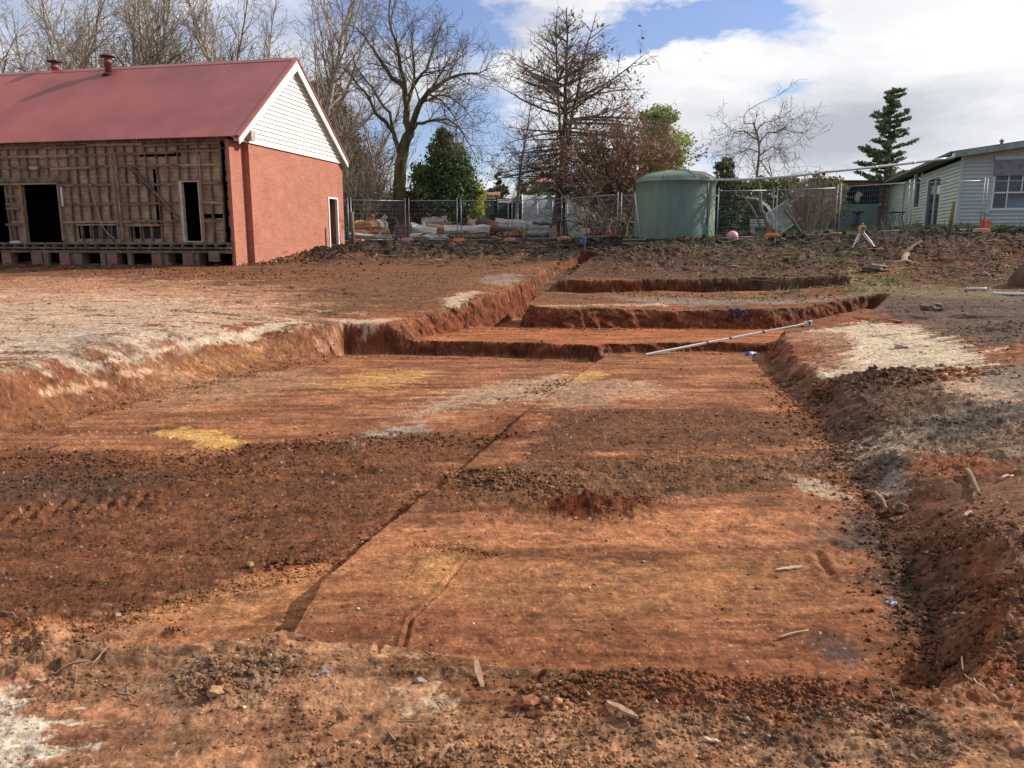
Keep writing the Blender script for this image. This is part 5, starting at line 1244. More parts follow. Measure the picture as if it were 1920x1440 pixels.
# stripped front wall: studs, noggings, lining boards behind
op = []       # openings (t0, t1, z0, z1)
def opening(pxa, pxb, pya, pyb, pym=None):
    pm = (pya+pyb)/2
    ta, zt = fw(pxb, pya if pym is None else pym); tb, _ = fw(pxa, pya if pym is None else pym)
    z1 = fw((pxa+pxb)/2, pya)[1]; z0 = fw((pxa+pxb)/2, pyb)[1]
    return (ta, tb, max(z0, ZF), z1)
O_door = opening(341, 377, 341, 452, 395); O_wide = opening(45, 113, 346, 452, 400); O_left = opening(-40, 15, 346, 452, 400)
O_v1 = opening(143, 218, 423, 447, 435); O_v2 = opening(237, 300, 424, 448, 435)
O_gap = opening(287, 296, 320, 425, 380)
op = [O_door, O_wide, O_left, O_v1, O_v2]
lb = LB(); rr = random.Random(12); GAP = .42
zb = ZF+.02
while zb < 4.78:
    zt = min(zb+.135, 4.80); segs = [(GAP, LT)]
    for (a, b_, c, d) in op+[O_gap]:
        if zt > c+.02 and zb < d-.02:
            ns = []
            for (p, q) in segs:
                if b_ <= p or a >= q: ns.append((p, q))
                else:
                    if a > p: ns.append((p, a))
                    if b_ < q: ns.append((b_, q))
            segs = ns
    for (p, q) in segs:
        x = p
        while x < q-.02:
            x2 = min(q, x+rr.uniform(1.2, 3.2)); dz = rr.uniform(-.004, .004); ds_ = rr.uniform(0, .012)
            if rr.random() > .015: lb.q(x+.003, x2-.003, .115+ds_, .135+ds_, zb+.004+dz, zt-.004+dz)
            x = x2
    zb = zt
lb.build('lining_boards', LINE, Bd)
def free(t, za, zb_):
    for (a, b_, c, d) in op:
        if a-.01 < t < b_+.01 and za < d and zb_ > c: return (c, d)
    return None
t = .38; k = 0
rr = random.Random(2)
while t < LT-.1:
    f_ = None
    for O in (O_door, O_wide, O_left):
        if O[0]-.03 < t < O[1]+.03: f_ = O
    z0_ = ZF+.05 if f_ is None else f_[3]+.06
    s_ = LB(); L_ = rr.uniform(-.012, .012)
    s_.ba((t+L_, .06, z0_), (t-L_, .06, 4.80), .042+rr.uniform(-.004, .006), .085, (-ux.y, ux.x, 0)); s_.build('stud', TIMB if rr.random() < .8 else TIMBL, Bd)
    t += .405 if rr.random() < .9 else .36
# proud pale studs
for (pxa, pya, pxb, pyb) in ((208, 286, 222, 446), (216, 286, 230, 451), (363+9, 290, 386, 452)):
    ta, za = fw(pxa, pya); tb, zb_ = fw(pxb, pyb); s_ = LB(); s_.ba((ta, -.01, zb_), ((ta+tb)/2+.0, -.01, za), .05, .04, tuple(uy)); s_.build('stud', TIMBL, Bd)
for py, mt_, skip in ((272, TIMB, ()), (288, TIMB, ()), (311, TIMB, ()), (346, TIMB, (0, 1, 2)), (382, TIMB, (0, 1, 2)), (416, TIMB, (0, 1, 2))):
    z = on_wall(250, py, A0, ux)[1]; nb = LB(); segs = [(.36, LT)]
    for i in skip:
        a, b_ = [O_door, O_wide, O_left][i][:2]; ns = []
        for (p, q) in segs:
            if b_ <= p or a >= q: ns.append((p, q))
            else:
                if a > p: ns.append((p, a))
                if b_ < q: ns.append((b_, q))
        segs = ns
    for (p, q) in segs:
        x = p
        while x < q-.05:
            x2 = min(q, x+rr.uniform(1.4, 2.8)); dz = rr.uniform(-.025, .025); nb = LB(); nb.ba((x, .012, z+dz), (x2-.01, .012, z+dz+rr.uniform(-.02, .02)), .03, .075); x = x2
            nb.build('nogging', TIMB if rr.random() < .75 else TIMBL, Bd)
# lintels, braces, frames
x = LB(); ta, za = fw(128, 336); tb, zb_ = fw(-30, 338); x.ba((ta, -.025, za), (tb, -.025, za), .04, .16); x.build('lintel', TIMB, Bd)
x = LB(); x.ba((O_wide[0]-.02, -.03, O_wide[3]+.03), (O_left[1], -.03, O_wide[3]+.03), .05, .06); x.build('opening_head', TIMBL, Bd)
x = LB(); ta, za = fw(246, 312); tb, zb_ = fw(338, 410); x.ba((ta, -.02, za), (tb, -.02, zb_), .03, .15, tuple(uy)); x.build('diagonal_brace', TIMB, Bd)
x = LB(); ta, za = fw(250, 312); x.ba((ta+.12, -.035, za-.08), (tb+.1, -.035, zb_-.1), .02, .06, tuple(uy)); x.build('diagonal_brace', TIMB, Bd)
a, b_, c, d = O_door
x = LB(); x.q(b_-.075, b_, -.05, .10, c, d); x.q(a, a+.03, -.05, .10, c, d); x.q(a, b_, -.05, .10, d, d+.03); x.q(a, b_, -.05, .10, c-.03, c); x.build('door_frame', mat('cream_paint', (.52, .46, .35), .7), Bd)
x = LB(); x.q(a-.06, a-.01, -.04, .06, c-.05, d+.1); x.q(b_+.01, b_+.06, -.04, .06, c, d+.1); x.build('door_stud', TIMBL, Bd)
for (a, b_, c, d) in (O_wide,):
    x = LB(); x.q(a-.05, a, -.04, .06, c, d); x.build('opening_jamb', TIMBL, Bd); x = LB(); x.q(b_, b_+.06, -.04, .06, c, d); x.build('opening_jamb', TIMBL, Bd)
    x = LB(); x.q(a-.17, a-.12, -.03, .02, d-.75, d-.1); x.build('white_batten', WHITEP, Bd)
a, b_, c, d = O_left; x = LB(); x.q(a-.06, a, -.04, .06, c, d); x.build('opening_jamb', TIMB, Bd)
# short boards between the two wide openings
for (py, mt_) in ((368, TIMB), (383, CONC), (391, CONC), (421, TIMB)):
    ta, za = fw(39, py); tb, _ = fw(12, py); x = LB(); x.ba((ta, -.03, za), (tb, -.03, za), .03, .075); x.build('short_board', mt_, Bd)
for O in (O_v1, O_v2):
    a, b_, c, d = O; x = LB(); x.q(a, b_, -.01, .07, d, d+.06); x.build('vent_head', TIMBL, Bd)
    q = a+.3
    while q < b_-.1: x = LB(); x.q(q, q+.05, .02, .08, c, d); q += .36; x.build('vent_stud', TIMB, Bd)
    x = LB(); x.q(a+.1, b_-.2, .5, .52, c, d-.05); x.build('vent_panel', mat('grey_panel', (.10, .105, .085), .7), Bd)
x = LB(); ta, za = fw(66, 315); x.q(ta-.15, ta+.2, -.06, .0, za-.05, za+.05); x.build('pale_offcut', mat('pale_offcut', (.42, .36, .27), .8), Bd)
x = LB(); pts = [(170, 345), (178, 375), (190, 410), (193, 422), (203, 437), (216, 447)]
x.tube([LW(fw(*p)[0], -.05, fw(*p)[1])-Vector((A0.x, A0.y, ZG)) for p in pts], .012, 5); x.build('hanging_cable', mat('cable_grey', (.42, .38, .32), .7), Bd)
x = LB(); x.blob(LW(fw(31, 450)[0], -.05, ZF+.03)-Vector((A0.x, A0.y, ZG)), (.22, .08, .05), 3, 2, .3); x.build('white_rag', mat('rag_white', (.68, .66, .62), .8), Bd)
# floor frame
x = LB(); x.q(.1, LT, -.06, .04, ZF-.04, ZF+.03); x.build('bottom_plate', TIMB, Bd)
x = LB(); x.q(.1, LT, -.10, -.03, ZF-.19, ZF-.13); x.q(.1, LT, -.06, .02, ZF-.33, ZF-.24); x.q(.1, LT, 2.4, 2.5, ZF-.33, ZF-.2); x.build('bearer', TIMB, Bd)
x = LB(); t = .2
while t < LT:
    x.q(t, t+.05, -.16 if rr.random() < .5 else -.1, 3, ZF-.13, ZF-.051); x.q(t+.1, t+.15, -.04, .0, ZF-.24, ZF-.19); t += .42
x.build('joist', TIMB, Bd)
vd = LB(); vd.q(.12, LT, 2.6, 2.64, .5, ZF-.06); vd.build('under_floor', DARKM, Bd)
# piers and stumps
def pier(pxa, pxb, pyb, m_, depth=.3, top=ZF-.335, s=-.1):
    tb, z0_ = fw(pxa, pyb); ta, _ = fw(pxb, pyb)
    x = LB(); p = LW((ta+tb)/2, 0, 0); zb_ = gsurf(p.x, p.y)-.1
    x.q(ta, tb, s, s+depth, zb_, top); return x
for (a, b_, m_) in ((8, 25, BRICKP), (63, 83, BRICKP), (116, 134, BRICKP), (204, 223, BRICKP), (288, 306, BRICKP), (346, 365, BRICKP)):
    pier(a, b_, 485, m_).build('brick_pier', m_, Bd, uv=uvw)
for (a, b_) in ((134.5, 155), (306.5, 316), (365.5, 374)):
    pier(a, b_, 485, CONC, .4, ZF-.34, -.02).build('mortar_pier', CONC, Bd)
for (a, b_) in ((86, 95), (192, 201), (243, 251)):
    pier(a, b_, 485, TIMB, .12).build('timber_stump', mat('weathered_stump', (.20, .15, .10), .9), Bd)
tb, z0_ = fw(395, 491); ta, z1_ = fw(412, 468)
x = LB(); x.q(ta, tb, -.12, .05, z0_, z1_-.05); x.build('hanging_block', CONC, Bd, bevel=.03)
# clay and straw heaped against the foot of the gable
x = LB(); 
# roof vents
for (px, pyb, pyt, lb_) in ((104, 138, 112, 'left'), (204.5, 142, 102, 'right')):
    s_ = Wh-.35 if px > 150 else Wh+.25
    O = LW(0, s_, 0); t_, _ = on_wall(px, pyb, O, ux); zb_ = slope_z(s_)-.02; zt = on_wall(px, pyt, O, ux)[1]
    P = LW(t_, s_, 0); h = zt-zb_
    rr_ = .13
    x = MB(); o_ = P-Vector((A0.x, A0.y, 0)); o_.z = zb_-ZG
    x.lathe([(rr_, -.1), (rr_, h*.55), (rr_*1.25, h*.56), (rr_*1.25, h*.66), (rr_*1.0, h*.68), (rr_*.9, h*.86), (.05, h*.9)], o_, 18); 
    v = x.build('vent_pipe', mat('vent_pink_steel', (.30, .09, .085), .5, .1), Bd, True)
    x = MB(); x.lathe([(.02, h*.86), (.27, h*.88), (.285, h*.91), (.12, h*.97), (.02, h)], o_, 18); x.build('cowl', mat('cowl_dark', (.06, .035, .03), .6), v, True).matrix_parent_inverse = Matrix()
    if px > 150:
        x = MB(); x.lathe([(.24, -.09), (.26, -.03), (.15, .06)], o_, 14); x.build('flashing_boot', mat('boot_black', (.03, .028, .028), .6), v, True)
# ------------------------------------------------------------------ pale weatherboard house on the right
HB = math.radians(17); hx = Vector((math.cos(HB), -math.sin(HB), 0)); hy = Vector((math.sin(HB), math.cos(HB), 0))
B0 = at(1790, 450, 33.0); B0.z = 0; HZ0 = 1.95; HZ1 = 5.12
GREENW = mat('weatherboard_sage', (.50, .54, .46), .6, .06, scale=1.5)
HTRIM = mat('trim_sage', (.50, .54, .49), .55, .05)
Hs = thing('weatherboard_house', 'pale sage weatherboard house with a low roof at the right edge', 'house', (B0.x, B0.y, HZ0))
HO = Vector((B0.x, B0.y, HZ0))
class HBx(MB):
    def q(s, a0, a1, b0, b1, z0, z1):
        P = [Vector((B0.x, B0.y, 0))+hx*a+hy*b+Vector((0, 0, z))-HO for a in (a0, a1) for b in (b0, b1) for z in (z0, z1)]
        return s.add(P, [(0, 1, 3, 2), (4, 6, 7, 5), (0, 4, 5, 1), (2, 3, 7, 6), (0, 2, 6, 4), (1, 5, 7, 3)])
    def p(s, pts, fs): return s.add([Vector((B0.x, B0.y, 0))+hx*a+hy*b+Vector((0, 0, z))-HO for a, b, z in pts], fs)
def hf(px, py): return on_wall(px, py, B0, hx)
def hl(px, py): return on_wall(px, py, B0, hy)
FW_ = 10.0; LL = 19.4
def roofz(a): return HZ1+.10+a*math.tan(math.radians(7.5))
w0, wz1_ = hf(1866, 302); w1 = w0+3.2; wz0_ = hf(1880, 391)[1]; wtop = hf(1880, 300)[1]
d0 = hl(1760, 400)[0]; d1 = hl(1737, 400)[0]; dzt = hl(1750, 336)[1]
n0 = hl(1724, 380)[0]; n1_ = hl(1715, 380)[0]; nz1 = hl(1720, 326)[1]; nz0 = hl(1720, 388)[1]
def boards(name, face, length, holes_, ztop, parent, m_=GREENW, z0=HZ0-.1, pitch=.152):
    x = HBx() if face != 's' else None
    zz = z0
    while True:
        zt = zz+pitch; segs = [(0.0, length)]
        for (a, b_, c, d) in holes_:
            if zt > c+.03 and zz < d-.03:
                ns = []
                for (p, q) in segs:
                    if b_ <= p or a >= q: ns.append((p, q))
                    else:
                        if a > p: ns.append((p, a))
                        if b_ < q: ns.append((b_, q))
                segs = ns
        done = True
        for (p, q) in segs:
            if face == 'f':
                if zz > ztop(q): continue
                # the top follows the rake
                if zt > ztop(p)-.02:
                    p2 = max(p, (zz-HZ1)/math.tan(math.radians(7.5)))
                    if p2 >= q-.05: continue
                    p = p2
                x.p([(p, -.050, zz), (q, -.050, zz), (q, -.008, zt), (p, -.008, zt), (p, .05, zz), (q, .05, zz), (q, .05, zt), (p, .05, zt)], [(0, 1, 2, 3), (7, 6, 5, 4), (0, 4, 5, 1), (3, 2, 6, 7), (0, 3, 7, 4), (1, 5, 6, 2)])
            else:
                if zt > ztop(0)+.02: continue
                x.p([(-.050, p, zz), (-.050, q, zz), (-.008, q, zt), (-.008, p, zt), (.05, p, zz), (.05, q, zz), (.05, q, zt), (.05, p, zt)], [(3, 2, 1, 0), (4, 5, 6, 7), (1, 5, 4, 0), (7, 6, 2, 3), (4, 7, 3, 0), (2, 6, 5, 1)])
            done = False
        zz = zt
        if zz > HZ1+2.2: break
    x.build(name, m_, parent)
boards('front_weatherboards', 'f', FW_, [(w0, w1, wz0_, wtop)], lambda a: HZ1+.02+a*math.tan(math.radians(7.5)), Hs)
boards('side_weatherboards', 'l', LL, [(d0, d1, HZ0, dzt), (n0, n1_, nz0, nz1)], lambda a: HZ1-.1, Hs)
x = HBx(); x.q(-.065, .05, -.065, .05, HZ0-.1, HZ1+.02); x.build('corner_trim', HTRIM, Hs)
x = HBx(); x.q(0.06, FW_, .06, LL-.1, HZ0, HZ0+.02); x.q(.3, FW_, 3.4, 3.5, HZ0, HZ1-.1); x.q(2.6, 2.7, .3, LL-1, HZ0, HZ1-.1); x.q(.1, FW_, .1, LL-.1, HZ1-.1, HZ1-.06); x.build('inside_walls', mat('inner_dark', (.055, .05, .045), .9), Hs)
x = HBx(); x.q(0, FW_, .0, .2, HZ0-.6, HZ0-.1); x.q(0, .2, 0, LL, HZ0-.6, HZ0-.1); x.build('base_wall', mat('base_brick', (.16, .11, .08), .9), Hs)
# roof sheet, fascia, gutter
x = HBx(); k = math.tan(math.radians(7.5))
def rp(a, b_, dz=0): return (a, b_, HZ1+.14+a*k+dz)
P = [rp(-.45, -.5), rp(FW_, -.5), rp(FW_, LL+.3), rp(-.45, LL+.3), rp(-.45, -.5, -.06), rp(FW_, -.5, -.06), rp(FW_, LL+.3, -.06), rp(-.45, LL+.3, -.06)]
x.p(P, [(0, 1, 2, 3), (7, 6, 5, 4), (0, 4, 5, 1), (1, 5, 6, 2), (2, 6, 7, 3), (3, 7, 4, 0)]); x.build('roof', mat('roof_dark_steel', (.10, .095, .085), .5), Hs)
x = HBx(); P = [rp(-.45, -.53, -.03), rp(FW_, -.53, -.03), rp(FW_, -.53, -.26), rp(-.45, -.53, -.26), rp(-.45, -.50, -.03), rp(FW_, -.50, -.03), rp(FW_, -.50, -.26), rp(-.45, -.50, -.26)]
x.p(P, [(3, 2, 1, 0), (4, 5, 6, 7), (0, 1, 5, 4), (2, 3, 7, 6), (0, 4, 7, 3)]); x.build('barge_board', mat('barge_green', (.26, .32, .27), .6), Hs)
x = HBx(); x.q(-.58, -.46, -.45, LL+.2, HZ1-.06, HZ1+.07); x.build('gutter', mat('gutter_brown', (.085, .075, .06), .6), Hs)
x = HBx(); x.q(-.45, -.03, -.45, LL+.2, HZ1-.08, HZ1-.05); x.build('eave_lining', mat('eave_grey', (.22, .22, .18), .8), Hs)
x = MB(); c = Vector((B0.x, B0.y, 0))+hx*1.6+hy*1.0-HO; c.z = roofz(1.6)-HZ0; x.lathe([(.05, 0), (.05, .22), (.09, .23), (.09, .28), (.02, .34)], c, 10); x.build('roof_vent', mat('vent_grey', (.25, .25, .24), .6), Hs, True)
# window with shade
WF = mat('window_white', (.78, .78, .74), .5, .04)
GL = mat('window_glass', (.030, .034, .036), .08, .2, scale=1, spec=.6)
x = HBx(); x.q(w0, w1, .0, .012, wz0_, wtop); wn = x.build('window', GL, Hs)
x = HBx(); zm = hf(1890, 361)[1]; zt_ = wtop
x.q(w0, w0+.07, -.055, -.012, wz0_, zt_); x.q(w0, w1, -.07, -.012, wz0_-.07, wz0_); x.q(w0, w1, -.055, -.012, zm-.03, zm+.03)
q = hf(1886, 370)[0]
x.q(q, q+.045, -.05, -.012, wz0_, zm-.03); x.q(q, q+.045, -.05, -.012, zm+.03, zt_-.02)
q2 = hf(1915, 345)[0]; x.q(q2, q2+.045, -.05, -.012, zm+.03, zt_-.02); x.q(q2+1.0, q2+1.045, -.05, -.012, wz0_, zt_)
x.build('frame', WF, wn)
x = HBx(); x.q(q+.045, q2+.9, -.008, -.004, wz0_, zm-.25); x.build('curtain', mat('curtain_grey', (.19, .22, .27), .8), wn)
x = HBx(); ztb = hf(1880, 330)[1]; x.q(w0-.02, w1, -.13, -.10, ztb, wtop); x.build('sun_blind', mat('blind_grey', (.25, .235, .24), .7), wn)
x = HBx(); x.q(w0-.06, w1, -.16, -.03, wtop, wtop+.13); x.build('blind_box', GREENW, wn)
x = HBx(); x.q(w0-.12, w0, -.045, .0, wz0_-.09, wtop); x.build('architrave', HTRIM, Hs)
# side door and slim window
x = HBx(); x.q(.02, .04, d0, d1, HZ0, dzt); dr = x.build('glass_door', GL, Hs)
x = HBx(); x.q(-.05, .03, d0-.07, d0, HZ0, dzt+.06); x.q(-.05, .03, d1, d1+.07, HZ0, dzt+.06); x.q(-.05, .03, d0, d1, dzt, dzt+.06); dm = (d0*.55+d1*.45); x.q(-.03, .02, dm, dm+.06, HZ0, dzt); x.build('frame', WF, dr)
x = HBx(); x.q(.02, .04, n0, n1_, nz0, nz1); nw = x.build('window', GL, Hs)
x = HBx(); x.q(-.05, .03, n0-.06, n0, nz0, nz1); x.q(-.05, .03, n1_, n1_+.06, nz0, nz1); x.q(-.05, .03, n0, n1_, nz0-.06, nz0); x.q(-.05, .03, n0, n1_, nz1, nz1+.06); x.build('frame', WF, nw)
x = HBx(); c_ = hf(1848, 398); x.q(c_[0]-.08, c_[0]+.1, -.14, -.03, c_[1]-.06, c_[1]+.08); x.build('tap_box', mat('tap_white', (.6, .6, .57), .5), Hs, bevel=.01)
x = HBx(); c_ = hl(1722, 330); x.q(-.18, -.03, c_[0]-.1, c_[0]+.1, c_[1]-.1, c_[1]+.1); x.build('lamp', mat('lamp_white', (.75, .75, .7), .4), Hs, bevel=.03)
for px in (1672, 1697):
    x = HBx(); c_ = hl(px, 370); x.q(-.09, -.03, c_[0], c_[0]+.06, HZ0+.5, HZ1-.2); x.build('wall_pipe', mat('pipe_sage', (.36, .40, .36), .6), Hs)
# ------------------------------------------------------------------ open carport beyond the house
cg = at(1610, 450, 50.5); Cp = thing('carport', 'open dark carport with a green boarded half wall left of the sage house', 'carport', (cg.x, cg.y, 2.0))
cz = gsurf(cg.x, cg.y)
def cb(pxa, pxb, pya, pyb, y0, y1, D=50.0):
    a = at(pxa, pya, D); b_ = at(pxb, pyb, D); x = MB(); x.b3(a.x-cg.x, b_.x-cg.x, D+y0-cg.y, D+y1-cg.y, min(a.z, b_.z)-2, max(a.z, b_.z)-2); return x
x = MB(); a = at(1563, 386, 50); b_ = at(1654, 440, 50); zz = b_.z-.3
while zz < a.z:
    x.add([(a.x-cg.x, 50-cg.y-.03, zz-2), (b_.x-cg.x, 50-cg.y-.03, zz-2), (b_.x-cg.x, 50-cg.y-.005, zz+.17-2), (a.x-cg.x, 50-cg.y-.005, zz+.17-2), (a.x-cg.x, 50-cg.y+.05, zz-2), (b_.x-cg.x, 50-cg.y+.05, zz-2), (b_.x-cg.x, 50-cg.y+.05, zz+.17-2), (a.x-cg.x, 50-cg.y+.05, zz+.17-2)], [(0, 1, 2, 3), (7, 6, 5, 4), (0, 4, 5, 1), (3, 2, 6, 7)]); zz += .17
x.build('half_wall', mat('board_teal', (.24, .32, .26), .7, .1), Cp)
cb(1565, 1660, 339, 341.5, -.6, 5).build('roof', mat('carport_roof', (.10, .07, .05), .7), Cp)
cb(1566, 1655, 342, 347, -.3, -.2).build('fascia', mat('fascia_orange', (.40, .22, .10), .8), Cp)
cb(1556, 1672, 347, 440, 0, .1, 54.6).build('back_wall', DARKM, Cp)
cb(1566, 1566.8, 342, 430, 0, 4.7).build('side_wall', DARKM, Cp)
for px in (1567, 1652): cb(px-1.5, px+1.5, 342, 440, -.1, .0).build('post', TIMB, Cp)
cb(1575, 1600, 364, 386, 1.5, 2.4).build('workbench', mat('bench_grey', (.085, .08, .075), .8), Cp)
cb(1607, 1650, 372, 386, 2.0, 2.6).build('shelf', mat('shelf_brown', (.10, .06, .035), .8), Cp)
# things along the half wall
def wallthing(name, label, cat, px, py, D=49.8):
    p = at(px, py, D); return thing(name, label, cat, p)
t = wallthing('safety_helmet', 'red and white helmet hung over the carport half wall', 'helmet', 1572, 372)
x = MB(); x.blob((0, 0, 0), (.16, .15, .2), 1, 2, .05); x.build('shell', mat('red_plastic', (.55, .07, .06), .4), t, True)
x = MB(); x.lathe([(.10, .15), (.17, .17), (.12, .25), (.02, .27)], (0, 0, 0), 14); x.build('rim', WHITEP, t, True)
t = wallthing('watering_can', 'green and white watering can on the carport half wall', 'watering can', 1582, 376)
x = MB(); x.lathe([(.13, -.15), (.14, .1), (.08, .14)], (0, 0, 0), 14); x.build('body', mat('green_plastic', (.10, .28, .14), .5), t, True)
x = MB(); x.tube([(-.13, 0, .0), (-.17, 0, .2), (0, 0, .3), (.16, 0, .2), (.14, 0, 0)], .022, 6); x.build('handle', WHITEP, t, True)
t = wallthing('cloth_bag', 'cream cloth draped over the carport half wall', 'cloth', 1608, 373)
x = MB(); x.blob((0, 0, .1), (.16, .05, .30), 8, 3, .35); x.blob((.14, 0, .25), (.14, .05, .12), 9, 2, .3); x.build('cloth', mat('cream_cloth', (.60, .52, .36), .9), t, True)
t = wallthing('yellow_case', 'yellow and black case at the right end of the carport half wall', 'case', 1654, 383)
x = MB(); x.b3(-.2, .2, -.1, .1, -.08, .05); x.build('body', mat('yellow_plastic', (.62, .46, .07), .5), t, bevel=.02)
x = MB(); x.b3(-.06, .06, -.11, .11, -.09, .06); x.build('clasp', DARKM, t)
t = wallthing('red_tub', 'small red tub on the carport half wall', 'tub', 1589, 384)
x = MB(); x.lathe([(.08, -.05), (.1, .07), (.08, .07), (.06, -.02)], (0, 0, 0), 12); x.build('body', mat('red_plastic', (.55, .07, .06)), t, True)
t = wallthing('basin_stand', 'dark blue basin on a blue column before the carport half wall', 'stand', 1605, 424, 48.6)
gz_ = gsurf(t.location.x, t.location.y)
x = MB(); x.b3(-.17, .17, -.12, .12, gz_-t.location.z-.1, .75); x.build('column', mat('blue_paint', (.06, .13, .24), .6), t, bevel=.03)
x = MB(); x.lathe([(.2, .75), (.42, .84), (.44, .9), (.38, .88)], (0, 0, 0), 16); x.build('basin', mat('navy_plastic', (.02, .035, .05), .5), t, True)
x = MB(); x.b3(-.32, .32, -.2, .2, gz_-t.location.z-.1, .1); x.build('plinth', BRICKP if False else mat('plinth_brown', (.10, .055, .04), .9), t)
# small table by the side door
tt_, _z = hl(1722, 400); P = Vector((B0.x, B0.y, 0))+hy*tt_-hx*1.0; gz_ = gsurf(P.x, P.y)
t = thing('iron_table', 'black wrought iron table beside the dark side door of the sage house', 'table', (P.x, P.y, gz_), -HB)
x = MB(); x.b3(-.3, .3, -.55, .55, .95, 1.0); x.build('table_top', mat('iron_black', (.02, .02, .022), .5), t)
for sx in (-.22, .22):
    for sy in (-.42, .42):
        x = MB(); x.tube([(sx, sy, 0), (sx*1.2, sy, .4), (sx*.6, sy*.9, .7), (sx, sy, .95)], .02, 6); x.build('leg', mat('iron_black', (.02, .02, .022)), t, True)
# ------------------------------------------------------------------ far houses and sheds
def simple_house(name, label, px0, px1, D, pyb, pye, pyr, wallc, roofc, depth=7):
    a = at(px0, pye, D); b_ = at(px1, pye, D); zr = at(px0, pyr, D+depth*.3).z; z0 = gsurf(a.x, D)-.2
    t = thing(name, label, 'house', ((a.x+b_.x)/2, D, z0)); hw = (b_.x-a.x)/2; h = a.z-z0; hr = zr-z0
    x = MB(); x.b3(-hw, hw, 0, depth, 0, h); x.build('wall', wallc, t)
    x = MB(); x.add([(-hw-.4, -.4, h), (hw+.4, -.4, h), (hw+.4, depth/2, hr), (-hw-.4, depth/2, hr), (hw+.4, depth+.4, h), (-hw-.4, depth+.4, h)], [(0, 1, 2, 3), (3, 2, 4, 5), (0, 3, 5), (1, 4, 2), (0, 5, 4, 1)]); x.build('roof', roofc, t)
    for i in range(3):
        x = MB(); q = -hw+(i+.7)*2*hw/3.4; x.b3(q-.5, q+.5, -.03, .02, h*.38, h*.8); x.build('window', GL, t)
    return t
simple_house('cream_house', 'far cream house with a pink roof behind the oak trunks', 1008, 1075, 66, 420, 342, 322, mat('cream_render', (.46, .42, .30), .8), mat('pink_roof', (.40, .15, .15), .6))
simple_house('white_house', 'small white house with a red roof edge above the black shade fence', 908, 928, 70, 420, 366, 359, WHITEP, mat('red_tile', (.28, .09, .05), .7), 5)
simple_house('pink_roof_house', 'pale pink roof showing between the tank dome and the cypress', 1265, 1330, 75, 420, 338, 318, mat('cream_render', (.46, .42, .30)), mat('pink_sheet', (.46, .28, .28), .6))
t = simple_house('garden_shed', 'low green shed with an orange gutter across the garden lawn', 1385, 1480, 49, 420, 371, 364, mat('shed_green', (.045, .085, .06), .8), mat('shed_roof', (.26, .15, .11), .8), 3); t['category'] = 'shed'
# hoop greenhouse
gD = 44.0; a = at(980, 415, gD); b_ = at(1092, 415, gD); rG = 1.35
t = thing('hoop_greenhouse', 'white plastic hoop greenhouse behind the oak trunks', 'greenhouse', ((a.x+b_.x)/2, gD+rG, gsurf(a.x, gD)-.05)); hw = (b_.x-a.x)/2
hG = at(1000, 366, gD+rG).z-t.location.z
def arch(x_, rg, hg, n=14): return [Vector((x_, -rg*math.cos(PI*i/n)*(1 if True else 0), hg*math.sin(PI*i/n)**.8)) for i in range(n+1)]
A1 = arch(-hw, rG, hG); A2 = arch(hw, rG, hG); x = MB(); n = len(A1); x.add(A1+A2+[p*.985 for p in A1]+[p*.985 for p in A2], [(i, i+1, n+i+1, n+i) for i in range(n-1)])
x.build('cover', mat('greenhouse_film', (.55, .58, .62), .35, .08, scale=1.5, trans=.35), t, True)
for q in np.linspace(-hw, hw, 5):
    x = MB(); x.tube([p*1.012 for p in arch(q, rG, hG)], .03, 6); x.build('hoop', WHITEP, t, True)
for sx in (-hw, hw):
    x = MB(); A = arch(sx, rG, hG); x.add(A, [tuple(range(n))]); x.build('end_panel', mat('greenhouse_end', (.50, .53, .55), .5, trans=.3), t)
# black shade-cloth fence
a = at(862, 371, 43.8); b_ = at(933, 371, 45.0)
t = thing('shade_fence', 'black shade-cloth fence behind the logs left of the greenhouse', 'fence', (a.x, a.y, gsurf(a.x, a.y)))
SHD = mat('shade_cloth', (.018, .022, .019), .9)
h_ = a.z-t.location.z
x = MB(); x.bar((0, 0, h_/2), (b_.x-a.x, b_.y-a.y, h_/2), .03, h_, (0, 0, 1)); x.build('cloth', SHD, t)
for k in (0, .37, 1): x = MB(); x.tube([((b_.x-a.x)*k, (b_.y-a.y)*k-.05, 0), ((b_.x-a.x)*k, (b_.y-a.y)*k-.05, h_+.08)], .03, 6); x.build('post', mat('post_grey', (.2, .2, .19), .7), t)
a = at(933, 374, 45); b_ = at(988, 374, 46)
t = thing('boundary_fence', 'dark timber fence with a pale capping between the shade fence and the greenhouse', 'fence', (a.x, a.y, gsurf(a.x, a.y))); h_ = a.z-t.location.z
x = MB(); x.bar((0, 0, h_/2), (b_.x-a.x, b_.y-a.y, h_/2), .04, h_); x.build('boards', mat('fence_dark', (.045, .05, .035), .9), t)
x = MB(); x.bar((0, -.04, h_-.08), (b_.x-a.x, b_.y-a.y-.04, h_-.08), .05, .2); x.build('capping', mat('cap_pale', (.36, .38, .32), .8), t)
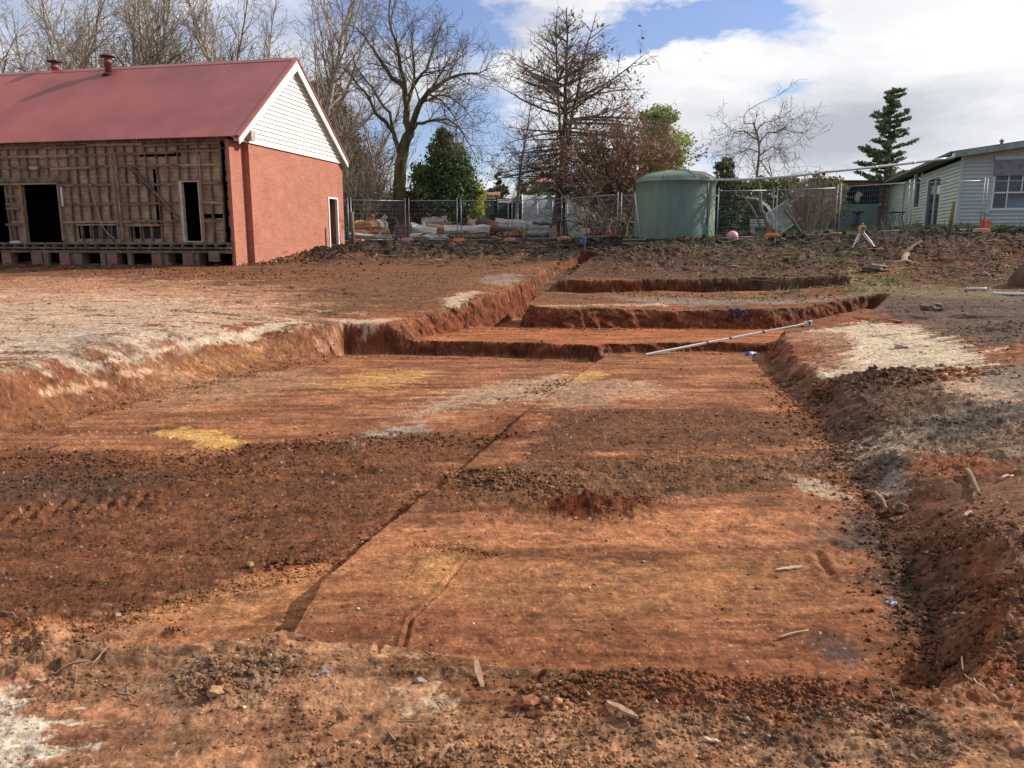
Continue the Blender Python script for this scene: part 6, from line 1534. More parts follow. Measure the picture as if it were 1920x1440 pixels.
# ------------------------------------------------------------------ water tank
TANKM = mat('tank_green', (.140, .200, .142), .5, .16, stretch=(1, 1, .3), scale=1.6, spec=.35, detail=8)
TD = 32.6; g = at(1262.5, 450, TD); TR = 1.66; tz = at(1262, 448.5, TD-TR).z
t = thing('water_tank', 'large round green plastic water tank', 'water tank', (g.x, g.y, tz))
zr = at(1190, 343, TD).z-tz; zt = at(1262, 321, TD).z-tz
x = MB(); n = 72
prof = [(TR*1.0, 0), (TR*.995, .1), (TR*.99, zr*.25), (TR*.985, zr*.26), (TR*.985, zr*.5), (TR*.98, zr*.51), (TR*.98, zr*.76), (TR*.975, zr*.77), (TR*.972, zr-.1), (TR*.985, zr-.05), (TR*.985, zr)]
x.lathe(prof, (0, 0, 0), n); wl = x.build('wall', TANKM, t); smooth_angle(wl, 35)
x = MB(); x.lathe([(TR*1.0, zr-.03), (TR*1.005, zr+.02), (TR*.97, zr+.06)]+[(TR*.97*math.cos(a), zr+.05+(zt-zr-.05)*math.sin(a)) for a in np.linspace(.12, 1.45, 9)], (0, 0, 0), n); dm = x.build('domed_roof', TANKM, t); smooth_angle(dm, 50)
x = MB()
for k in range(8):
    a = 2*PI*(k+.35)/8; x.tube([(math.cos(a)*TR*.97*math.cos(b), math.sin(a)*TR*.97*math.cos(b), zr+.06+(zt-zr-.05)*math.sin(b)) for b in np.linspace(.12, 1.4, 8)], .022, 6)
x.build('roof_ribs', TANKM, t, True)
x = MB(); x.lathe([(.28, 0), (.28, .05), (.24, .06)], (0, -.2, zt-.08), 20); x.build('lid', mat('lid_green', (.12, .19, .14), .5), t, True)
# downpipe and inlet
x = MB(); q = at(1326, 345, TD-1.2)-Vector((g.x, g.y, tz)); x.tube([(q.x, q.y, 0), (q.x, q.y, zr-.02)], .075, 10); x.build('downpipe', mat('pipe_brown', (.10, .075, .05), .6, col2=(.035, .028, .02), scale=3), t, True)
x = MB(); a_ = at(1190, 362, TD-1.55)-Vector((g.x, g.y, tz)); b_ = at(1201, 450, TD-1.7)-Vector((g.x, g.y, tz)); x.tube([a_, (a_+b_)/2, b_], .025, 6); x.build('overflow_pipe', mat('pipe_pale', (.42, .45, .42), .6), t, True)
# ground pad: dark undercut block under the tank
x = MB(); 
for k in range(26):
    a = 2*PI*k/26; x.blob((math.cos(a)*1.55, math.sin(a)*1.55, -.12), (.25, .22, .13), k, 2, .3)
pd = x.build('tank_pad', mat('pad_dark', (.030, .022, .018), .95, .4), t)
# small things at the foot of the tank
p = at(1185, 456, 30.2)
t2 = thing('timber_bearer', 'two weathered timber bearers poking out under the left of the tank', 'timber', (p.x, p.y, gsurf(p.x, p.y)))
for k, zz in enumerate((.12, .25)):
    x = MB(); x.bar((-.35, 0, zz), (.55, .1, zz), .09, .06); x.build('bearer', mat('grey_timber', (.28, .24, .19), .9), t2)
# overhead pipe
P0 = at(1322, 337, TD-.9); P1_ = at(1545, 322.5, 31.5); P2_ = at(1783, 296, 32.6)
PVC = mat('pvc_grey', (.60, .60, .58), .45, .05)
t = thing('overhead_pipe', 'long pale pipe carried in the air from the tank to the house gutter', 'pipe', P0)
o_ = P0
def sag(a, b, s, n=10): return [a.lerp(b, k/n)-Vector((0, 0, s*4*(k/n)*(1-k/n))) for k in range(n+1)]
x = MB(); pts = sag(P0, P1_, .10)+sag(P1_, P2_, .03)[1:]; x.tube([p-o_ for p in pts], .052, 10); x.build('pipe', PVC, t, True)
x = MB(); e = P2_-o_; x.tube([e, e+Vector((.12, .05, .03)), e+Vector((.16, .08, .18))], .065, 10); x.build('elbow', PVC, t, True)
for k in (4, 9, 14, 17):
    x = MB(); pp = pts[k]-o_; dd = (pts[k+1]-pts[k]).normalized()*.05; x.tube([pp-dd, pp+dd], .060, 10); x.build('coupling', PVC, t, True)
pb = P1_.copy(); pb.z = gsurf(pb.x, pb.y)
t = thing('pipe_post', 'thin dark post holding up the middle of the overhead pipe', 'post', pb)
h = P1_.z-pb.z
x = MB(); x.tube([(0, 0, -.1), (.02, 0, h-.06)], .026, 8); x.build('post', mat('post_dark', (.07, .065, .06), .7), t)
x = MB(); x.b3(-.05, .05, -.06, .06, h-.12, h-.05); x.build('saddle', mat('post_dark', (.07, .065, .06)), t)
# ------------------------------------------------------------------ temporary fence
GALV = mat('galvanised', (.36, .38, .39), .45, .15, metal=.4)
def fence_panel(pa, pb_, H, label, lean=0.0, first=None):
    """pa, pb: world foot points"""
    a = Vector(pa); b = Vector(pb_); d = b-a; L = d.length
    t = thing('temporary_fence', label, 'fence panel', a, 0, 'temporary mesh fence panels')
    up = (Vector((0, lean, 1))).normalized(); u = d.normalized()
    def q(s, h): return u*(s*L)+up*h
    x = MB()
    for s in (0.012, .988): x.tube([q(s, -.02), q(s, H)], .020, 6)
    for h in (.10, H-.12): x.tube([q(.01, h), q(.99, h)], .019, 6)
    x.build('frame', GALV, t, True)
    x = MB(); n = int(L/.075)
    for i in range(1, n):
        c = q(i/n, .1); e = q(i/n, H-.12); x.bar(c, e, .003, .003, (0, 1, 0))
    m = 9
    for j in range(1, m):
        h = .1+(H-.22)*j/m; x.bar(q(.01, h), q(.99, h), .0036, .0036)
    x.build('mesh_infill', GALV, t)
    return t
def gp(px, D): p = at(px, 450, D); p.z = gsurf(p.x, p.y)-.02; return p
J = [(655,34.2),(764,36.4),(861,35.6),(956,36.6),(1056,35.6),(1160,34.6)]
lab = ['temporary fence panel leaning between the brick corner post and the mossy trunk', 'temporary fence panel right of the mossy trunk, before the dry shrub', 'temporary fence panel in front of the black shade fence', 'temporary fence panel in front of the longest grey log', 'temporary fence panel between the orange split slabs and the tank']
fence_panel(gp(615, 34), gp(655, 34.2), 1.95, 'piece of temporary fence panel vanishing behind the brick corner', .0)
fence_panel(gp(658, 34.2), gp(762, 36.3), 1.95, lab[0], .06)
for i in range(1, 5): fence_panel(gp(J[i][0]+3, J[i][1]), gp(J[i+1][0]-2, J[i+1][1]), 1.97, lab[i], .0)
fence_panel(gp(1162, 34.6), gp(1262, 36.5), 1.97, 'temporary fence panel mostly hidden behind the left of the tank')
K = [(1340,30.6),(1449,31.4),(1567,31.2),(1700,30.2),(1838,29.6),(1985,29.4)]
lab2 = ['temporary fence panel between the tank and the crooked fruit tree', 'temporary fence panel in front of the bare cane shrub', 'temporary fence panel in front of the carport', 'temporary fence panel in front of the dark side door', 'temporary fence panel before the house window at the right edge']
for i in range(5): fence_panel(gp(K[i][0]+2, K[i][1]), gp(K[i+1][0]-2, K[i+1][1]), 2.0, lab2[i], (.0, .0, .02, .0, .03)[i])
ORG = mat('block_orange', (.80, .20, .05), .6, .1); PNK = mat('block_pink', (.62, .27, .21), .7, .1)
def foot(px, D, m_, label, sc=1.0):
    p = gp(px, D); t = thing('fence_foot', label, 'fence foot', (p.x, p.y-.1, p.z+.02), random.Random(px).uniform(-.3, .3), 'plastic fence feet')
    x = MB(); x.add([(-.30*sc, -.12*sc, 0), (.30*sc, -.12*sc, 0), (.30*sc, .12*sc, 0), (-.30*sc, .12*sc, 0), (-.24*sc, -.08*sc, .15*sc), (.24*sc, -.08*sc, .15*sc), (.24*sc, .08*sc, .15*sc), (-.24*sc, .08*sc, .15*sc)], [(3, 2, 1, 0), (4, 5, 6, 7), (0, 1, 5, 4), (1, 2, 6, 5), (2, 3, 7, 6), (3, 0, 4, 7)])
    o = x.build('block', m_, t, bevel=.03)
    x = MB()
    for q in (-.14, -.05, .05, .14): x.lathe([(.026*sc, .148*sc), (.026*sc, .165*sc), (.018*sc, .165*sc)], (q*sc, 0, 0), 8)
    x.build('tube_sockets', m_, t)
for px, D, m_, lb_ in ((672, 34.2, ORG, 'bright orange fence foot beside the timber post by the brick corner'), (764, 36.2, PNK, 'faded pink fence foot below the mossy trunk'), (861, 35.3, ORG, 'bright orange fence foot before the white split log'),
      (956, 36.3, PNK, 'faded orange fence foot under the twin posts by the split orange log'), (1057, 35.5, PNK, 'pale pink fence foot right of the orange split slabs'), (1445, 31.1, ORG, 'orange fence foot at the base of the crooked fruit tree'),
      (1567, 31.0, PNK, 'pink fence foot behind the survey tripod'), (1836, 29.3, PNK, 'faded pink fence foot beside the orange cone')):
    foot(px, D, m_, lb_)
# ------------------------------------------------------------------ posts, stakes, tripod, cone
def post(px, pyt, D, w_, label, name='timber_post', m_=None, lean=0, pyb=None):
    p = gp(px, D); h = at(px, pyt, D).z-p.z
    t = thing(name, label, 'post', p)
    x = MB(); x.tube([(0, 0, -.1), (lean*.5, 0, h*.5), (lean, 0, h)], [w_, w_*.97, w_*.93], 9); x.build('shaft', m_ or mat('post_olive', (.22, .19, .11), .9, col2=(.12, .10, .06), scale=3), t, True)
    x = MB(); x.lathe([(w_*.95, h), (w_*.8, h+.015)], (lean, 0, 0), 9); x.build('top', mat('post_end', (.30, .25, .17), .9), t)
    return t
post(662, 398, 32.5, .075, 'short weathered timber post beside the brick corner')
post(1777, 378, 28.2, .075, 'leaning weathered timber post in front of the house corner', lean=.12)
p = surf(1097, 474); p = gp(1097, 29.4); h = at(1097, 432, 29.4).z-p.z
t = thing('survey_stake', 'survey stake with blue tape and a wooden crosspiece before the bare arching shrub', 'stake', p)
x = MB(); x.bar((0, 0, -.1), (0, 0, h), .03, .03, (0, 1, 0)); x.build('shaft', TIMBL, t)
x = MB(); x.bar((-.16, 0, h-.02), (.02, 0, h-.02), .05, .22, (0, 0, 1)); x.bar((.06, 0, h), (.18, 0, h), .05, .18); x.build('crosspiece', mat('wood_tan', (.50, .33, .17), .85), t)
x = MB(); x.blob((-.02, 0, h-.38), (.06, .03, .16), 3, 2, .25); x.blob((-.13, 0, h-.42), (.08, .03, .08), 4, 2, .25); x.build('tape', mat('tape_blue', (.07, .17, .40), .5), t)
# laser level on tripod
D = 26.2; hd = at(1616, 430, D); pa = at(1597, 469, D-.3); pc = at(1645, 470, D-.4)
ga = Vector((pa.x, pa.y, gsurf(pa.x, pa.y))); gc_ = Vector((pc.x, pc.y, gsurf(pc.x, pc.y))); gb_ = Vector((hd.x+.1, D+.55, gsurf(hd.x+.1, D+.55)))
t = thing('laser_level_tripod', 'yellow laser level on a low aluminium tripod', 'tripod', (hd.x, hd.y, ga.z))
O = Vector((hd.x, hd.y, ga.z)); hub = Vector((hd.x, hd.y, at(1616, 434, D).z))-O
ALU = mat('aluminium', (.62, .62, .62), .35, .1, metal=.6)
for q in (ga, gb_, gc_):
    x = MB(); f_ = q-O; m1 = hub.lerp(f_, .08); side = (f_-hub).cross(Vector((0, 1, 0))).normalized()*.03
    x.bar(m1+side, hub.lerp(f_, .62)+side, .028, .022); x.bar(m1-side, hub.lerp(f_, .62)-side, .028, .022); x.bar(hub.lerp(f_, .4), hub.lerp(f_, .97), .03, .024)
    lg_ = x.build('leg', ALU, t)
    x = MB(); x.tube([hub.lerp(f_, .94), f_-Vector((0, 0, .02))], [.022, .008], 6); x.build('foot_spike', mat('spike_orange', (.55, .2, .06), .6), lg_)
x = MB(); x.lathe([(.03, -.05), (.09, -.03), (.10, .01), (.05, .02)], hub, 12); x.build('head_plate', mat('plate_orange', (.5, .22, .05), .5), t, True)
x = MB(); x.b3(hub.x-.09, hub.x+.09, hub.y-.09, hub.y+.09, hub.z+.03, hub.z+.19); lv = x.build('laser_body', mat('laser_yellow', (.60, .44, .14), .5), t, bevel=.02)
x = MB(); x.lathe([(.055, .19), (.055, .25), (.03, .27)], hub, 12); x.build('rotor', mat('rotor_brown', (.20, .15, .07), .4), lv, True)
x = MB(); x.b3(hub.x-.05, hub.x+.05, hub.y-.096, hub.y-.088, hub.z+.06, hub.z+.13); x.build('control_panel', mat('panel_dark', (.05, .04, .03), .4), lv)
# cones
def cone(px, D, label, tip):
    p = gp(px, D); t = thing('traffic_cone', label, 'cone', p, .4); 
    if tip: t.rotation_euler = (0, -.35, .4)
    x = MB(); x.lathe([(.16, .03), (.13, .12), (.05, .45), (.035, .46)], (0, 0, 0), 18); x.build('cone', mat('cone_orange', (.85, .12, .03), .5), t, True)
    x = MB(); x.b3(-.19, .19, -.19, .19, 0, .03); x.build('base', mat('cone_orange', (.85, .12, .03)), t, bevel=.01)
cone(1842, 29.9, 'orange traffic cone tipped beside the twin fence posts in front of the house', True)
cone(1849, 29.7, 'second smaller orange cone leaning right of the tipped one', False)
# ball
p = gp(1373, 29.8); t = thing('exercise_ball', 'pale pink ball resting right of the water tank', 'ball', (p.x, p.y, p.z+.19))
x = MB(); import bmesh
bm = bmesh.new(); bmesh.ops.create_uvsphere(bm, u_segments=32, v_segments=20, radius=.215); me_ = bpy.data.meshes.new('shell'); bm.to_mesh(me_); bm.free()
link_mesh('shell', me_, mat('ball_pink', (.72, .34, .34), .45, .06), t, True)
x = MB(); x.lathe([(.2165, -.012), (.219, 0), (.2165, .012)], (0, 0, 0), 32); x.build('seam', mat('seam_pink', (.5, .2, .2), .5), t, True)
# red toy barrow
p = gp(1136, 36.8); t = thing('toy_barrow', 'small red plastic barrow on the grass left of the tank', 'toy', (p.x, p.y, p.z+.02))
x = MB(); x.add([(-.38, -.18, .18), (.30, -.18, .18), (.38, .2, .18), (-.38, .2, .18), (-.62, -.3, .45), (.62, -.3, .5), (.62, .35, .5), (-.62, .35, .45)], [(3, 2, 1, 0), (0, 1, 5, 4), (1, 2, 6, 5), (2, 3, 7, 6), (3, 0, 4, 7)]); x.build('tray', mat('toy_red', (.75, .08, .03), .4), t, bevel=.01)
x = MB(); x.tube([(-.3, -.05, .1), (-.3, .05, .1)], .12, 14); x.build('wheel', mat('toy_grey', (.5, .5, .5), .6), t)
for sy in (-.15, .15): x = MB(); x.tube([(.3, sy, .2), (.8, sy, .35)], .02, 6); x.build('handle', mat('toy_red', (.75, .08, .03)), t)
x = MB(); x.b3(.3, .34, -.12, .12, -.02, .18); x.build('stand', mat('toy_grey', (.5, .5, .5)), t)
# blue sheet and bottle behind the brick corner
p = gp(647, 36.5); t = thing('blue_tub', 'blue plastic tub seen past the brick corner', 'tub', (p.x, p.y, p.z+.35))
x = MB(); x.lathe([(.16, -.3), (.24, .2), (.25, .22), (.21, .2), (.15, -.2)], (0, 0, 0), 14); x.build('body', mat('tub_blue', (.05, .19, .45), .5), t, True)
x = MB(); x.tube([(-.25, 0, .2), (0, -.1, .38), (.25, 0, .2)], .012, 5); x.build('handle', mat('tub_blue', (.05, .19, .45)), t)
# swing seat hanging from the bush, chair frame
p = at(1125, 426, 38.2)
t = thing('swing_seat', 'pale hanging swing seat under the russet bush', 'swing', p)
x = MB(); x.tube([(-.2, 0, .06), (-.1, 0, -.02), (.1, 0, -.02), (.2, 0, .06)], .035, 8, squash=.5); x.build('seat', mat('swing_blue', (.45, .5, .6), .6), t, True)
for sx in (-.2, .2): x = MB(); x.tube([(sx, 0, .06), (0, 0, 1.3)], .008, 4); x.build('rope', TW_PALE, t)
# tilted mesh cage
p = gp(1462, 34); t = thing('wire_cage', 'square white-edged wire panel standing on its corner behind the fence', 'panel', (p.x, p.y, p.z))
x = MB(); c = Vector((0, 0, 1.0)); cr = [Vector((-.05, 0, 0.05)), Vector((.85, .05, .70)), Vector((.30, .1, 1.55)), Vector((-.75, .05, .85))]
for i in range(4): x.bar(cr[i], cr[(i+1) % 4], .045, .045)
x.build('edge_frame', WHITEP, t)
x = MB()
for k in range(1, 24):
    f_ = k/24; x.bar(cr[0].lerp(cr[1], f_), cr[3].lerp(cr[2], f_), .018, .018); x.bar(cr[0].lerp(cr[3], f_), cr[1].lerp(cr[2], f_), .018, .018)
x.build('wire', mat('wire_grey', (.55, .58, .57), .6), t)
p = gp(1418, 37); t = thing('garden_arch', 'curved white tube frame behind the crooked fruit tree', 'frame', (p.x, p.y, p.z))
x = MB()
for k in (0, .12, .3): x.tube([(-.5, k, 1.75), (0, k, 1.7), (.5, k, 1.35), (.85, k, .8), (1.0, k, .0)], .022, 6)
x.build('tubes', WHITEP, t, True)
p = gp(1412, 38); t = thing('garden_bench', 'pale slatted bench on the lawn behind the fruit tree', 'bench', (p.x, p.y, p.z))
x = MB()
for k in range(3): x.b3(-.1, 1.5, -.1+.12*k, 0+.12*k, .42, .45)
x.build('seat', mat('bench_pale', (.5, .5, .45), .7), t)
x = MB()
for k in range(3): x.b3(-.1, 1.5, .32, .35, .5+.12*k, .58+.12*k)
x.build('backrest', mat('bench_pale', (.5, .5, .45)), t)
for sx in (0, 1.4):
    x = MB(); x.b3(sx-.03, sx+.03, -.08, .34, 0, .42); x.build('leg', mat('bench_pale', (.5, .5, .45)), t)
# dead leaning pole over the fence by the cane shrub
a = at(1470, 393, 32.2); b_ = at(1508, 443, 31.8); t = thing('leaning_branch', 'cut grey branch propped against the cane shrub', 'branch', b_)
x = MB(); x.tube([(0, 0, -.1), (a-b_)*.5+Vector((.02, 0, 0)), a-b_], [.07, .06, .05], 8); x.build('limb', BARK, t, True)
x = MB(); e = a-b_; x.tube([e-Vector((.01, 0, .01)), e+(e.normalized()*.01)], [.045, .045], 8); x.build('cut_end', mat('cut_wood', (.5, .36, .22), .8), t)
# ------------------------------------------------------------------ felled logs
LOGG = mat('log_grey_bark', (.55, .50, .42), .9, col2=(.24, .20, .15), scale=2.5, bump=.02, bscale=10, stretch=(.35, 2, 2.5))
LOGB = mat('log_brown_bark', (.26, .17, .11), .95, col2=(.10, .065, .045), scale=3, bump=.03, bscale=8, stretch=(.4, 2, 2.5))
LOGW = mat('log_white_bark', (.80, .76, .66), .8, col2=(.50, .46, .40), scale=3, bump=.012, bscale=10, stretch=(.35, 2, 2.5))
CUT = mat('log_cut_wood', (.62, .38, .20), .85, col2=(.42, .22, .10), scale=5)
SPL = mat('log_split_wood', (.50, .25, .11), .9, col2=(.26, .10, .04), scale=2.4, bump=.02, bscale=8, stretch=(1, 1, 3))
def log(pxa, pya, pxb, pyb, r, D, m_, label, dd=0.0, cutm=None, knob=0):
    a = at(pxa, pya, D); b = at(pxb, pyb, D+dd); t = thing('log', label, 'log', a, 0, 'felled logs behind the fence'); o = a
    rr = random.Random(int(pxa*7+pya)); n = 7; L = (b-a)
    pts = [L*(k/n)+Vector((rr.gauss(0, .02), rr.gauss(0, .02), rr.gauss(0, .018))) for k in range(n+1)]
    r = r*1.12; rad = [r*(1+rr.uniform(-.07, .07)) for _ in range(n+1)]
    x = MB(); x.tube(pts, rad, 14, caps=False); ph = rr.uniform(0, 6)
    for i_ in range(len(x.v)):
        ring, kk = divmod(i_, 14); an = 2*PI*kk/14; f_ = .12*math.sin(2*an+ph)+.07*math.sin(5*an+ph*2+ring*.5)+rr.uniform(-.05, .05)
        p_ = Vector(x.v[i_]); x.v[i_] = tuple(p_+(p_-pts[ring])*f_)
    x.build('bark', m_, t, False)
    if rr.random() < .7:      # a broken limb stub
        kx = rr.randint(2, 5); dd_ = Vector((rr.uniform(-.5, .5), rr.uniform(-.6, .1), rr.uniform(.2, 1))).normalized(); st_ = MB(); st_.tube([pts[kx], pts[kx]+dd_*r*1.2, pts[kx]+dd_*r*rr.uniform(1.5, 2.2)], [r*.4, r*.33, r*.28], 8); st_.build('limb_stub', m_, t)
    for e, q in ((0, 1), (n, -1)):
        d = (pts[1]-pts[0] if e == 0 else pts[-2]-pts[-1]).normalized(); x = MB(); x.tube([pts[e]+d*.012, pts[e]+d*.03], rad[e]*.985, 14); x.build('cut_face', cutm or CUT, t)
    return t
log(672, 428, 704, 424, .34, 39.5, SPL, 'crumbling orange-brown log left in the pile, nearest the brick corner')
log(700, 427, 716, 425, .36, 39.8, LOGG, 'short fat log with a pale round end right of the crumbling log', .5)
log(640, 441, 735, 447, .15, 38.0, LOGG, 'long thin pale log lying on the dark soil at the left end')
log(668, 437, 730, 434, .13, 38.6, SPL, 'thin orange split log above the long thin pale one')
log(770, 427, 818, 437, .22, 38.6, LOGW, 'white-barked log sloping down just right of the upright stump')
log(768, 444, 842, 446, .14, 37.9, LOGW, 'low white log on the ground behind the second panel')
log(792, 417, 838, 413, .20, 40.2, LOGG, 'pale log on top of the pile below the dry shrub')
log(800, 424, 850, 431, .14, 39.0, CUT, 'split tan slab lying across the white logs')
log(834, 433, 916, 431, .24, 38.6, LOGW, 'smooth bluish white log in front of the shade fence')
log(846, 446, 916, 443, .13, 37.9, LOGB, 'reddish brown log lying on the soil under the bluish white one')
log(815, 424, 846, 421, .15, 39.6, LOGB, 'small brown log on top left of the bluish white one')
log(880, 419, 893, 421, .20, 40.0, CUT, 'short log showing an orange cut end on the pile')
log(897, 417, 918, 419, .21, 40.2, LOGB, 'dark short log beside the orange cut end')
log(915, 431, 926, 427, .17, 39.0, LOGG, 'stub of grey log between the white log and the split orange one')
log(930, 417, 1000, 424, .17, 38.8, LOGW, 'longest pale log lying on top of the right half of the pile')
log(935, 425, 985, 432, .15, 38.2, LOGG, 'hollow grey log sagging under the longest pale one')
log(922, 422, 968, 438, .20, 38.5, SPL, 'long split log showing raw orange wood')
log(985, 427, 1030, 431, .15, 38.6, LOGG, 'grey furrowed log left of the upright slabs')
log(985, 438, 1030, 438, .18, 38.3, LOGG, 'thicker grey log below the furrowed one')
log(945, 441, 978, 437, .14, 38.0, SPL, 'broken orange wood lying below the split log')
log(1000, 420, 1045, 424, .09, 39.6, LOGB, 'thin brown pole at the top right of the pile')
# shattered bark and splinters round the pile
rs_ = np.random.RandomState(8); V_ = []; F_ = []
for k in range(900):
    px = rs_.uniform(640, 1065); D = rs_.uniform(37.2, 40.2); p = at(px, 450, D); z_ = gsurf(p.x, p.y)+rs_.rand()**2*.45; l = rs_.lognormal(-2.1, .5); w_ = l*rs_.uniform(.15, .4); a = rs_.uniform(0, PI)
    d_ = Vector((math.cos(a), math.sin(a)*.6, rs_.uniform(-.4, .4)))*l; s_ = Vector((-math.sin(a), math.cos(a), rs_.uniform(-.8, .8)))*w_; c = Vector((p.x, p.y, z_)); up_ = Vector((0, 0, .012))
    n_ = len(V_); V_ += [tuple(c-d_), tuple(c+s_), tuple(c+d_), tuple(c-s_), tuple(c+up_)]; F_ += [(n_, n_+1, n_+4), (n_+1, n_+2, n_+4), (n_+2, n_+3, n_+4), (n_+3, n_, n_+4)]
kind(link_mesh('bark_litter', np_mesh('bark_litter', V_, F_), mat('bark_litter', (.55, .36, .20), .9, col2=(.20, .12, .07), scale=1.5)), 'stuff')
# stump and upright slabs
p = at(756, 446, 38.2); t = thing('tree_stump', 'dark fluted stump in front of the mossy trunk', 'stump', (p.x, p.y, gsurf(p.x, p.y)-.05)); hh = at(756, 421, 38.2).z-t.location.z
x = MB(); n = 28; vs = []
for k, (zz, rr_) in enumerate(((0, .46), (hh*.4, .40), (hh*.95, .41))):
    for i in range(n): a = 2*PI*i/n; q = rr_*(1+.10*math.sin(a*7)+.05*math.sin(a*11+1)); vs.append((math.cos(a)*q, math.sin(a)*q, zz))
x.add(vs, [(k*n+i, k*n+(i+1) % n, (k+1)*n+(i+1) % n, (k+1)*n+i) for k in range(2) for i in range(n)]); x.build('bark', LOGB, t)
x = MB(); x.lathe([(.40, hh*.93), (.38, hh*.97)], (0, 0, 0), 20); x.build('cut_face', SPL, t)
for px, pyt, w_, lb_ in ((982.5, 432, .07, 'upright orange offcut board standing on the soil left of the slabs'), (1039, 423, .15, 'wide upright orange slab at the right end of the pile'), (1053, 424, .06, 'narrow upright orange slab right of the wide one')):
    p = at(px, 448, 37.7); t = thing('wood_slab', lb_, 'slab', (p.x, p.y, gsurf(p.x, p.y)-.05), 0, 'upright split slabs'); h = at(px, pyt, 37.7).z-t.location.z
    x = MB(); x.add([(-w_, -.05, 0), (w_, -.05, 0), (w_*.9, .05, 0), (-w_*.9, .05, 0), (-w_*.8, -.05, h*.95), (w_*.75, -.05, h), (w_*.7, .05, h), (-w_*.7, .05, h*.93)], [(3, 2, 1, 0), (4, 5, 6, 7), (0, 1, 5, 4), (1, 2, 6, 5), (2, 3, 7, 6), (3, 0, 4, 7)]); x.build('slab', CUT, t, bevel=.01)
# ------------------------------------------------------------------ small things on the dug ground
a = surf(1212, 666); b = surf(1521, 611)
t = thing('survey_staff', 'long white survey staff bridging the corner of the pit', 'staff', (a.x, a.y, a.z+.02))
O = t.location.copy(); e = Vector((b.x, b.y, b.z+.06))-O
x = MB(); x.bar((0, 0, 0), e*.36, .052, .03); x.build('lower_section', WHITEP, t)
x = MB(); x.bar(e*.34, e*.70, .044, .026, (0, 0, 1)); x.build('middle_section', WHITEP, t)
x = MB(); x.bar(e*.68, e, .036, .022); x.build('upper_section', WHITEP, t)
for f_ in (.36, .70, .5):
    x = MB(); x.bar(e*(f_-.004), e*(f_+.004), .06, .04); x.build('clip', mat('clip_black', (.02, .02, .02), .5), t)
x = MB(); n_ = e.normalized(); x.bar(e*.965, e*1.0, .09, .07); x.build('receiver', mat('receiver_white', (.6, .6, .58), .4), t)
x = MB(); x.bar(e*.975, e*.985, .10, .08); x.build('receiver_band', mat('clip_black', (.02, .02, .02)), t)
p = surf(1408, 668); t = thing('spray_can', 'blue and white spray can lying by the corner of the pit', 'can', (p.x, p.y, p.z+.035), .1)
x = MB(); x.tube([(-.10, 0, 0), (.07, 0, 0)], .035, 16); x.build('body', mat('can_blue', (.05, .17, .50), .3), t, True)
x = MB(); x.tube([(-.04, 0, 0), (.03, 0, 0)], .0362, 16); x.build('label_band', mat('can_white', (.75, .78, .8), .4), t, True)
x = MB(); x.tube([(.07, 0, 0), (.105, 0, 0)], [.033, .02], 12); x.build('cap', mat('can_cap', (.75, .74, .7), .4), t, True)
# pipes on the grass at right
for (a_, b_, lb_, m_) in (((1812, 543), (1850, 544), 'short pale blue pipe on the grass at the right edge', PVC), ((1859, 551), (1975, 554), 'long white pipe lying on the grass at the right edge', WHITEP)):
    a = surf(*a_); b = surf(*b_); t = thing('loose_pipe', lb_, 'pipe', (a.x, a.y, a.z+.03)); e = Vector((b.x, b.y, b.z+.03))-t.location
    x = MB(); x.tube([(0, 0, 0), e*.5, e], .03, 10); x.build('pipe', m_, t, True); x = MB(); x.tube([e*-.01, e*.06], .036, 10); x.build('socket', mat('socket_blue', (.35, .55, .68), .5), t, True)
# stump at the right edge
p = surf(1935, 536); t = thing('sawn_stump', 'brown sawn tree stump cut off by the right edge', 'stump', (p.x, p.y, p.z-.1)); 
x = MB(); n = 36; vs = []
for zz, rr_, dx in ((0, .52, 0), (.25, .47, .02), (.5, .36, .08), (.62, .30, .12)):
    for i in range(n): a = 2*PI*i/n; q = rr_*(1+.05*math.sin(a*5)+.03*math.sin(a*13)); vs.append((math.cos(a)*q+dx, math.sin(a)*q, zz))
x.add(vs, [(k*n+i, k*n+(i+1) % n, (k+1)*n+(i+1) % n, (k+1)*n+i) for k in range(3) for i in range(n)]); x.build('bark', mat('stump_brown', (.15, .09, .055), .95, col2=(.07, .042, .028), scale=3, bump=.03, bscale=8), t, True)
x = MB(); x.lathe([(.30, .6), (.29, .63)], (.12, 0, 0), 24); x.build('cut_face', mat('stump_face', (.26, .17, .11), .9), t)
# rock, bark slabs, logs by the tripod
p = surf(1640, 512); t = thing('grey_rock', 'flat grey-brown rock in front of the survey tripod', 'rock', (p.x, p.y, p.z))
x = MB(); x.blob((0, 0, .06), (.34, .25, .13), 4, 3, .14); x.build('rock', mat('rock_grey', (.22, .185, .145), .9, col2=(.11, .085, .06), scale=5, bump=.01), t)
def piece(name, label, cat, a_, b_, r, m_, mid=None, squash=.5, up=.03, group=None):
    a = surf(*a_); b = surf(*b_); t = thing(name, label, cat, (a.x, a.y, a.z+up), 0, group); e = Vector((b.x, b.y, b.z+up))-t.location
    rr = random.Random(int(a_[0])); ms = [e*k+Vector((rr.gauss(0, .03)*e.length, rr.gauss(0, .02), rr.gauss(0, .02)*e.length)) for k in (.25, .5, .75)]
    if mid is not None: ms[1] = ms[1]+Vector((0, 0, mid)); ms[2] = ms[2]+Vector((0, 0, mid*.8))
    x = MB(); x.tube([(0, 0, 0)]+ms+[e], [r*.6, r*1.05, r, r*.9, r*.45], 8, squash=squash); x.build('wood', m_, t); return t
piece('bark_slab', 'long dark bark slab right of the grey rock', 'bark', (1640, 500), (1700, 506), .10, mat('bark_dark', (.09, .07, .05), .9, bump=.01), .05)
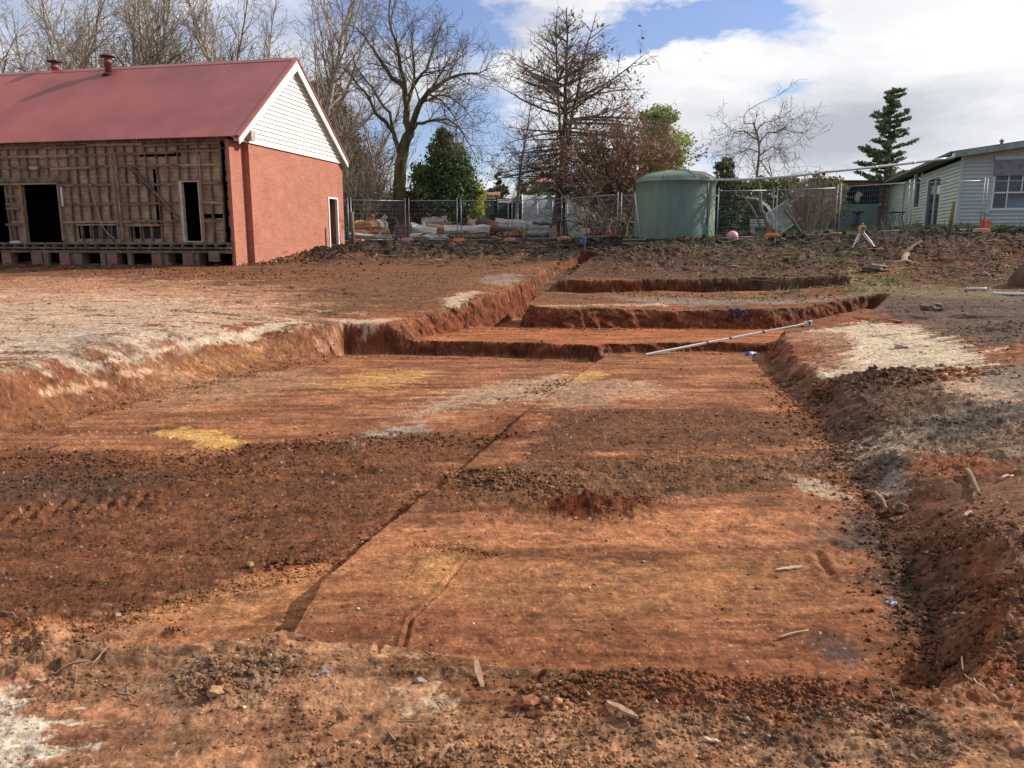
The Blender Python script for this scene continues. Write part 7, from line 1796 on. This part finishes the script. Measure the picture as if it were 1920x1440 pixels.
piece('bark_slab', 'tan bark slab lying behind the long dark one', 'bark', (1675, 498), (1718, 497), .09, mat('bark_tan', (.30, .21, .13), .9, bump=.01), .05)
piece('curved_root', 'curved dark root rising right of the tripod', 'root', (1690, 482), (1728, 460), .05, mat('bark_dark', (.09, .07, .05)), .02, 1)
piece('cut_branch', 'brown cut branch lying left of the tripod leg', 'branch', (1576, 484), (1613, 485), .07, mat('branch_brown', (.20, .14, .09), .9), 0, 1)
piece('flat_timber', 'rusty flat timber at the foot of the tripod', 'timber', (1625, 474), (1658, 472), .06, mat('rust_timber', (.20, .11, .075), .9), 0, .4)
piece('root_stub', 'upturned root stub behind the dark bark slab', 'root', (1690, 497), (1698, 482), .09, mat('bark_tan', (.30, .21, .13)), .03, .8)
piece('clay_plank', 'orange broken board at the far right corner of the terrace', 'board', (1665, 604), (1695, 606), .05, mat('board_rust', (.33, .13, .07), .9), 0, .4)
a = surf(597, 491); m_ = at(634, 470, a.y+1.0); b = surf(668, 488); t = thing('bent_bar', 'thin dark bar bent to a peak at the foot of the brick gable', 'bar', a)
x = MB(); x.tube([(0, 0, 0), m_-a, b-a], .018, 6); x.build('bar', mat('bar_rust', (.05, .03, .02), .8), t)
# near ground
WCH = mat('wood_chip', (.40, .25, .15), .9, col2=(.24, .13, .075), scale=30, stretch=(1, 1, 1))
def chip(name, label, cat, a_, b_, w_, m_, th=.012, lift=.012, tiltz=.0, group=None):
    a = surf(*a_); b = surf(*b_); t = thing(name, label, cat, (a.x, a.y, a.z+lift), 0, group); e = Vector((b.x, b.y, b.z+lift+tiltz))-t.location; L = e.length; d = e/L; sd_ = d.cross(Vector((0, 0, 1))).normalized(); u = sd_.cross(d); rr = random.Random(int(a_[0]))
    vs = []; n = 7
    for k in range(n+1):
        f_ = k/n; ww = w_*(math.sin(PI*min(max(f_*.9+.08, 0), 1))**.5)*rr.uniform(.8, 1.1); c = d*L*f_+u*rr.uniform(-.003, .003)
        for sx, sz in ((-1, -.5), (1, -.5), (.85, .5), (-.85, .5)): vs.append(c+sd_*sx*ww/2+u*sz*th)
    fs = [(3, 2, 1, 0), tuple(n*4+i for i in range(4))]
    for k in range(n):
        for i in range(4): fs.append((k*4+i, k*4+(i+1) % 4, k*4+4+(i+1) % 4, k*4+4+i))
    x = MB(); x.add(vs, fs); x.build('wood', m_, t); return t
chip('wood_chip', 'upright tan splinter of wood at the near lip of the pit', 'wood chip', (905, 1297), (890, 1254), .028, WCH, .008, .012, .03)
chip('wood_chip', 'tan splinter lying on the loose soil at the bottom right of centre', 'wood chip', (1138, 1332), (1195, 1362), .030, WCH, .010, .02)
chip('wood_chip', 'small brown splinter at the bottom centre edge', 'wood chip', (842, 1412), (824, 1438), .010, WCH, .006, .02)
chip('wood_chip', 'pale flat splinter near the yellow soil on the pit floor', 'wood chip', (1456, 1072), (1505, 1066), .035, mat('chip_pale', (.52, .38, .24), .9), .008)
chip('wood_chip', 'pale splinter at the lower middle edge of the photo', 'wood chip', (1320, 1384), (1352, 1388), .016, mat('chip_pale', (.52, .38, .24)), .006)
def root(label, pts, r, m_, name='root', lift=.008):
    P = [surf(*p) for p in pts]; t = thing(name, label, 'root', P[0], 0, None)
    x = MB(); Q = []
    for i in range(len(P)-1):
        for k in range(3): Q.append(P[i].lerp(P[i+1], k/3))
    Q.append(P[-1]); Q = [Vector((q.x, q.y, gsurf(q.x, q.y)+lift+r))-P[0] for q in Q]
    x.tube(Q, list(np.linspace(r, r*.5, len(Q))), 6); x.build('root', m_, t, True)
RT = mat('root_tan', (.33, .21, .13), .9, col2=(.17, .10, .06), scale=20)
root('long thin tan root running down the left near corner', [(232, 1205), (205, 1225), (175, 1245), (130, 1258), (92, 1268)], .005, RT)
root('thin root crossing the clods at the far left', [(0, 1158), (25, 1163), (45, 1172), (57, 1182)], .005, RT)
root('short root below the small dark hole at lower left', [(220, 1303), (240, 1304), (257, 1313)], .005, RT)
root('thin curved root at the bottom centre left', [(640, 1325), (648, 1340), (662, 1354)], .004, RT)
root('pale stick lying near the dark patch on the pit floor', [(1458, 1202), (1485, 1196), (1515, 1191)], .007, mat('chip_pale', (.52, .38, .24)))
root('thick gnarled root on the dark right bank', [(1620, 930), (1640, 932), (1655, 945), (1662, 965)], .022, mat('root_pale', (.24, .15, .09), .9, bump=.01), lift=.01)
root('thick root standing out of the far right bank', [(1812, 885), (1822, 900), (1830, 920), (1835, 935)], .022, mat('root_pale', (.24, .15, .09)), lift=.01)
root('forked pale root right of the thick one', [(1876, 900), (1888, 893), (1900, 886)], .012, mat('chip_pale', (.52, .38, .24)))
root('thin white root hanging on the lower right bank', [(1800, 1255), (1812, 1275), (1830, 1292), (1850, 1302)], .004, mat('chip_pale', (.52, .38, .24)))
root('pale bone-like stick on the right bank', [(1806, 975), (1812, 970), (1820, 965)], .014, mat('stick_pink', (.55, .33, .22), .9))
def stone(label, px, py, s, c, seed):
    s = tuple(q*(.72 if py > 1000 else 1) for q in s)
    p = surf(px, py); t = thing('stone', label, 'stone', (p.x, p.y, p.z+s[2]*.5)); x = MB(); x.blob((0, 0, 0), s, seed, 2, .26); x.build('stone', mat('stone_%d' % seed, c, .9, .3, scale=30, bump=.003, bscale=60), t)
stone('yellowish clod the size of a fist beside the straight edge', 470, 1065, (.035, .03, .025), (.36, .24, .12), 31)
stone('pale stone left of the straight edge', 222, 1157, (.022, .02, .017), (.42, .36, .28), 32)
stone('pale pebble on the left of the raised slab', 672, 1146, (.013, .012, .010), (.60, .50, .40), 33)
stone('cracked grey-white stone at the near lip left of the splinter', 789, 1278, (.030, .018, .018), (.36, .30, .25), 34)
stone('orange clod beside the small dark hole at lower left', 76, 1283, (.028, .025, .022), (.40, .22, .12), 35)
stone('broken tan clod near the deeper hole', 405, 1315, (.040, .03, .025), (.36, .21, .10), 36)
stone('flat red clod in the near soil right of centre', 990, 1330, (.055, .04, .022), (.24, .09, .04), 37)
stone('pale stone by the lower right corner of the pit', 1420, 1105, (.022, .02, .017), (.24, .16, .09), 38)
stone('two-tone pale lump on the white clay patch', 1690, 652, (.10, .07, .05), (.50, .42, .32), 39)
stone('brown boulder of clay above the right bank', 1745, 585, (.22, .14, .10), (.14, .10, .07), 40)
stone('large brown clod on the right bank', 1683, 962, (.07, .06, .05), (.19, .10, .06), 41)
# blue survey marks sprayed on the soil
BLUE = mat('spray_blue', (.020, .026, .075), .8)
from mathutils.bvhtree import BVHTree
_sel = np.nonzero((np.abs(V3[:, 0]-5.3) < 2.2) & (np.abs(V3[:, 1]-16.9) < 1.6))[0]; _mk = np.zeros(len(V3), np.int64)-1; _mk[_sel] = np.arange(len(_sel))
_fq = FQ[(_mk[FQ] >= 0).all(1)]; _bvh = BVHTree.FromPolygons([tuple(map(float, p)) for p in V3[_sel]], [tuple(int(_mk[i]) for i in f) for f in _fq])
def wallpt(px, py):
    a, b_ = ray(px, py); r_ = _bvh.ray_cast(Vector((0, 0, EYE)), Vector((a, 1, b_)).normalized())
    return r_[0]+Vector((0, -.012, .004)) if r_[0] is not None else at(px, py, 16.6)
t = thing('spray_marking', 'dark blue spray-painted number on the shaded trench wall', 'marking', wallpt(1385, 590))
O = t.location.copy()
for st in ([(1366, 582), (1369, 580), (1373, 581), (1373, 585), (1370, 590), (1366, 595), (1370, 595), (1374, 593)], [(1376, 581), (1380, 585), (1385, 586), (1388, 581)], [(1388, 580), (1386, 586), (1383, 591), (1383, 596)], [(1378, 580), (1386, 580), (1388, 586)], [(1393, 584), (1397, 580), (1397, 590), (1398, 601)], [(1405, 589), (1410, 592)], [(1409, 588), (1406, 594)]):
    P_ = []
    for i in range(len(st)-1):
        for k in range(4): P_.append((st[i][0]+(st[i+1][0]-st[i][0])*k/4, st[i][1]+(st[i+1][1]-st[i][1])*k/4))
    P_.append(st[-1]); Q_ = [wallpt(*p)-O for p in P_]
    x = MB(); x.tube(Q_, .017, 6); x.build('stroke', BLUE, t, True)
for i, (px, py, lb_) in enumerate([(688, 757, 'small blue spray dab on the pit floor below the yellow streak'), (290, 805, 'blue spray dab beside the yellow patch'), (92, 842, 'blue spray dab at the left edge of the pit floor'), (940, 748, 'faint blue spray dab near the straight edge'), (1668, 1133, 'light blue scrap at the foot of the right bank'), (605, 1275, 'blue and white scrap of litter in the near soil')]):
    p = surf(px, py); D = p.y; t = thing('blue_dab', lb_, 'marking', (p.x, p.y, p.z+.006), .3); rr = random.Random(i); x = MB()
    for k in range(6):
        q = rr.uniform(-.008, .008)*D; x.blob((q, rr.uniform(-.010, .010)*D, .0), (.0025*D, .0025*D, .004), i*9+k, 1, .3)
    x.build('dab', BLUE if i < 4 else mat('scrap_blue', (.18, .30, .55), .6), t)
